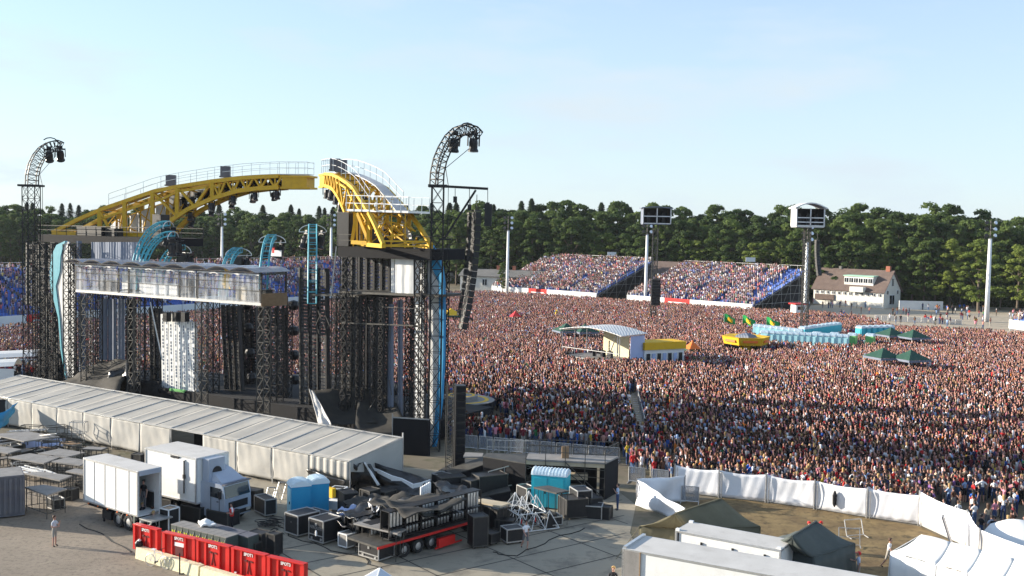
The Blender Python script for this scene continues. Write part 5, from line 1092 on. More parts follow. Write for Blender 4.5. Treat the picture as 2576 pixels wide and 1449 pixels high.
b = MB(); b.box((2.23,Wd/2,1.45),(.06,Wd*.7,.5)); b.box((2.24,Wd/2,.85),(.1,Wd*.9,.28)); b.build('grille', M['lamp'], root)
for y in (.35,Wd-.35): b = MB(); b.box((2.27,y,.9),(.08,.36,.2)); b.build('headlight', M['lens'], root)
b = MB(); b.box((2.05,-.25,2.35),(.12,.18,.55)); b.bar((1.95,0,2.6),(2.05,-.25,2.6),.03); b.build('mirror', M['lamp'], root); b = MB(); b.box((1.0,-.02,1.5),(.012,.03,1.3)).box((1.75,-.02,1.5),(.012,.03,1.3)); b.box((1.6,-.03,1.75),(.16,.03,.06)); b.build('door_seam', M['lamp'], root)
b = MB(); b.box((2.08,Wd/2,3.02),(.3,Wd,.07)); b.build('sun_visor', M['grey_cont'], root)
wheel(root, 1.2, .12, .5); wheel(root, 1.2, Wd-.12, .5); b = MB(); b.box((-1.6,Wd/2,.75),(4.4,.9,.25)); b.build('chassis', M['lamp'], root); wheel(root, -2.3, .12, .5); wheel(root, -2.3, Wd-.12, .5)
# ---- grey container at the left edge
root, L, Dp = box_vehicle('grey_container', 'dark grey corrugated shipping container cut by the left edge of the photo', 'container', (-80,1208), (60,1195), (-75,1165), 2.6, .1, 'grey_cont', 'deck', Dfix=2.4)
b = MB()
for i in range(int(L/.3)): b.box((.2+i*.3,-.04,1.35),(.14,.07,2.2))
for i in range(7): b.box((L+.04,.25+i*.32,1.35),(.07,.14,2.2))
b.build('corrugation', M['grey_cont'], root)
# ---- bottom right containers
root, L, Dp = box_vehicle('white_box_trailer', 'big white box trailer filling the bottom right corner', 'trailer', (1567,1380), (1919,1444), (1636,1354), 3.1, .35, Dfix=2.5, Lfix=13)
b = MB(); b.box((.45,-.03,1.75),(.9,.04,2.6)); b.build('front_panel', M['deck'], root); b = MB(); b.box((.92,-.05,1.75),(.04,.05,2.65)); b.build('panel_seam', M['wood'], root); b = MB(); b.box((.1,Dp/2,3.17),(.16,Dp,.12)); b.build('roof_lip', M['alu'], root)
b = MB(); b.lathe((0,0,0),[(.05,-.01),(.7,-.01),(.7,.02),(.05,.02)],20,M=Matrix.Rotation(R(90),4,'X')); b.v=[(v[0]*1.4+7.4,v[1]-.03,v[2]+1.7) for v in b.v]; b.build('round_logo', M['bluefin'], root)
root, L, Dp = box_vehicle('white_container', 'white shipping container behind the big white trailer, beside the olive tent', 'container', (1700,1335), (1964,1384), (1758,1317), 2.6, .1, roofm='truckroof')
b = MB(); b.box((.16,-.02,1.35),(.06,.06,2.4)); b.build('corner_seam', M['lamp'], root)
for x in (L*.26,L*.56,L*.86): b = MB(); b.box((x,-.05,2.1),(.1,.06,.28)); b.build('lock', M['lamp'], root)
for x in (.1,L-.1):
    for y in (.1,Dp-.1): b = MB(); b.box((x,y,2.66),(.22,.22,.12)); b.build('corner_casting', M['white_metal'], root)
# ---- ridge tents
def ridge_tent(name, lab, R0, R1, EL, ER, zr, ze, m, wallm, hip=False, walls=True, ext=0):
    """R0,R1 ridge pixels near/far; half width from pixel of the right eave"""
    r0, r1 = G(*R0, zr), G(*R1, zr); u = (r1-r0).normalized(); n = Vector((u.y,-u.x,0)); er = G(*ER, ze); hw = abs((er-r0).dot(n)); L = (r1-r0).length+ext
    root = empty(name, (r0.x,r0.y,0), math.atan2(u.y,u.x), lab, 'tent'); h0 = 1.2 if hip else 0   # local x along ridge, y left
    q = MB()
    for s in (-1,1):
        q.grid(lambda a, v: (-h0*v+ (L+ (2*h0 if 0 else h0*v+h0*0))*a if 0 else (-h0*v)+(L+h0*v*2)*a, s*hw*v, zr+(ze-zr)*v-.16*math.sin(math.pi*v)-.05*math.sin(math.pi*a*3)*v), 12, 8)
    if hip:
        for x, sg in ((0,-1),(L,1)): q.add([(x,0,zr),(x+sg*h0,-hw,ze),(x+sg*h0,hw,ze)],[(0,1,2)])
    thicken(q.build('roof', m, root, smooth=True), .04)
    if walls:
        w = MB()
        for s in (-1,1): w.grid(lambda a, v: (-h0+(L+2*h0)*a, s*(hw+.25*v)+.05*math.sin(a*40), ze*(1-v)), 30, 3)
        w.grid(lambda a, v: (-h0-.35*v+.06*math.sin(a*16), -hw+2*hw*a, ze*(1-v)), 14, 3)
        w.grid(lambda a, v: (L+h0, -hw+2*hw*a, ze*(1-v)), 14, 3)
        if not hip: w.add([(0,-hw,ze),(0,hw,ze),(0,0,zr-.1)],[(0,1,2)])
        thicken(w.build('wall', wallm, root, smooth=False), .04)
    q = MB(); q.bar((-.1,0,zr+.02),(L+.1,0,zr+.02),.05); q.build('ridge_pole', m, root)
    q = MB()
    for s in (-1,1): q.bar((-h0-.02,s*hw,ze),(-h0-.1,s*hw,0),.05); q.bar((-h0-.3,s*hw*.6,ze),(-h0-.4,s*hw*.6,0),.04)
    q.bar((-h0-.05,-hw,ze),(-h0-.05,hw,ze),.05); q.build('frame', M['darkcanvas'], root); return root
def army_tent(lab, r0, r1, nl, nr, fr, zr, ze, m):
    r0, r1, nl, nr, fr = G(*r0,zr), G(*r1,zr), G(*nl,ze), G(*nr,ze), G(*fr,ze); fl_ = nl+(fr-nr); root = empty('army_tent', Vector((r0.x,r0.y,0)), 0, lab, 'tent'); c = (nl+nr+fr+fl_)/4
    def sl(a, b_, c_, d): return lambda u, v: a.lerp(b_,u).lerp(d.lerp(c_,u),v)-V3(0,0,.14*math.sin(math.pi*v)*(.6+.4*abs(math.sin(u*9))))+V3(0,0,.03*math.sin(u*19+v*7))
    q = MB(); q.grid(sl(r0,r1,fr,nr), 14, 8); q.grid(sl(r0,r1,fl_,nl), 14, 8); q.grid(sl(r0,r0,nr,nl), 10, 6); q.grid(sl(r1,r1,fr,fl_), 10, 6); thicken(q.build('roof', m, root, w=True, smooth=True), .03)
    for a, b_ in ((nl,nr),(nr,fr),(fr,fl_),(fl_,nl)):
        d = (b_-a).normalized(); n = Vector((d.y,-d.x,0)); q = MB(); q.grid(lambda u, v: a.lerp(b_,u)+n*(.3*v+.05*math.sin(u*31)*v+.03*math.sin(u*12))-V3(0,0,ze*v), 30, 4); thicken(q.build('wall', m, root, w=True, smooth=True), .03)
    q = MB(); q.bar(r0+V3(0,0,.03),r1+V3(0,0,.03),.05)
    for p in (nl,nr,fr,fl_): q.bar(p,Vector((p.x,p.y,0)),.05); 
    for a, b_ in ((nl,nr),(nr,fr)): q.bar(a+V3(0,0,.02),b_+V3(0,0,.02),.045)
    for p in (nl,nr): o = (p-c).normalized(); q.bar(p, Vector((p.x+o.x*1.3,p.y+o.y*1.3,0)), .018)
    q.build('frame', m, root, w=True)
army_tent('olive army tent with a dark side slope behind the white container', (1698,1293), (1815,1255), (1609,1324), (1742,1334), (1912,1325), 3.0, 1.9, M['olive'])
army_tent('dark grey-green army tent with a peaked top right of the white container', (1992,1350), (2054,1312), (1925,1362), (2046,1404), (2150,1368), 3.2, 2.0, M['darkcanvas'])
r0 = G(2318,1345,3.2); r1 = G(2640,1428,3.2); u = (r1-r0).normalized(); n = Vector((u.y,-u.x,0)); root = empty('white_marquee', (r0.x,r0.y,0), math.atan2(u.y,u.x), 'white marquee with sagging roof in the bottom right corner', 'tent'); L = (r1-r0).length
hw = abs((G(2240,1389,2.3)-r0).dot(n))
q = MB()
for i in range(4):
    q = MB(); q.grid(lambda a, v: (L/4*(i+a)+(-.9*v if i == 0 else 0)*(1-a), -hw*v, 3.2-.9*v-.12*math.sin(math.pi*v)+.05*math.sin(math.pi*a)), 8, 8); thicken(q.build('roof_panel', M['banner'], root, smooth=True), .03)
    q = MB(); q.grid(lambda a, v: (L/4*(i+a), 2.5*v, 3.2-.9*v), 6, 4); thicken(q.build('back_roof_panel', M['banner'], root, smooth=True), .03)
    q = MB(); q.grid(lambda a, v: (L/4*(i+a)-(.9 if i == 0 else 0)*(1-a), -hw-.06*math.sin(a*20), 2.3-2.25*v), 14, 3); thicken(q.build('wall_panel', M['banner'], root, smooth=True), .03)
q = MB(); q.add([(0,0,3.2),(-.9,-hw,2.3),(-.6,2.5,2.3)],[(0,1,2)]); q.add([(-.9,-hw,2.3),(-1.05,-hw,0),(-.6,2.5,0),(-.6,2.5,2.3)],[(0,1,2,3)]); thicken(q.build('end_wall', M['banner'], root), .03)
p = G(2560,1400,0); root = empty('white_dome', (p.x,p.y,0), 0, 'small white rounded tent at the right edge among people', 'tent'); b = MB(); b.lathe((0,0,0),[(2.2,0),(2.1,.9),(1.6,1.6),(.8,2.0),(.1,2.1)],16); b.build('shell', M['banner'], root, smooth=True); b = MB(); b.lathe((0,0,0),[(2.22,.85),(2.24,.95)],16); b.build('seam', M['greyfab'], root)
# ---- white sheeted fence
FP = [(1697,1238),(1808,1252),(1926,1264),(2048,1281),(2180,1303),(2312,1322)]
GP_ = [G(*p) for p in FP] + [G(2432,1378), G(2462,1430), G(2640,1500)]
root = empty('sheeted_fence', GP_[0], 0, 'long fence of white plastic sheets between the trampled plot and the crowd', 'fence'); fh = 1.95
for i in range(len(GP_)-1):
    a, c = GP_[i], GP_[i+1]; d = (c-a).normalized(); n = Vector((-d.y,d.x,0)); rr_ = random.Random(i); ph = rr_.uniform(0,6); sg = rr_.uniform(.05,.16)
    top = (lambda u: (1.95,1.85,1.75)[0]); fh_ = fh if i < 5 else 2.2
    q = MB(); q.grid(lambda u, v: a.lerp(c,u)+n*(.02*math.sin(u*13+ph)*v+.012*math.sin(u*31+v*5)+.07*math.sin(v*3.1)*math.sin(u*4+ph))+V3(0,0,.12+(fh_-.12-sg*math.sin(math.pi*u))*(1-v)), 26, 8); thicken(q.build('sheet', M['white_tarp'], root, w=True, smooth=True), .03)
    q = MB(); q.bar(a+n*-.06, a-n*.06+V3(0,0,fh_+.1), .05); q.bar(a.lerp(c,.06)-n*.1, a.lerp(c,.06)-n*.1+V3(0,0,fh_-.1), .03); q.build('post', M['steel'], root, w=True)
    q = MB(); q.bar(a+V3(0,0,.1), c+V3(0,0,.1), .04); q.build('foot_rail', M['steel'], root, w=True)
q = MB(); p = GP_[3].lerp(GP_[4],.4)-n*0; d = (GP_[4]-GP_[3]).normalized(); nn = Vector((d.y,-d.x,0)); q.lathe(p+nn*.15, [(.02,.4),(.13,.6),(.15,1.2),(.05,1.5)], 8); tag(q.build('folded_umbrella', M['blackcloth'], w=True), 'dark folded parasol leaning on the white fence', 'parasol')
root = empty('sheeted_screen', G(1601,1268), 0, 'white sheet screen folded round a corner left of the olive tent', 'fence')
for (a, c, h0, h1) in ((G(1601,1270),G(1722,1262),1.75,1.8),(G(1601,1272),G(1722,1318),1.75,1.0)):
    d = (c-a).normalized(); n = Vector((-d.y,d.x,0)); q = MB(); q.grid(lambda u, v: a.lerp(c,u)+n*(.06*math.sin(u*17)+.12*math.sin(u*7+v*4))+V3(0,0,.05+(h0+(h1-h0)*u-.05)*(1-v)), 20, 8); thicken(q.build('sheet', M['white_tarp'], root, w=True, smooth=True), .03)
    q = MB(); q.bar(a, a+V3(0,0,h0+.05), .035); q.bar(c, c+V3(0,0,h1+.05), .035); q.build('post', M['steel'], root, w=True)
# ---- crowd barriers
def make_barrier():
    r_ = empty('crowd_barrier', (0,0,0)); b = MB()
    b.path([(-.6,0,.12),(-.6,0,1.15),(.6,0,1.15),(.6,0,.12),(-.6,0,.12)], .025, 5); b.bar((-.6,-.5,.03),(-.6,.5,.03),.03); b.bar((.6,-.5,.03),(.6,.5,.03),.03); b.bar((-.6,.5,.03),(-.6,0,1.1),.02); b.bar((.6,.5,.03),(.6,0,1.1),.02); b.build('frame', M['alu'], r_)
    b = MB(); b.box((0,0,.64),(1.15,.015,1.0)); b.build('mesh_infill', M['mesh'], r_); return r_
bar0 = make_barrier(); bar_used = False
def barriers(pa, pb, lab, grp, lean=0, z=0):
    global bar_used
    a, b_ = G(*pa), G(*pb); n = max(1, int((b_-a).length/1.3)); rz = ang(a, b_)
    for i in range(n):
        t = bar0 if not bar_used else copy_tree(bar0); bar_used = True; p = a.lerp(b_, (i+.5)/n); place(t, (p.x,p.y,z), rz+random.uniform(-.06,.06), lab, grp); t['category'] = 'barrier'
barriers((1165,1128),(1560,1163), 'metal crowd barrier along the foot of the ramp deck', 'barriers along the ramp deck')
barriers((1572,1212),(1690,1224), 'metal crowd barrier between the black ramp end and the white fence', 'barriers by the ramp end')
barriers((1770,1215),(2040,1252), 'metal crowd barrier standing just behind the white sheeted fence', 'barriers behind the white fence')
barriers((1702,1262),(1768,1268), 'metal crowd barrier in the gap at the start of the white fence', 'barriers in the fence gap')
barriers((1560,1010),(1583,1075), 'metal crowd barrier lining the sandy aisle through the crowd', 'barriers of the aisle')
barriers((1600,990),(1622,1085), 'metal crowd barrier on the right side of the sandy aisle', 'barriers of the aisle, right side')
barriers((1262,1000),(1300,1040), 'metal crowd barrier beside the round catwalk stage', 'barriers by the round stage')
barriers((1690,930),(1860,955), 'metal crowd barrier in the shaded strip right of the small roofed stage', 'barriers in the middle of the crowd')
barriers((2245,985),(2360,1035), 'metal crowd barrier in the crowd at the upper right', 'barriers at the upper right')
barriers((2430,1060),(2560,1100), 'metal crowd barrier in the crowd at the right edge', 'barriers at the right edge')
barriers((2200,806),(2420,818), 'metal crowd barrier at the near edge of the sandy lot', 'barriers at the sandy lot')
aisle = [G(1575,1000), G(1600,985), G(1632,1100), G(1600,1110)]
sheet('aisle_path', aisle, M['g_lot'], .008)
# ---- ramp deck on scaffolding
zz = 2.6; A_, B_, C_, D_2, E_ = G(1323,1154,zz), G(1522,1164,zz), G(1556,1148,zz), G(1330,1140,zz), G(1215,1146,zz)
root = empty('ramp_deck', Vector((B_.x,B_.y,0)), 0, 'grey scaffold deck with railings beside the crowd, right of the speaker stack', 'deck')
b = MB(); pl = [A_,B_,C_,D_2]; b.prism([p-V3(0,0,.12) for p in pl], (0,0,.12)); b.build('deck_boards', M['deck'], root, w=True)
b = MB(); b.prism([p-V3(0,0,.4) for p in (A_+V3(0,.05,0),B_+V3(0,.05,0),B_+V3(0,.15,0),A_+V3(0,.15,0))], (0,0,.25)); b.build('yellow_edge', M['deckply'], root, w=True)
b = MB(); g0 = lambda p: Vector((p.x,p.y,0)); b.hexa([g0(B_)+V3(.05,0,0),g0(C_),g0(C_)+V3(-.6,.6,0),g0(B_)+V3(-.3,.6,0)],[B_-V3(-.05,0,.15),C_-V3(0,0,.15),C_+V3(-.6,.6,-.15),B_+V3(-.3,.6,-.15)])
b.hexa([g0(A_)+V3(0,1.5,0),g0(B_)+V3(-.4,1.5,0),g0(B_)+V3(-.4,1.7,0),g0(A_)+V3(0,1.7,0)],[A_+V3(0,1.5,-.2),B_+V3(-.4,1.5,-.2),B_+V3(-.4,1.7,-.2),A_+V3(0,1.7,-.2)]); b.build('black_skirt', M['blackcloth'], root, w=True)
b = MB(); n = 4
for i in range(n+1):
    p = A_.lerp(B_, i/n); b.bar(g0(p), p+V3(0,0,1.0), .035)
for zr in (.55,1.0): b.bar(A_+V3(0,0,zr), B_+V3(0,0,zr), .03); b.bar(D_2+V3(0,0,zr), C_+V3(0,0,zr), .03); b.bar(B_+V3(0,0,zr), C_+V3(0,0,zr), .03)
m1 = A_.lerp(B_,.5)
for zr in (-.55,-1.1,-1.9,-2.45): b.bar(m1+V3(0,0,zr+.1), B_+V3(0,0,zr), .03); 
b.bar(m1-V3(0,0,.1), g0(B_)+V3(0,0,.1), .035).bar(m1.lerp(B_,.06)-V3(0,0,.8), g0(B_)-V3(.1,0,0), .035); b.bar(A_-V3(0,0,.5), m1-V3(0,0,.9), .03).bar(A_-V3(0,0,1.2), m1-V3(0,0,1.4), .03)
for i in range(5): b.bar(D_2.lerp(C_,i/4), D_2.lerp(C_,i/4)+V3(0,0,1.0), .03)
b.build('scaffold_rails', M['black_steel2'], root, w=True)
b = MB(); q = A_.lerp(C_,.42); b.box(q+V3(0,0,.4),(.5,.4,.8)); b.build('wooden_box', M['wood'], root, w=True); b = MB(); b.box(m1+V3(.4,.6,-1.9),(2.2,.8,.1)).box(m1+V3(1,.6,-1.2),(1.2,.6,.4)); b.build('lower_shelf', M['deckply'], root, w=True)
root = empty('black_runway', g0(E_), 0, 'low black-skirted runway leading left from the grey scaffold deck', 'deck'); b = MB(); e0, e1, e2, e3 = G(1215,1150,2.2), G(1323,1168,2.2), G(1330,1144,2.2), G(1225,1141,2.2)
b.hexa([g0(p) for p in (e0,e1,e2,e3)],[e0,e1,e2,e3]); b.build('skirt', M['blackcloth'], root, w=True); b = MB(); b.prism([e0,e1,e2,e3],(0,0,.06)); b.build('top', M['black_steel2'], root, w=True); b = MB(); f0, f1, f2 = G(1165,1152,1.9), G(1213,1152,1.9), G(1216,1143,1.9); b.prism([f0,f1,f2,G(1170,1141,1.9)],(0,0,.1)); b.build('pale_step', M['deck'], root, w=True)
b = MB()
for i in range(8): p = e3.lerp(e2, i/7); b.bar(p, p+V3(0,0,1.0), .025)
b.bar(e3+V3(0,0,1), e2+V3(0,0,1), .03).bar(e3+V3(0,0,.5), e2+V3(0,0,.5), .025); b.build('railing', M['steel'], root, w=True)
b = MB(); b.prism([G(1095,1192,.25),G(1150,1158,.25),G(1230,1160,.25),G(1325,1172,.25),G(1380,1178,.25),G(1235,1228,.25),G(1130,1222,.25)], (0,0,.1)); tag(b.build('dark_floor_boards', M['black_steel2'], w=True), 'dark floor boards between the speaker stack and the ramp deck', 'floor boards')
# handrail of the sloping catwalk
root = empty('catwalk_ramp', G(1225,1222,0), 0, 'sloping dark catwalk with a steel handrail in front of the black runway', 'ramp'); a, c = G(1228,1224,.5), G(1386,1180,1.5); d = Vector((-.35,1.4,0)); b = MB(); b.hexa([g0(a),g0(c),g0(c)+d,g0(a)+d],[a,c,c+d,a+d]); b.build('slope', M['black_steel2'], root, w=True); b = MB()
for i in range(5): p = a.lerp(c,i/4); b.bar(p, p+V3(0,0,1.05), .035)
b.bar(a+V3(0,0,1.05), c+V3(0,0,1.05), .035).bar(a+V3(0,0,.5), c+V3(0,0,.5), .025); b.bar(a-V3(.3,.3,.2), c-V3(.3,.3,.6), .05); b.build('handrail', M['steel'], root, w=True)
# ---- portable toilets of the yard
t = make_toilet('toilet_blue','toilet_roof','toilet_pale')  # pale door colour stands in for sun on the left-facing side
pairs = [((752,1290),.0,'bright blue portable toilet in the yard, left one of the pair with the sunlight-painted door'),((798,1282),.0,'bright blue portable toilet in the yard, right one of the pair')]
for i, (pp, dz, lab) in enumerate(pairs):
    p = G(*pp, .25); t_ = t if i == 0 else copy_tree(t); place(t_, (p.x,p.y,.0), R(-65), lab, 'blue toilets in the yard'); t_.scale = (1.05,1.05,.98); t_['category'] = 'toilet'
for o in t.children:
    pass
b = MB(); p = G(1362,1285,0); 
for i, (pp, lab) in enumerate((((1364,1272),'turquoise portable toilet, left one of the pair beside the scaffold frames'),((1405,1276),'turquoise portable toilet, right one of the pair beside the scaffold frames'))):
    p = G(*pp); t_ = copy_tree(protos['blue']); place(t_, (p.x,p.y,0), R(-15), lab, 'turquoise toilets in the yard'); t_.scale = (1.1,1.1,1.05)
# ---- flight cases
def flight_case(lab, px, py, w, d, h, rz, text=None, wheels=True, lid=False, name='flight_case', group=None, face='ply', z0=0.0, edge='alu'):
    """px,py: near left bottom corner on the ground"""
    p = G(px, py, z0); root = empty(name, (p.x,p.y,z0), rz, lab, 'case', group); zb = .16 if wheels else 0; e = .035
    b = MB(); b.box((w/2,d/2,zb+h/2),(w-.01,d-.01,h-.01)); b.build('box', M[face], root); b = MB()
    for x in (0,w):
        for y in (0,d): b.box((x,y,zb+h/2),(e*1.7,e*1.7,h))
    for z in (zb,zb+h):
        for y in (0,d): b.box((w/2,y,z),(w,e*1.8,e*1.8))
        for x in (0,w): b.box((x,d/2,z),(e*1.8,d,e*1.8))
    if lid: b.box((w/2,-.01,zb+h*.28),(w,e,e*1.4)); b.box((w/2,-.012,zb+h*.78),(.14,e,.14)); b.box((w*.2,-.012,zb+h*.1),(.14,e,.14)); b.box((w*.85,-.012,zb+h*.12),(.14,e,.14))
    b.build('edge_profile', M[edge], root)
    if wheels:
        for x in (.15,w-.15):
            for y in (.15,d-.15): q = MB(); q.lathe((0,0,0),[(.02,-.03),(.075,-.03),(.075,.03),(.02,.03)],8,M=Matrix.Rotation(R(90),4,'X')); q.v=[(v[0]+x,v[1]+y,v[2]+.075) for v in q.v]; q.box((x,y,.13),(.1,.1,.05)); q.build('castor', M['lamp'], root)
    if text: add_text(root, text[0], (w/2, -.03, zb+h*text[1]), text[2], M['deck'] if len(text) < 4 else M[text[3]])
    return root
def add_text(root, s, loc, size, m, rx=math.pi/2, rz=0.0, name='lettering', depth=.008):
    c = bpy.data.curves.new('txt', 'FONT'); c.body = s; c.size = size; c.align_x = 'CENTER'; c.align_y = 'CENTER'; c.extrude = depth; c.offset = size*.02; c.resolution_u = 2
    o = bpy.data.objects.new('tmp', c); COL.objects.link(o); dg = bpy.context.evaluated_depsgraph_get(); me = bpy.data.meshes.new_from_object(o.evaluated_get(dg)); bpy.data.objects.remove(o)
    me.name = name; me.materials.clear(); me.materials.append(m); q = bpy.data.objects.new(name, me); COL.objects.link(q); q.parent = root; q.location = loc; q.rotation_euler = (rx, 0, rz); return q
YD = ang(G(340,1404), G(498,1452))    # direction of the concrete kerb
cd = ang(G(717,1340), G(940,1409))    # direction of the row of cases
flight_case('tall flight case with steel edges in front of the blue toilets', 717,1343,1.25,1.6,1.15,cd-.05, text=('•',.6,.3))
flight_case('flight case lettered AEROLITE, second from the left in the row of cases', 777,1362,1.25,1.4,1.25,cd, text=('AEROLITE',.62,.24), lid=True)
flight_case('small flight case with pale grille front, right of the lettered case', 851,1378,.72,1.2,.72,cd, edge='white_metal', face='deck')
flight_case('long low flight case at the front right of the row', 903,1402,1.55,1.2,.72,cd, lid=True)
flight_case('white edged flight case standing upright between the open trailer and the red crates', 401,1334,.8,.8,1.35,YD+.05, edge='banner', wheels=False)
flight_case('low white edged flight case beside the crouching men at the trailer', 372,1328,.75,.7,.6,YD, edge='banner')
flight_case('black flight case behind the tall one, under the blue toilets', 752,1325,1.7,1.2,.8,cd)
flight_case('dark flight case behind the small rounded one', 868,1350,1.1,1.0,.6,cd, edge='black_steel2')
b = MB(); p = G(795,1348,1.42); b.lathe(p,[(.05,0),(.06,.18),(.03,.3)],8); tag(b.build('white_bottle', M['banner'], w=True), 'white bottle standing on the lettered flight case', 'bottle')
for (px,py,w,d,h,rz_,lab) in ((1425,1310,1.5,1.4,1.15,.35,'dark cube shaped case left of the open framed table, beside the turquoise toilets'),(1452,1300,1.0,1.3,1.5,.35,'black case with pale upper edges right of the turquoise toilets'),(1472,1298,.9,1.0,.8,.4,'low black case under the scaffold deck corner'),
       (1275,1372,1.1,.9,.75,.45,'low black case with steel rim behind the walking man in white'),(1190,1383,.9,.9,1.7,.4,'tall black case at the end of the rack row'),(1370,1330,1.2,.9,.5,.4,'flat black case in front of the turquoise toilets')):
    flight_case(lab, px, py, w, d, h, rz_, edge='black_steel2' if 'dark' in lab or 'tall' in lab else 'steel')
# ---- tables
def table(lab, pts, z, m, name='deck_table', legs=4, group=None):
    P_ = [G(*p, z) for p in pts]; root = empty(name, Vector((P_[0].x,P_[0].y,0)), 0, lab, 'table', group); b = MB(); b.prism([p-V3(0,0,.09) for p in P_], (0,0,.09)); b.build('top', M[m], root, w=True)
    for i in range(4):
        a = P_[i]; c = P_[(i+2)%4]; q = a.lerp(c,.04); b = MB(); b.bar(Vector((q.x,q.y,0)), q-V3(0,0,.1), .03); b.build('leg', M['black_steel2'], root, w=True)
    b = MB()
    for k in range(4):
        a, c = P_[k], P_[(k+1)%4]; b.bar(Vector((a.x,a.y,.35)).lerp(Vector((c.x,c.y,.35)),.04), Vector((a.x,a.y,.35)).lerp(Vector((c.x,c.y,.35)),.96), .025)
        for j in (1,2): q = a.lerp(c,j/3); b.bar(Vector((q.x,q.y,.3)), q-V3(0,0,.1), .02)
    b.build('underframe', M['black_steel2'], root, w=True); return root
table('grey topped deck table with a small white sign, in front of the rack row', [(892,1314),(1137+0,1341),(1180-0,1323),(1025-60,1306)] if 0 else [(890,1316),(1000,1342),(1022,1330),(922,1305)], 1.65, 'deck')
table('pale plywood topped table beside the scaffold frames', [(1180,1258),(1258,1274),(1284,1265),(1215,1254)], 1.75, 'deckply')
table('black topped table in front of the turquoise toilets', [(1342,1225),(1400,1240),(1432,1234),(1380,1221)], 2.2, 'black_steel2')
b = MB(); q = G(1003,1341,1.5); b.box(q,(.35,.04,.3),cd); tag(b.build('small_notice', M['banner'], w=True), 'small white notice hung on the grey topped table', 'sign')
# decks stacked on the left
lefts = [([(-20,1092),(60,1110),(150,1098),(70,1085)],1.6,'deck'),([(62,1190),(150,1208),(182,1196),(100,1186)],1.7,'deck'),([(62,1225),(118,1245),(168,1229),(110,1219)],1.55,'deck'),
         ([(20,1150),(110,1165),(150,1150),(75,1140)],1.5,'deck'),([(130,1160),(200,1170),(235,1160),(170,1150)],1.6,'deck'),([(95,1140),(165,1150),(215,1138),(150,1128)],1.5,'deck'),([(165,1185),(222,1195),(240,1186),(190,1178)],1.5,'deck'),([(-40,1130),(20,1140),(55,1130),(0,1122)],1.4,'deck')]
wh = ['at the far left under the tent wall','largest in the front, left of the open trailer','front one with things stored under it, beside the grey container','behind the white loose tubes','under the tent wall behind the trailer','in the middle of the pile of frames','touching the open trailer side','at the left edge of the pile of frames']
for i, (pts, z, m) in enumerate(lefts): table('grey stage deck table, '+wh[i], pts, z, m, group='stage deck tables at the left')
rr_ = random.Random(9)
for k in range(26):
    px, py = rr_.uniform(-20,205), rr_.uniform(1112,1205); p = G(px,py,0); root = empty('frame_stand', (p.x,p.y,rr_.choice([0,.6,1.1])), rr_.uniform(-.6,.9), 'black rectangular steel frame lying in the heap between the grey container and the open trailer', 'frame', 'steel frames heaped at the left')
    w, d, h = rr_.uniform(1,2.2), rr_.uniform(.5,1.1), rr_.uniform(.3,.9); b = MB()
    for z in (0,h): b.path([(0,0,z),(w,0,z),(w,d,z),(0,d,z),(0,0,z)], .035)
    for x, y in ((0,0),(w,0),(w,d),(0,d),(w/2,0)): b.bar((x,y,0),(x,y,h),.03)
    b.build('tubes', M['black_steel2'] if k%4 else M['steel'], root)
    if k%5 == 0: b = MB(); b.box((w/2,d/2,h+.03),(w*.9,d*.9,.04)); b.build('board', M['deck'] if k%2 else M['wood'], root)
for k, (a, c, z0, z1) in enumerate((((40,1180),(120,1198),1.0,.9),((55,1172),(125,1190),1.1,1.0),((85,1175),(150,1200),.9,1.0),((20,1085),(120,1080),1.2,1.4),((40,1100),(135,1092),.5,2.0),((90,1103),(160,1110),1.2,.2))):
    b = MB(); p0, p1 = G(*a,z0), G(*c,z1); n = Vector((-(p1-p0).y,(p1-p0).x,0)).normalized()*.22
    for s in (-1,1): b.bar(p0+n*s, p1+n*s, .05)
    for j in range(8): b.bar(p0.lerp(p1,j/7)+n*(1 if j%2 else -1), p0.lerp(p1,min(1,(j+1)/7))+n*(-1 if j%2 else 1), .03)
    tag(b.build('lattice_beam', M['white_metal'] if k < 3 else M['alu'], w=True), 'white lattice beam lying '+('on the frames heap left of the open trailer' if k < 3 else 'against the left part of the long tent wall'), 'lattice beam', 'lattice beams '+('on the heap' if k < 3 else 'by the tent wall'))
sheet_between('blue_sheet', 'pale blue sheet lying among the steel frames under the tent wall', 'tarpaulin', [G(60,1112,.6),G(165,1108,.6),G(150,1135,.4),G(20,1140,.4)], M['blue_sheet'], sag=.1, wr=.12, seed=30)
sheet_between('blue_sheet', 'blue sheet hanging at the left edge of the long tent', 'tarpaulin', [G(-10,1050,2.0),G(45,1012,2.6),G(15,1065,.8),G(-10,1090,.6)], M['bluefin'], sag=.1, wr=.1, seed=31)
b = MB(); q = G(8,1070,0); b.box(q+V3(0,0,1.2),(2.0,1.4,2.4),.3); b.box(q+V3(0,0,2.42),(2.1,1.5,.06),.3); tag(b.build('dark_cabinet', M['lamp'], w=True), 'dark cabinet at the left edge in front of the long tent', 'cabinet')
sheet_between('black_tarp', 'black tarpaulin heap at the left edge below the tent wall', 'tarpaulin', [G(-20,1100,1.0),G(70,1092,1.4),G(100,1108,.5),G(-20,1122,.5)], M['tarp'], sag=.1, wr=.15, seed=32)
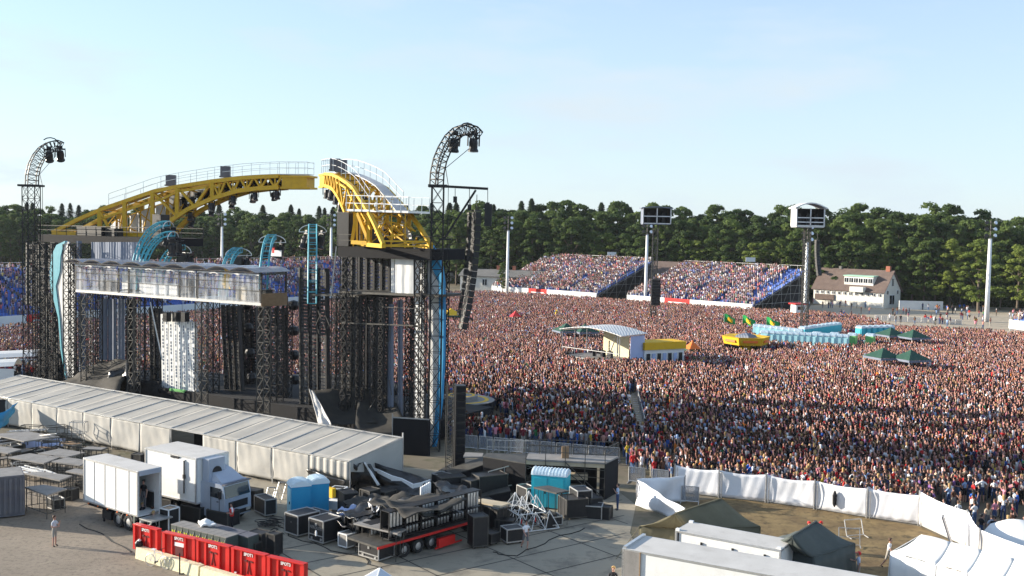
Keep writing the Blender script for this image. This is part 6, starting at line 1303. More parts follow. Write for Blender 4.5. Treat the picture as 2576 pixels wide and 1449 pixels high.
# ---- black tarpaulin covered rack rows and low red trailer
a, c = G(966,1419,0), G(1172,1358,0); u = (c-a).normalized(); n = Vector((-u.y,u.x,0)); root = empty('red_flatbed', a, math.atan2(u.y,u.x), 'low red flatbed trailer at the bottom centre, edge of the black rack row', 'trailer'); L = (c-a).length*1.12
b = MB(); b.box((L/2-.5,1.3,1.0),(L,2.6,.12)); b.build('bed', M['black_steel2'], root); b = MB(); b.box((L/2-.5,-.03,.98),(L,.08,.13)); b.build('side_rail', M['red'], root); b = MB(); b.box((L/2-.5,1.3,.75),(L*.9,1.1,.3)); b.build('chassis', M['lamp'], root)
for i in range(3): wheel(root, L*.22+i*1.05, -.1+.3, .42)
q = MB(); q.box((L*.62,-.3,.42),(1.3,.2,.5)); q.bar((L*.5,-.3,.15),(L*.8,-.3,.2),.06); q.build('tool_box', M['red'], root)
RB = (a, u, n, L)
def RBW(x, y, z=1.06): return RB[0]+RB[1]*x+RB[2]*y+V3(0,0,z)
racks = []
for i in range(9):
    x = .9+i*.0
def make_rack():
    r_ = empty('cable_rack', (0,0,0)); w, d, h = 1.05, .7, 1.75; b = MB()
    for x in (0,w):
        for y in (0,d): b.box((x,y,.12+h/2),(.05,.05,h))
    for z in (.14,.12+h*.36,.12+h): b.box((w/2,d/2,z),(w,d,.05))
    b.box((w/2,d-.02,.12+h/2),(w,.03,h)); b.build('frame', M['lamp'], r_)
    for i in range(4): q = MB(); q.lathe((.2+i*.22,.12,0),[(.075,.85),(.08,.9),(.08,1.75),(.075,1.8)],8); q.build('tube', M['alu'] if i < 3 else M['steel'], r_, smooth=True)
    for i in range(4): q = MB(); q.lathe((.2+i*.22,.12,0),[(.065,.22),(.07,.6),(.06,.66)],8); q.build('short_tube', M['steel'], r_, smooth=True)
    return r_
rk = make_rack(); used = False; k = 0
for row in range(3):
    for i in range(6):
        t = copy_tree(rk) if used else rk; used = True; p = RBW(.5+i*1.22+row*.1, .2+row*1.7, 0) ; z = 1.06 if row == 0 and i > 9 else .0
        t.scale = (1.12,1,.88); place(t, (p.x,p.y,1.07 if row == 0 else .0), math.atan2(u.y,u.x), ['front row rack of shiny tubes on the red flatbed','middle row rack of tubes behind the red flatbed','back row rack of tubes under the black tarpaulins'][row] , 'cable racks, '+['front','middle','back'][row]+' row'); t['category'] = 'rack'
tp = [((925,1262),(1010,1240),(1100,1262),(1010,1300),2.2),((1000,1250),(1100,1262),(1165,1285),(1060,1300),2.3),((845,1290),(930,1262),(985,1290),(900,1310),1.7),((860,1262),(935,1240),(1000,1262),(930,1282),1.6),((820,1300),(880,1282),(930,1305),(870,1330),1.2),((1090,1210),(1165,1222),(1190,1240),(1110,1240),1.9),((1022,1301),(1174,1261),(1110,1238),(962,1262),2.75),((905,1312),(960,1300),(1015,1312),(968,1330),1.5)]
wl_ = ['broad one over the middle racks','folded one behind the lattice tubes','crumpled one behind the small flight case','shiny one just right of the blue toilets','low one behind the lettered flight case','stiff one under the speaker stack','long one over the front rack row','near one behind the grey topped table']
for i, (p0,p1,p2,p3,z) in enumerate(tp):
    sheet_between('black_tarp', 'black tarpaulin, '+wl_[i], 'tarpaulin', [G(*p0,z),G(*p1,z*.95),G(*p2,z*.9),G(*p3,z)], M['tarp'] if i%3 else M['tarp2'], sag=.15, wr=.085, seed=40+i, n=16, grp='black tarpaulins over the racks')
    if i in (6,0,1,7): continue
    P_ = [G(*p0,z),G(*p1,z),G(*p2,z),G(*p3,z)]; c_ = (P_[0]+P_[1]+P_[2]+P_[3])/4; P2 = [c_.lerp(p,.84) for p in P_]; b = MB(); b.hexa([Vector((p.x,p.y,0)) for p in P2],[Vector((p.x,p.y,z-.42)) for p in P2]); 
    tag(b.build('equipment_pile', M['lamp'], w=True), 'dark equipment pile under the tarpaulin, '+wl_[i], 'equipment', 'dark equipment piles')
sheet_between('plastic_sheet', 'pale bluish plastic sheet lying on the tarpaulins right of the blue toilets', 'plastic sheet', [G(845,1290,1.2),G(885,1272,1.5),G(925,1290,1.2),G(880,1305,1.0)], M['blue_sheet'], sag=-.25, wr=.15, seed=60)
sheet_between('plastic_sheet', 'small crumpled white plastic sheet on the tarpaulin edge in the middle of the racks', 'plastic sheet', [G(925,1268,1.75),G(955,1262,1.8),G(965,1290,1.6),G(940,1292,1.6)], M['white_tarp'], sag=.1, wr=.2, seed=61)
flight_case('open frame case with pale edges under the tent corner', 831,1272,.9,.7,1.0,cd+.4, edge='banner', face='lamp'); flight_case('low pale case beside the open frame case under the tent corner', 815,1285,1.0,.7,.5,cd+.4, edge='banner', face='banner')
b = MB(); q = G(830,1238,1.0); b.box(q,(.8,.3,.6),cd); tag(b.build('yellow_crate', M['paleyellow'], w=True), 'yellow crate peeping from under the black liner of the tent end', 'crate')
b = MB(); q0, q1 = G(1040,1290,2.0), G(1072,1283,2.0)
for i in range(5): q = MB(); p = G(1060+i*5,1262-i*1.0,1.4); q.lathe(p,[(.09,0),(.09,.9+.05*i),(.04,.95+.05*i)],8); tag(q.build('white_tube', M['banner'], w=True, smooth=True), 'upright white tube in the bundle on the black tarpaulins', 'tube', 'bundle of white tubes')
for k, (a, c, z) in enumerate((((1085,1268),(1140,1245),2.0),((1090,1258),(1180,1255),1.9),((1062,1275),(1110,1262),2.1))):
    b = MB(); b.bar(G(*a,z),G(*c,z),.05); tag(b.build('steel_tube', M['steel'], w=True), ['steel tube lying slanted above the rack row','steel tube lying level towards the plywood table','short steel tube by the white tube bundle'][k], 'tube')
flight_case('big black case leaning behind the racks under the speaker stack', 1205,1255,2.2,1.2,1.5,.5, edge='black_steel2', wheels=False)
flight_case('dark blue-black wall panel case left of the plywood table', 1110,1255,1.8,1.0,1.4,.45, edge='black_steel2', wheels=False)
# white pitched awning at the bottom edge
r0, r1 = G(938,1452,2.4), G(962,1432,2.4); root = empty('small_awning', Vector((r0.x,r0.y,0)), 0, 'small pitched awning with pale edges at the bottom centre', 'awning'); a, c, e = G(892,1466,2.0), G(955,1430,2.5), G(1000,1462,2.0); f = G(940,1480,2.6)
b = MB(); b.add([a,c,f],[(0,1,2)]); b.add([c,e,f],[(0,1,2)]); thicken(b.build('roof', M['silver'], root, w=True), .05); b = MB(); b.bar(a,c,.05).bar(c,e,.05).bar(c,f,.05); b.build('edge', M['banner'], root, w=True)
b = MB()
for p in (a,e,f): b.bar(Vector((p.x,p.y,0)),p,.04)
b.build('legs', M['steel'], root, w=True)
# ---- scaffold pyramids (roof rack frames)
root = empty('scaffold_frame', G(1300,1330,0), 0, 'cluster of white scaffold frames with pointed tops, behind the walking man', 'scaffold'); b = MB()
ctr = G(1360,1322,0); ax = (G(1425,1330,0)-G(1300,1345,0)).normalized(); ay = Vector((-ax.y,ax.x,0))
for lv, zb in ((0,.12),(1,1.2)):
    for i in range(3):
        for j in range(2):
            if lv == 1 and i == 2: continue
            o = G(1302,1345,0)+ax*(i*.95)+ay*(j*1.0)+V3(0,0,zb); t = o+ax*.5+ay*.5+V3(0,0,1.0)
            for dx, dy in ((0,0),(1,0),(1,1),(0,1)): b.bar(o+ax*dx*.95+ay*dy, t, .024)
            b.path([o,o+ax*.95,o+ax*.95+ay,o+ay,o], .028)
b.build('tubes', M['white_metal'], root, w=True); b = MB()
for i in range(3): o = G(1302,1345,0)+ax*(i*.95+.5)+ay*.5; b.bar(o+V3(0,0,.5),o+V3(0,0,.75),.05)
b.build('red_collars', M['red'], root, w=True)
# ---- concrete kerb, red crates, bicycle
def kerb(p0, p1, h, w, lab):
    a, c = G(*p0), G(*p1); u = (c-a).normalized(); n = Vector((-u.y,u.x,0)); root_ = MB(); L = (c-a).length
    root_.hexa([a,c,c+n*w,a+n*w],[a+n*.06+V3(0,0,h),c+n*.06+V3(0,0,h),c+n*(w-.06)+V3(0,0,h),a+n*(w-.06)+V3(0,0,h)]); o = root_.build('concrete_barrier', M['cream'], w=True); tag(o, lab, 'barrier', 'cream concrete barriers')
kerb((340,1405),(497,1455),.62,.5,'cream concrete barrier under the left red crates, the bicycle leaning on it'); kerb((502,1457),(800,1548),.62,.5,'cream concrete barrier under the right red crates, cut by the bottom edge')
crs = [((336,1317),(397,1332),62,'SPOT1','with a black bag on its front'),((409,1337),(492,1355),66,'SPOT2','with a pale lamp painted under the letters'),((494,1355),(578,1375),66,'SPOT2','middle one of the five'),((583,1376),(669,1396),68,'SPOT1','second from the right, below the black cases'),((673,1398),(766,1419),70,'SPOT3','rightmost, at the bottom edge')]
for i, (tl, tr, hp_, txt, extra) in enumerate(crs):
    z = 1.75; a, c = G(*tl, z), G(*tr, z); u_ = (c-a).normalized(); n_ = Vector((-u_.y,u_.x,0)); L_ = (c-a).length; rz = math.atan2(u_.y,u_.x)
    root = empty('red_crate', Vector((a.x,a.y,.35)), rz, 'red steel crate lettered '+txt+', '+extra, 'crate'); h = 1.4
    b = MB(); b.box((L_/2,.16,h/2),(L_,.2,h)); b.build('box', M['red'], root); b = MB(); b.box((L_/2,.27,h/2),(L_-.06,.03,h-.08)); b.build('back_board', M['lamp'], root); b = MB()
    for f in (.04,.30,.70,.96): b.box((L_*f,.02,h/2),(L_*.08 if f in (.04,.96) else L_*.03,.12,h*.98))
    b.box((L_/2,.0,h-.03),(L_,.14,.06)).box((L_/2,.0,.04),(L_,.12,.07)); b.box((L_*.5,.05,h/2),(L_*.37,.03,h*.9)); b.build('ribs', M['red'], root)
    add_text(root, txt, (L_*.5,-.005,h*.84), .225 if L_ > 1.5 else .17, M['whitemark'])
    b = MB()
    if i == 1: b.box((L_*.5,.02,h*.62),(L_*.28,.03,.2)); b.build('painted_lamp', M['whitemark'], root); b = MB(); b.box((L_*.5,.02,h*.36),(L_*.24,.03,.45)); b.build('painted_figure', M['darkmark'], root)
    else:
        for s in (-1,1): b.bar((L_*.5+s*.10,.02,h*.62),(L_*.5+s*.28,.02,h*.60),.05); b.bar((L_*.5,.02,h*.5),(L_*.5+s*.13,.02,h*.12),.02)
        b.bar((L_*.5,.02,h*.62),(L_*.5,.02,h*.45),.03); b.build('painted_figure', M['darkmark'], root)
    if i == 0: q = MB(); q.lathe((L_*.3,-.12,.35),[(.05,-.25),(.2,-.18),(.22,.1),(.1,.25)],8); q.build('black_bag', M['lamp'], root); q = MB(); q.lathe((L_*.33,-.14,.6),[(.03,-.08),(.12,0),(.03,.08)],7); q.build('white_cloth', M['banner'], root)
    b = MB()
    for x in (.15,L_-.15): b.bar((x,.3,-.35),(x,.3,.9),.04); b.bar((x,.1,-.35),(x,.1,0),.03)
    b.build('legs', M['steel'], root)
    b = MB(); b.box((L_*.1,.0,.1),(.22,.06,.09)); b.build('label_plate', M['whitemark'], root)
def bicycle(p, rz, lab):
    root = empty('bicycle', p, rz, lab, 'bicycle'); r = .34
    for x in (0,1.05):
        b = MB(); b.path([(x+r*math.cos(t),0,r+r*math.sin(t)) for t in np.linspace(0,2*math.pi,19)], .022, 5); w_ = b.build('wheel', M['steel'], root); b = MB()
        for t in np.linspace(0,math.pi,6)[:-1]: b.bar((x-r*math.cos(t),0,r-r*math.sin(t)),(x+r*math.cos(t),0,r+r*math.sin(t)),.006)
        b.build('spokes', M['steel'], w_)
    b = MB(); b.bar((0,0,r),(.42,0,.30),.02).bar((0,0,r),(.30,0,.82),.018).bar((.42,0,.30),(.28,0,.90),.022).bar((.42,0,.30),(.85,0,.78),.024).bar((.30,0,.82),(.83,0,.84),.022).bar((.82,0,.9),(1.05,0,r),.022); b.build('frame', M['white_metal'], root)
    b = MB(); b.bar((.82,0,.9),(.80,0,1.02),.02).bar((.78,-.25,1.04),(.80,.25,1.04),.018); b.build('handlebar', M['lamp'], root)
    b = MB(); b.box((.26,0,.95),(.26,.14,.06)); b.build('saddle', M['banner'], root); b = MB(); b.bar((.42,-.1,.3),(.42,.1,.3),.05,8); b.bar((.42,-.1,.3),(.52,-.1,.18),.015); b.build('pedals', M['lamp'], root); return root
p = G(378,1424); bicycle((p.x,p.y,0), YD+.15, 'pale bicycle leaning on the cream concrete barrier')
b = MB(); p = G(452,1445); b.bar(p, p+V3(0,0,1.15), .04); b.bar(p+V3(0,0,.02),p+V3(.2,.1,.02),.04); tag(b.build('iron_post', M['lamp'], w=True), 'thin dark iron post beside the bicycle', 'post')
b = MB(); p = G(362,1372,.2); b.bar(G(337,1350,0), G(337,1350,0)+V3(0,0,1.2),.05); tag(b.build('cream_post', M['cream'], w=True), 'short cream post at the left end of the red crates', 'post')
# ---- grey-green equipment cases behind the crates
g0_, g1_ = G(430,1310,1.35), G(612,1373,1.35); u_ = (G(590,1358,1.35)-G(430,1318,1.35)).normalized(); rz = math.atan2(u_.y,u_.x); n_ = Vector((-u_.y,u_.x,0))
o = G(430,1320,1.3); o.z = 0
for i in range(9):
    p = o+u_*(i*.5)+n_*0; root = empty('green_case', (p.x,p.y,0), rz, 'grey-green equipment case with yellow figures, in the row behind the red crates', 'case', 'front row of grey-green cases')
    b = MB(); b.box((.235,.45,.66),(.46,.9,1.3)); b.build('box', M['greencase'], root); b = MB(); b.box((.235,.45,1.32),(.47,.91,.04)); b.build('lid', M['deck'], root)
    b = MB()
    for dx in (.14,.3): b.box((dx,-.01,.95),(.07,.02,.2)); b.box((dx,-.02,.86),(.1,.02,.03))
    b.build('yellow_figures', M['yellowmark'], root); b = MB(); b.box((.38,-.01,1.12),(.04,.02,.12)); b.build('latch', M['alu'], root)
for i in range(4):
    p = o+u_*(1.6+i*.9)+n_*1.0; root = empty('green_case', (p.x,p.y,0), rz, 'dark grey-green case in the second row behind the red crates', 'case', 'second row of grey-green cases'); b = MB(); b.box((.4,.4,.6),(.82,.8,1.2)); b.build('box', M['greencase'], root); b = MB(); b.box((.4,.4,1.22),(.84,.82,.04)); b.build('lid', M['grey_cont'], root)
flight_case('black case leaning behind the right end of the green cases', 622,1385,1.0,.8,.9,rz+.1, edge='black_steel2'); flight_case('black upright case at the right end behind the red crates', 670,1400,.62,.6,1.15,rz, edge='black_steel2'); flight_case('dark long case between the green row and the upright black case', 600,1392,1.3,.5,.6,rz, edge='black_steel2')
sheet_between('white_cushion', 'crumpled white bundle lying on the green cases', 'bundle', [G(498,1312,1.45),G(530,1310,1.5),G(545,1323,1.45),G(505,1322,1.45)], M['banner'], sag=-.15, wr=.05, seed=70, th=.12)
for (px,py,w,d,h,lab) in ((455,1290,1.6,.9,.95,'black deck box under the lorry cab'),(520,1300,1.7,1.0,.9,'black deck box in front of the lorry cab'),(400,1275,1.0,.8,1.0,'dark crate between the open trailer and the cab')):
    flight_case(lab, px, py+18, w, d, h, YD+.1, edge='black_steel2', wheels=False)
# small folding stand, tripods by the tent, pile of cables
for (px,py,lab) in ((662,1262,'silver folding trestle near the tent wall right of the lorry cab'),(690,1248,'second silver trestle near the blue toilets')):
    p = G(px,py+8); b = MB()
    for s in (0,.5): b.bar(p+V3(s,0,0),p+V3(s+.25,.3,1.1),.03); b.bar(p+V3(s+.5,.6,0),p+V3(s+.25,.3,1.1),.03)
    b.bar(p+V3(.25,.3,1.1),p+V3(.75,.3,1.1),.04).bar(p+V3(.1,.1,.4),p+V3(.9,.1,.4),.02); tag(b.build('trestle', M['steel'], w=True), lab, 'trestle')
p = G(690,1325); b = MB(); rr_ = random.Random(3)
for k in range(14): q = p+V3(rr_.uniform(-.9,.4),rr_.uniform(-.5,.5),.05+.05*k%.3); b.path([q+V3(.4*math.cos(t),.3*math.sin(t),.02*k) for t in np.linspace(0,5.5,9)], .025)
tag(b.build('cable_coil', M['lamp'], w=True), 'loose pile of black cable left of the tall flight case', 'cable')
# metal frames in the trampled plot
for (px,py,rz,lab) in ((2130,1352,.3,'square grey steel frame lying in the trampled plot, upper one'),(2110,1372,-.2,'square grey steel frame lying in the trampled plot, lower one')):
    p = G(px,py); root = empty('frame_stand', (p.x,p.y,0), rz, lab, 'frame'); b = MB(); b.path([(0,0,.1),(1.2,0,.1),(1.2,.3,1.0),(0,.3,1.0),(0,0,.1)], .03); b.bar((0,0,.1),(0,-.5,.05),.03).bar((1.2,0,.1),(1.2,-.5,.05),.03).bar((0,.1,.5),(1.2,.1,.5),.02); b.build('tubes', M['steel'], root)
p = G(2400,1392); root = empty('panel_bundle', (p.x,p.y,0), 1.1, 'bundle of striped grey panels leaning on the white fence at the right', 'panels')
for i in range(4): b = MB(); b.hexa([(i*.22,0,0),(i*.22+.16,0,0),(i*.22+.16,.08,0),(i*.22,.08,0)],[(i*.22+.1,.7,2.0),(i*.22+.26,.7,2.0),(i*.22+.26,.78,2.0),(i*.22+.1,.78,2.0)]); b.build('panel', M['steel'] if i%2 else M['grey_cont'], root)
# far left white shapes beyond the tent roof
for (px,py,w,lab,z) in ((40,912,5,'white curved trailer roof beyond the left tent end',3.0),(-10,940,4,'white flat tent roof at the left edge beyond the long tent',3.0)):
    q = G(px,py+30); b = MB(); b.grid(lambda u,v: q+V3(-w/2+w*u, 2*v, 1.6+1.0*math.sin(math.pi*(.1+.8*v))+ (.3*u)), 6, 5); b.add([q+V3(-w/2,0,0),q+V3(w/2,0,0),q+V3(w/2,0,1.9),q+V3(-w/2,0,1.9)],[(0,1,2,3)]); o = b.build('white_awning', M['banner'], w=True); thicken(o,.06); tag(o, lab, 'awning')

# ---- more black gear crowding the yard
rr_ = random.Random(21); spots_ = [(905,1255),(935,1248),(1185,1300),(1215,1312),(1245,1325),(1205,1285),(1240,1300),(1275,1300),(1290,1290),(1165,1275),(1300,1250),(1320,1240),(1135,1300),(1160,1320),(1340,1300),(1450,1290),(1120,1235),(1160,1240),(1050,1225),(1010,1222),(1455,1268),(1490,1290),(640,1275),(615,1258),(590,1262),(235,1260),(150,1245),(120,1262),(225,1215),(190,1220),(30,1160),(60,1140),(110,1128),(15,1135),(245,1190),(330,1168),(1085,1222),(1200,1350),(870,1300),(850,1275)]
for i, (px, py) in enumerate(spots_):
    w, d, h = rr_.uniform(.8,1.7), rr_.uniform(.6,1.1), rr_.uniform(.5,1.35); left = px < 400
    where = 'left of the open trailer' if left else ('by the lorry cab and the tent wall' if px < 700 else ('around the plywood table and scaffold frames' if px > 1120 else 'among the tarpaulins behind the rack row'))
    flight_case('black equipment case standing in the clutter '+where, px, py+14, w, d, h, cd+rr_.uniform(-.5,.5), edge=rr_.choice(['black_steel2','black_steel2','steel']), wheels=rr_.random()<.4, group='black cases '+where)
for i, (px,py,rz_,w,d,z) in enumerate(((1180,1235,.3,2.6,1.6,1.0),(1210,1262,.1,2.0,1.2,.7),(1140,1215,.4,3.0,1.8,1.3))):
    p = G(px,py); root = empty('ramp_segment', (p.x,p.y,0), rz_, ['dark ramp segment stacked behind the plywood table','low dark ramp segment by the plywood table','large dark ramp segment right of the tent end'][i], 'ramp'); b = MB(); b.hexa([(0,0,0),(w,0,0),(w,d,0),(0,d,0)],[(0,0,z*.4),(w,0,z),(w,d,z),(0,d,z*.4)]); b.build('body', M['blackcloth'], root); b = MB(); b.hexa([(0,0,z*.4+.01),(w,0,z+.01),(w,d,z+.01),(0,d,z*.4+.01)],[(0,0,z*.4+.05),(w,0,z+.05),(w,d,z+.05),(0,d,z*.4+.05)]); b.build('top_board', M['black_steel2'], root)
for i, (pts, nm) in enumerate((([(700,1325),(760,1362),(900,1400),(960,1430)],'along the row of flight cases'),([(560,1330),(640,1350),(690,1330),(715,1345)],'from the green cases to the flight cases'),([(1240,1390),(1300,1400),(1380,1360),(1470,1330)],'across the slabs behind the walking man'),([(200,1320),(260,1345),(330,1390)],'over the gravel towards the cream barrier'))):
    b = MB(); q = [G(*p)+V3(0,0,.03) for p in pts]; f_ = []
    for a_, c_2 in zip(q[:-1], q[1:]): f_ += [a_.lerp(c_2,t)+Vector((.25*math.sin(t*7+i),.2*math.cos(t*5),0))*math.sin(math.pi*t) for t in (0,.2,.4,.6,.8)]
    f_.append(q[-1]); b.path(f_, .03, 5); tag(b.build('black_cable', M['rubber'], w=True), 'black cable lying on the ground '+nm, 'cable')
# ================================================================ PEOPLE
def bake_person(name, J, bones, radii, shorts=False, sleeve=.6, longh=False, cap=False):
    """J: joints, bones: (a, b, label); grown with a Skin modifier into one continuous body"""
    keys = list(J); idx = {k: i for i, k in enumerate(keys)}
    me = bpy.data.meshes.new('tmp'); me.from_pydata([J[k] for k in keys], [(idx[a], idx[b]) for a, b, _ in bones], [])
    o = bpy.data.objects.new('tmp', me); COL.objects.link(o); sk = o.modifiers.new('s', 'SKIN'); sk.use_smooth_shade = True
    ss = o.modifiers.new('ss', 'SUBSURF'); ss.levels = 1; ss.render_levels = 1
    for k in keys:
        v = me.skin_vertices[0].data[idx[k]]; r = radii[k]; v.radius = r if isinstance(r, tuple) else (r, r); v.use_root = (k == 'pelvis')
    bpy.context.view_layer.update(); dg = bpy.context.evaluated_depsgraph_get()
    out = bpy.data.meshes.new_from_object(o.evaluated_get(dg)); bpy.data.objects.remove(o)
    segs = [(Vector(J[a]), Vector(J[b]), l, max(radii[a]) if isinstance(radii[a], tuple) else radii[a]) for a, b, l in bones]
    out.materials.clear()
    for m in ('skin', 'shirt', 'trousers', 'shoe'): out.materials.append(M[m])
    LAB = {'skin':0,'shirt':1,'trousers':2,'shoe':3}
    for p in out.polygons:
        c = p.center; best = None
        for a, b, l, r in segs:
            ab = b-a; t = max(0,min(1,(c-a).dot(ab)/max(1e-9,ab.length_squared))); d = (a+ab*t-c).length - r
            if best is None or d < best[0]: best = (d, l, t)
        l = best[1]
        if l == 'upper': l = 'shirt' if best[2] < sleeve else 'skin'
        if l == 'thigh': l = 'trousers' if (not shorts or best[2] < .8) else 'skin'
        if l == 'shin': l = 'skin' if shorts else 'trousers'
        p.material_index = LAB[l]; p.use_smooth = True
    # eyes and mouth
    H = Vector(J['head']); vs = [tuple(v.co) for v in out.vertices]; b = MB()
    hb = MB(); n = 10; hz = H.z+.015
    for ring_ in range(5):
        pass
    rr_ = [(.100,-.05 if not longh else -.26),(.108,-.02),(.112,.04),(.098,.095),(.06,.125),(.01,.132)]
    hv = []
    for r, z in rr_:
        for i in range(n):
            t = 2*math.pi*i/n; x, y = math.cos(t)*r*.92, math.sin(t)*r*1.05
            zz = z
            if y < -.03 and z < .06: y = -.035; x *= 1.0; zz = max(z, .045) if z > -.3 else z
            hv.append((H.x+x, H.y+y+.012, H.z+zz+.01))
    hb.add(hv, [(j*n+i, j*n+(i+1)%n, (j+1)*n+(i+1)%n, (j+1)*n+i) for j in range(len(rr_)-1) for i in range(n)] + [tuple(range((len(rr_)-1)*n, len(rr_)*n))])
    if cap: hb.box((H.x,H.y-.13,H.z+.06),(.15,.12,.015))
    hm = bpy.data.meshes.new('hair'); hm.from_pydata(hb.v, [], hb.f); hm.update()
    fb = MB()
    for sx in (-1,1): fb.box((H.x+sx*.035, H.y-.093, H.z+.0),(.022,.012,.010))
    fb.box((H.x, H.y-.094, H.z-.062),(.045,.012,.008))
    fm = bpy.data.meshes.new('eyes_and_mouth'); fm.from_pydata(fb.v, [], fb.f); fm.materials.append(M['shoe']); fm.update()
    out.name = 'person_'+name; return out, hm, fm
def pose(name, LA, RA, LL=None, RL=None, lean=(0,0), shorts=False, longh=False, cap=False, drop=0, slim=1.0, head=(0,0)):
    """LA/RA: (elbow, wrist) offsets from the shoulder; LL/RL: (knee, ankle) offsets from the hip"""
    lx, ly = lean; J = {}; r = {}
    z0 = .95-drop
    def add(k, p, rad): J[k] = p; r[k] = rad
    add('pelvis', (0,0,z0), (.125*slim,.105)); add('waist', (lx*.3,ly*.3,z0+.14), (.115*slim,.095)); add('chest', (lx*.7,ly*.7,z0+.34), (.135*slim,.105)); add('collar', (lx,ly,z0+.47), (.085,.07)); add('neck', (lx*1.1,ly*1.1-.005,z0+.545), .05); add('jaw', (lx*1.2+head[0]*.3,ly*1.2-.02+head[1]*.3,z0+.625), (.068,.072)); add('head', (lx*1.3+head[0],ly*1.3-.01+head[1],z0+.70), (.078,.092)); add('crown', (lx*1.3+head[0],ly*1.3+head[1],z0+.765), (.055,.065))
    B = [('pelvis','waist','trousers'),('waist','chest','shirt'),('chest','collar','shirt'),('collar','neck','skin'),('neck','jaw','skin'),('jaw','head','skin'),('head','crown','skin')]
    hx, hy, hz = J['head']; add('nose', (hx,hy-.112,hz-.02), .012); B.append(('head','nose','skin'))
    for s, arm in ((1,LA),(-1,RA)):
        t = 'L' if s > 0 else 'R'; sh = (lx+s*.175*slim, ly, z0+.43); add('sh'+t, sh, .062)
        e = tuple(sh[i]+arm[0][i]*(s if i == 0 else 1) for i in range(3)); w = tuple(e[i]+arm[1][i]*(s if i == 0 else 1) for i in range(3))
        d = (Vector(w)-Vector(e)).normalized(); add('el'+t, e, .043); add('wr'+t, w, .027); pa = Vector(w)+d*.06; add('pa'+t, tuple(pa), (.034,.02))
        B += [('collar','sh'+t,'shirt'),('sh'+t,'el'+t,'upper'),('el'+t,'wr'+t,'skin'),('wr'+t,'pa'+t,'skin')]
        sd = d.cross(Vector((0,1,0)) if abs(d.y) < .8 else Vector((1,0,0))).normalized(); cu = sd.cross(d).normalized()
        for k, (o_, ln) in enumerate(((-.030,.060),(-.010,.075),(.010,.072),(.030,.055))):
            a = pa+sd*o_+d*.03; b_ = a+d*ln*.5-cu*.008; c = b_+d*ln*.4-cu*.02
            add(f'f{t}{k}', tuple(a), .0105); add(f'g{t}{k}', tuple(b_), .0095); add(f'h{t}{k}', tuple(c), .008); B += [('pa'+t,f'f{t}{k}','skin'),(f'f{t}{k}',f'g{t}{k}','skin'),(f'g{t}{k}',f'h{t}{k}','skin')]
        a = Vector(w)+d*.03+sd*-.035; c = a+sd*-.02+d*.04; add('th'+t, tuple(a), .012); add('ti'+t, tuple(c), .009); B += [('wr'+t,'th'+t,'skin'),('th'+t,'ti'+t,'skin')]
        leg = LL if s > 0 else RL; leg = leg or ((.01,0,-.43),(.01,.01,-.42)); hp = (s*.09,0,z0-.04); add('hip'+t, hp, .088)
        k_ = tuple(hp[i]+leg[0][i]*(s if i == 0 else 1) for i in range(3)); a_ = tuple(k_[i]+leg[1][i]*(s if i == 0 else 1) for i in range(3)); add('kn'+t, k_, .056); add('an'+t, a_, .038); add('to'+t, (a_[0]+s*.02,a_[1]-.15,a_[2]-.035), (.040,.028))
        B += [('pelvis','hip'+t,'trousers'),('hip'+t,'kn'+t,'thigh'),('kn'+t,'an'+t,'shin'),('an'+t,'to'+t,'shoe')]
    return bake_person(name, J, B, r, shorts=shorts, longh=longh, cap=cap)
DOWN = ((.05,.02,-.27),(.01,-.06,-.24)); CROSS = ((.06,-.03,-.25),(-.20,-.17,.03)); FACE = ((.04,-.14,-.22),(-.10,-.12,.21)); UP = ((.10,-.08,.24),(-.02,-.04,.25)); OUT = ((.16,-.08,-.18),(.08,-.18,.05)); CLAP = ((.04,-.16,-.20),(-.16,-.17,.10)); HIPS = ((.16,.05,-.22),(-.13,-.05,-.14)); SW = ((.03,.14,-.23),(0,-.02,-.24)); SWF = ((.03,-.16,-.22),(-.02,-.16,-.12))
POSES = {
 'standing with arms down': pose('stand', DOWN, DOWN), 'standing with long hair and arms down': pose('standlong', DOWN, DOWN, longh=True, slim=.88),
 'with folded arms': pose('crossed', CROSS, CROSS), 'holding something up to the face': pose('face', FACE, DOWN),
 'with both arms raised': pose('up', UP, UP), 'clapping': pose('clap', CLAP, CLAP, longh=True, slim=.88), 'with hands on hips': pose('hips', HIPS, HIPS, shorts=True),
 'walking': pose('walk', SW, SWF, ((.0,-.16,-.40),(.0,.10,-.41)), ((.0,.12,-.42),(.0,.22,-.36)), lean=(0,-.04)),
 'walking in shorts': pose('walks', SW, SWF, ((.0,-.16,-.40),(.0,.10,-.41)), ((.0,.12,-.42),(.0,.24,-.34)), lean=(0,-.06), shorts=True),
 'with one arm raised': pose('one', UP, DOWN, shorts=True), 'wearing a cap': pose('cap', DOWN, CLAP, cap=True),
}
SHORTFACE = pose('shortface', FACE, CROSS, shorts=True)
CROUCH = pose('crouch', OUT, CLAP, ((.10,-.38,.02),(-.02,.16,-.38)), ((.10,-.36,.0),(0,.14,-.38)), lean=(0,-.16), drop=.52)
SHIRTS = {'white': (.72,.72,.73), 'black': (.018,.018,.022), 'navy blue': (.03,.045,.13), 'grey': (.26,.26,.28), 'red': (.50,.03,.03), 'pink': (.60,.24,.30), 'beige': (.46,.37,.27), 'light blue': (.26,.38,.58), 'bright blue': (.04,.13,.48), 'orange': (.65,.20,.03), 'yellow': (.66,.50,.06), 'green': (.05,.22,.09), 'purple': (.20,.10,.27), 'brown': (.14,.07,.045), 'maroon': (.17,.028,.04)}
SW_ = np.array([19,20,8,6,9,7,5,6,3,1.2,1.2,1.5,3,6,11]); SN_ = list(SHIRTS)
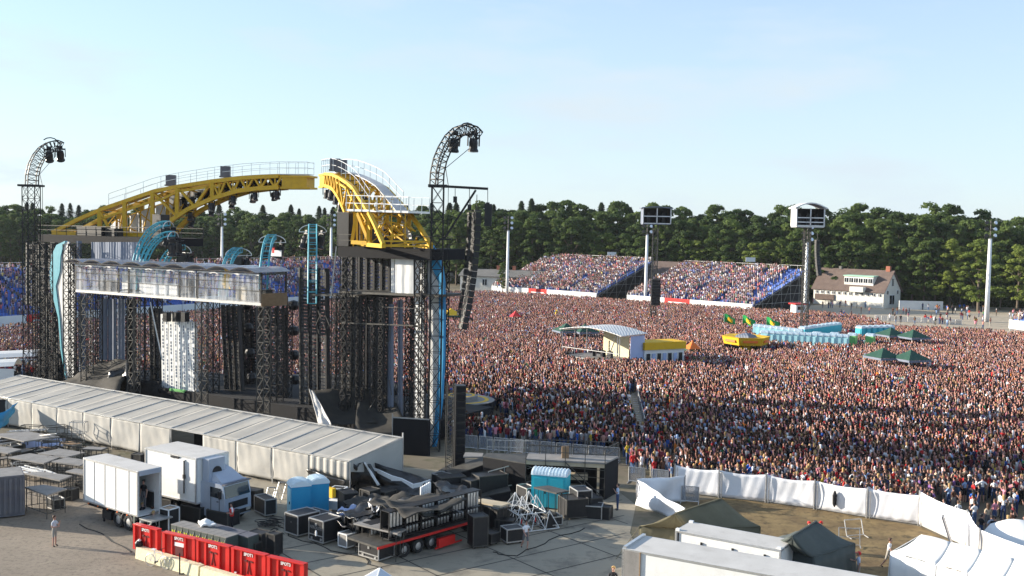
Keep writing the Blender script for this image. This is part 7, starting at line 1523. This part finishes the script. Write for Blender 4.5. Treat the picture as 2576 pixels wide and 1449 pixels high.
def person(p, rz, posename, shirt, hair, label, group=None, sc=1.0, meshes=None, z=0.0):
    body, hm, fm = meshes or POSES[posename]
    o = bpy.data.objects.new('person', body); COL.objects.link(o); o.location = (p[0],p[1],z); o.rotation_euler = (0,0,rz); o.scale = (sc,sc,sc); o.color = (*(SHIRTS[shirt] if isinstance(shirt,str) else shirt),1)
    tag(o, label, 'person', group); h = bpy.data.objects.new('hair', HM(hm, hair)); COL.objects.link(h); h.parent = o
    f = bpy.data.objects.new('facial_features', fm); COL.objects.link(f); f.parent = o
    return o
_hm = {}
def HM(hm, hair):
    k = (hm.name, hair)
    if k not in _hm: c = hm.copy(); c.materials.clear(); c.materials.append(M['hair_'+hair] if 'hair_'+hair in M else M[hair]); _hm[k] = c
    return _hm[k]
def face(px, py, tx, ty): a, b = G(px,py), G(tx,ty); return math.atan2(b.y-a.y, b.x-a.x)+math.pi/2
# the people one can point at in the yard
def yp(px, py, rz, pn, shirt, hair, label, **k): p = G(px, py, k.get('z', 0)); return person(p, rz, pn, shirt, hair, label, **k)
yp(137,1374,R(75),None,(.50,.52,.56),'brown','person in a grey T-shirt and dark shorts standing alone on the gravel', meshes=SHORTFACE)
o = yp(583,1338,R(-60),'with folded arms','white','dark','person with folded arms in a red vest over white, behind the green cases')
q = MB(); q.lathe((0,0,1.0),[(.145,-.02),(.15,.2),(.175,.33),(.15,.43)],10,ring=False); q.v=[(v[0]*1.05,v[1]*.82,v[2]) for v in q.v]; q.build('vest', M['red'], o)
yp(1321,1384,R(25),'walking in shorts',(.75,.76,.80),'dark','person in a white T-shirt and dark shorts walking across the slabs before the scaffold frames')
yp(1553,1283,R(-80),'holding something up to the face',(.40,.50,.66),'dark','person in light blue shirt at the black end of the ramp deck, hand at mouth')
ip_ = inside(TRL[1]-.9, 1.0, 1.15); person(ip_, TRL[0].rotation_euler.z+math.pi*.1, 'standing with arms down', 'black', 'dark', 'person in black standing inside the open trailer', z=1.17)
flight_in = inside(TRL[1]-1.0, 1.7, 1.17); b = MB(); b.box(flight_in+V3(0,0,.5),(.9,.6,1.0),TRL[0].rotation_euler.z); b.box(flight_in+V3(0,0,1.02),(.92,.62,.05),TRL[0].rotation_euler.z,mi=1); tag(b.build('equipment_case', [M['ply'],M['alu']], w=True), 'black case with a pale rim inside the open trailer', 'case')
yp(377,1338,R(120),None,'white','blond','crouching person in white nearest the rear wheel of the open trailer', meshes=CROUCH); yp(392,1326,R(-60),None,(.70,.70,.74),'brown','crouching person in white behind the low white edged case', meshes=CROUCH); yp(358,1330,R(60),'standing with arms down','black','blond','person with blond hair in dark clothes at the trailer tail lift', sc=.9)
yp(1541,1512,R(-20),'standing with arms down','black','blond','person with reddish blond hair in a dark jacket, head just above the bottom edge')
yp(2158,1470,R(-100),'wearing a cap',(.50,.55,.66),'red','person in a pale shirt and red cap at the corner of the dark green tent'); yp(2140,1452,R(30),'wearing a cap',(.30,.50,.08),'black','person in a black cap and green vest behind the dark green tent')
yp(2233,1432,R(50),'walking in shorts','white','brown','person in a white shirt by the corner of the white marquee')
yp(2033,1387,R(10),'wearing a cap','white','red','person in white and red cap behind the dark green tent, left of three'); yp(2048,1384,R(60),'clapping','white','brown','bareheaded person in white behind the dark green tent, middle of three'); yp(2063,1386,R(-50),'wearing a cap','black','red','person in black and red cap behind the dark green tent, right of three')
yp(1264,1228,R(200),'holding something up to the face','white','dark','person in white sitting low by the handrail of the sloping catwalk', sc=.85)
p = G(1536,1150,2.6); person(p, R(200), 'standing with arms down', (.55,.6,.7), 'dark', 'person in a pale shirt standing on the far corner of the ramp deck', z=0.0)
yp(2492,1368,R(170),'standing with arms down',(.42,.47,.55),'dark','person in grey T-shirt with black backpack, right of the white fence end'); bp = bpy.data.objects[-1] if 0 else None
b = MB(); q = G(2492,1368); b.box(q+V3(.03,-.17,1.22),(.32,.18,.46),R(170)); tag(b.build('backpack', M['lamp'], w=True), 'black backpack on a person in grey T-shirt right of the fence end', 'backpack')
# ---------------------------------------------------------------- the crowd
def P2(pts): return [(G(x,y).x, G(x,y).y) for x, y in pts]
FIELD = P2([(1132,1120),(1160,1122),(1250,1122),(1420,1130),(1562,1146),(1592,1200),(1697,1222),(1808,1238),(1926,1250),(2048,1266),(2180,1288),(2316,1308),(2445,1350),(2475,1375),(2640,1430),(2720,1300),(2720,868),(2440,846),(2250,838),(2170,812),(2060,800),(1900,792),(1700,779),(1500,763),(1240,745),(1080,748),(850,766),(500,800),(0,842),(-120,850),(-120,950),(300,962),(600,985),(790,1005),(1000,1030),(1100,1062)])
def inside_poly(X, Y, poly):
    ins = np.zeros(len(X), bool); n = len(poly)
    for i in range(n):
        x1, y1 = poly[i]; x2, y2 = poly[i-1]
        c = (y1 > Y) != (y2 > Y); ins ^= c & (X < (x2-x1)*(Y-y1)/((y2-y1) if y2 != y1 else 1e-9)+x1)
    return ins
fx = [p[0] for p in FIELD]; fy = [p[1] for p in FIELD]
sp_ = .53; gx, gy = np.meshgrid(np.arange(min(fx), max(fx), sp_), np.arange(min(fy), max(fy), sp_)); gx = gx.ravel(); gy = gy.ravel()
gx = gx + rng.uniform(-.29,.29,len(gx)); gy = gy + rng.uniform(-.29,.29,len(gy))
keep = inside_poly(gx, gy, FIELD) & (np.abs(gx) < gy*.54+4); gx, gy = gx[keep], gy[keep]
for bx, by, br in BLOCK: k = (gx-bx)**2+(gy-by)**2 > br*br; gx, gy = gx[k], gy[k]
k = ~inside_poly(gx, gy, [(p.x,p.y) for p in aisle]); gx, gy = gx[k], gy[k]
nz = np.sin(gx*.21+gy*.13)+np.sin(gx*.09-gy*.17+2)+np.sin(gx*.5+1)*np.sin(gy*.43)
prob = np.interp(gy, [60,66,80,130,180,230,300], [.55,.84,.88,.80,.70,.56,.40]) + .075*nz
# thinner at the lower right corner
cr = G(2500,1330); prob = np.where((gx > cr.x-3) & (gy < cr.y+6), .2, prob)
for path_, wd, fc in ((((1262,1010),(1400,1040),(1560,1082)),1.0,.45),(((1690,925),(1800,942),(1900,960)),1.8,.5),(((2050,940),(2250,985),(2400,1045),(2580,1110)),1.1,.4),(((1150,830),(1400,800),(1700,815)),1.5,.55),(((1640,990),(1900,1010),(2100,1000)),.9,.55),(((1620,1110),(1700,1160),(1900,1200)),.8,.6)):
    pp = [G(*q) for q in path_]
    for a_, b_ in zip(pp[:-1], pp[1:]):
        dx, dy = b_.x-a_.x, b_.y-a_.y; t_ = np.clip(((gx-a_.x)*dx+(gy-a_.y)*dy)/(dx*dx+dy*dy),0,1); prob = np.where(np.hypot(gx-a_.x-dx*t_, gy-a_.y-dy*t_) < wd*(1+.4*np.sin(gx*.7)), prob*fc, prob)
cr2 = G(1600,1180); prob = np.where((np.hypot(gx-cr2.x, (gy-cr2.y)*.6) < 4), .5, prob)
k = rng.random(len(gx)) < prob; gx, gy = gx[k], gy[k]
# loose groups on the sandy lot
lot = []
for (px, py, n) in ((2258,792,5),(2345,782,5),(2372,786,6),(2395,800,6),(2405,778,4),(2430,790,3),(2455,798,6),(2478,788,3),(2345,812,5),(2372,816,6),(2175,792,2),(2185,812,3),(2140,800,3),(2280,806,2),(2310,815,3),(2380,806,2),(2545,798,2),(2520,800,1),(2500,818,3),(2450,822,4),(2290,775,2),(2230,772,2),(2080,770,3),(2100,768,3),(2120,776,3),(2160,775,2),(2060,775,3),(2440,806,2),(2270,812,3),(2040,798,5),(2070,806,4),(2010,800,8)):
    c = G(px,py)
    for _ in range(n): lot.append((c.x+random.uniform(-2.6,2.6), c.y+random.uniform(-5,5)))
lot = np.array(lot)
# a low cost figure for the mass: rings of few sides, faces coloured per garment
def figure(kind, seed, sit=False):
    r_ = random.Random(seed); V, F, C = [], [], []
    def tube(pts, n, col, cap=True):
        b0 = len(V)
        for (x,y,z,rx,ry) in pts:
            for i in range(n): t = 2*math.pi*(i+.5)/n; V.append((x+rx*math.cos(t), y+ry*math.sin(t), z))
        for j in range(len(pts)-1):
            for i in range(n): F.append((b0+j*n+i, b0+j*n+(i+1)%n, b0+(j+1)*n+(i+1)%n, b0+(j+1)*n+i)); C.append(col[j] if isinstance(col, list) else col)
        if n == 4: F.append(tuple(b0+(len(pts)-1)*n+i for i in range(4))); C.append(col[-1] if isinstance(col, list) else col)
    o = -.42 if sit else 0
    if sit:
        tube([(-.1,-.42,.48,.07,.07),(-.1,-.42,.02,.05,.05)],4,2); tube([(.1,-.42,.48,.07,.07),(.1,-.42,.02,.05,.05)],4,2); tube([(0,-.42,.50,.2,.09),(0,0,.52,.19,.12)],4,2)
    elif kind != 'far':
        tube([(-.09,0,.0,.05,.07),(-.09,0,.45,.06,.07),(-.09,0,.92,.09,.10)],4,2); tube([(.09,.03,.0,.05,.07),(.09,0,.45,.06,.07),(.09,0,.92,.09,.10)],4,2)
    else: tube([(0,0,.0,.15,.08),(0,0,.92,.18,.11)],4,2)
    n = 6 if kind == 'near' else 4
    tube([(0,0,.86+o,.17,.11),(0,0,1.10+o,.155,.10),(0,0,1.36+o,.21,.12),(0,0,1.46+o,.13,.085),(0,0,1.50+o,.06,.06)], n, [1,1,1,0])
    a = r_.choice(['down','down','fold','up','one','down','clap'])
    for s in (-1,1):
        q = a if a != 'one' else ('up' if s > 0 else 'down')
        if q == 'down': tube([(s*.21,0,1.40+o,.06,.06),(s*.25,.0,1.14+o,.05,.05)],4,1); tube([(s*.25,0,1.14+o,.045,.045),(s*.25,-.1,.88+o,.035,.035)],4,0)
        elif q == 'up': tube([(s*.21,0,1.38+o,.06,.06),(s*.29,-.05,1.60+o,.05,.05)],4,1); tube([(s*.29,-.05,1.60+o,.045,.045),(s*.2,-.1,1.88+o,.04,.04)],4,0)
        else: tube([(s*.21,0,1.40+o,.06,.06),(s*.25,-.06,1.16+o,.05,.05)],4,1); tube([(s*.25,-.06,1.13+o,.05,.05),(s*.03,-.22,1.24+o,.05,.045)],4,0)
    hx = r_.uniform(-.03,.03); tube([(hx,-.01,1.48+o,.05,.05),(hx,-.02,1.55+o,.085,.09),(hx,-.01,1.66+o,.095,.10),(hx,0,1.74+o,.06,.07)], n, 0)
    lh = r_.random() < .45; tube([(hx,.035,(1.42 if lh else 1.55)+o,.10,.075),(hx,.02,1.66+o,.112,.10),(hx,.01,1.755+o,.085,.085),(hx,.01,1.78+o,.03,.03)], n, 3)
    return np.array(V), np.array(F), np.array(C)
def mass(P, rot, scl, kinds, cols):
    """P (n,3), rot, scl; returns arrays for one merged mesh"""
    outV, outF, outC = [], [], []; base = 0; sel = rng.integers(0, len(kinds), len(P))
    for t, (V, F, C) in enumerate(kinds):
        i = np.where(sel == t)[0]
        if not len(i): continue
        c, s = np.cos(rot[i])[:,None], np.sin(rot[i])[:,None]; v = V[None]*scl[i][:,None,None]
        X = v[:,:,0]*c - v[:,:,1]*s + P[i,0][:,None]; Y = v[:,:,0]*s + v[:,:,1]*c + P[i,1][:,None]; Z = v[:,:,2] + P[i,2][:,None]
        outV.append(np.stack([X,Y,Z],2).reshape(-1,3)); outF.append((F[None]+(base+np.arange(len(i))*len(V))[:,None,None]).reshape(-1,4)); outC.append(cols[i][:,C].reshape(-1,4)); base += len(i)*len(V)
    return np.concatenate(outV), np.concatenate(outF), np.concatenate(outC)
SH = np.array([SHIRTS[k] for k in SN_]); TR = np.array([(.03,.05,.12),(.02,.02,.025),(.08,.13,.24),(.20,.18,.14),(.05,.08,.17),(.12,.12,.13),(.34,.32,.28)]); HR = np.array([HIRS for HIRS in HAIRS.values()])
def tints(n):
    c = np.ones((n,4,4)); sk = rng.uniform(.75,1.2,(n,1)); c[:,0,:3] = np.array([.42,.22,.18])*sk
    k = rng.choice(len(SH), n, p=SW_/SW_.sum()); c[:,1,:3] = SH[k]*rng.uniform(.75,1.15,(n,1)); bare = rng.random(n) < .05; c[bare,1,:3] = c[bare,0,:3]
    c[:,2,:3] = TR[rng.integers(0,len(TR),n)]; c[:,3,:3] = HR[rng.choice(len(HR), n, p=[.42,.34,.10,.14])]*rng.uniform(.8,1.3,(n,1))
    cap = rng.random(n) < .07; c[cap,3,:3] = SH[rng.choice([0,0,0,4,7], cap.sum())]; return np.clip(c,0,1), k
# the nearest ones are objects of their own
vis = gy < 118
order = np.argsort(gy); cand = []
occ = [(RP.x, RP.y)]
for i in order:
    px, py = proj((gx[i],gy[i],1.5))
    if px < 1130 or px > 2590 or py > 1460: continue
    cand.append(i)
    if len(cand) == 282: break
near = np.array(cand); mask = np.ones(len(gx), bool); mask[near] = False
TGT = (-24.0, 112.0)
def heading(X, Y, sd=.5): return np.arctan2(TGT[1]-Y, TGT[0]-X) + math.pi/2 + rng.normal(0, sd, len(X))
hd = heading(gx[near], gy[near], .9); posk = list(POSES); pw = np.array([5,5,4,3,.6,2,2,1,1,.8,2]); hk = list(HAIRS)
seen_lab = {}
for j, i in enumerate(near):
    x, y = gx[i], gy[i]; px, py = proj((x,y,0)); pn = posk[rng.choice(len(posk), p=pw/pw.sum())]; sh = SN_[rng.choice(len(SN_), p=SW_/SW_.sum())]; ha = hk[rng.choice(4, p=[.38,.34,.14,.14])]
    if px > 2440 and py > 1300: zone = 'right of the white fence end'
    elif px > 2180: zone = 'behind the white fence right part'
    elif px > 1926: zone = 'behind the white fence middle part'
    elif px > 1697: zone = 'behind the white fence left part'
    elif px > 1560: zone = 'between ramp deck and white fence'
    else: zone = 'behind the ramp deck railing'
    ps = pn.replace('standing ','').replace('holding something up to the face','hand at face').replace('with both arms raised','both arms raised').replace('with long hair and arms down','hair long').replace('with ','')
    lab = f'person in {sh}, {ha} hair, {ps}, {zone}'
    person((x,y), hd[j], pn, sh, ha, lab, 'crowd people ' + zone, float(rng.uniform(.93,1.06)))
cx, cy = gx[mask], gy[mask]; nC = len(cx)
figN = [figure('near', s) for s in range(9)]; figF = [figure('far', s+20) for s in range(9)]; figS = [figure('far', s+40, True) for s in range(6)]
kn = cy < 125; parts = []
def addmass(X, Y, Z, rot, kinds, scl=None, pale=0.0):
    if not len(X): return
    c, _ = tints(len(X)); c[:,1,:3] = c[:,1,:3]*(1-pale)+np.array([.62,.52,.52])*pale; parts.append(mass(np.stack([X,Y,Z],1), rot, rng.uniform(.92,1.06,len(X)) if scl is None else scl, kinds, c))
addmass(cx[kn], cy[kn], np.zeros(kn.sum()), heading(cx[kn],cy[kn]), figN); addmass(cx[~kn], cy[~kn], np.zeros((~kn).sum()), heading(cx[~kn],cy[~kn]), figF)
addmass(lot[:,0], lot[:,1], np.zeros(len(lot)), rng.uniform(0,6.28,len(lot)), figN)
SE = np.array([(p.x,p.y,z) for p, z, _ in SEATS]); rots = np.array([r_ for _,_,r_ in SEATS])+math.pi
stn = rng.random(len(SE)) < .3; visS = (np.abs(SE[:,0]) < SE[:,1]*.52+5)
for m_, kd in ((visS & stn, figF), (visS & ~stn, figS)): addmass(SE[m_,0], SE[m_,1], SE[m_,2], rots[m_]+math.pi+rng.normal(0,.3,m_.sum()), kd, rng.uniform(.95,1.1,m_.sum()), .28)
oV = []; oF = []; oC = []; b0 = 0
for V, F, C in parts: oV.append(V); oF.append(F+b0); oC.append(C); b0 += len(V)
V = np.concatenate(oV); F = np.concatenate(oF); C = np.concatenate(oC); me = bpy.data.meshes.new('crowd')
me.vertices.add(len(V)); me.vertices.foreach_set('co', V.astype('f4').ravel()); me.loops.add(4*len(F)); me.loops.foreach_set('vertex_index', F.astype('i4').ravel()); me.polygons.add(len(F)); me.polygons.foreach_set('loop_start', np.arange(0,4*len(F),4,dtype='i4'))
me.update(calc_edges=True); at_ = me.attributes.new('tint', 'FLOAT_COLOR', 'FACE'); at_.data.foreach_set('color', C.astype('f4').ravel()); me.materials.append(M['crowd'])
o = bpy.data.objects.new('crowd', me); COL.objects.link(o); tag(o, 'dense festival crowd filling the field and the grandstands', 'crowd', kind='stuff')
print('crowd figures', nC, 'seated', int(visS.sum()), 'faces', len(F))

# ---------------------------------------------------------------- the evening air
b = MB(); b.box((0, 2400, 17), (6100, 5400, 36)); o = b.build('haze', None or M['hazeair']); tag(o, 'thin pale haze filling the evening air over the field', 'haze', kind='stuff')
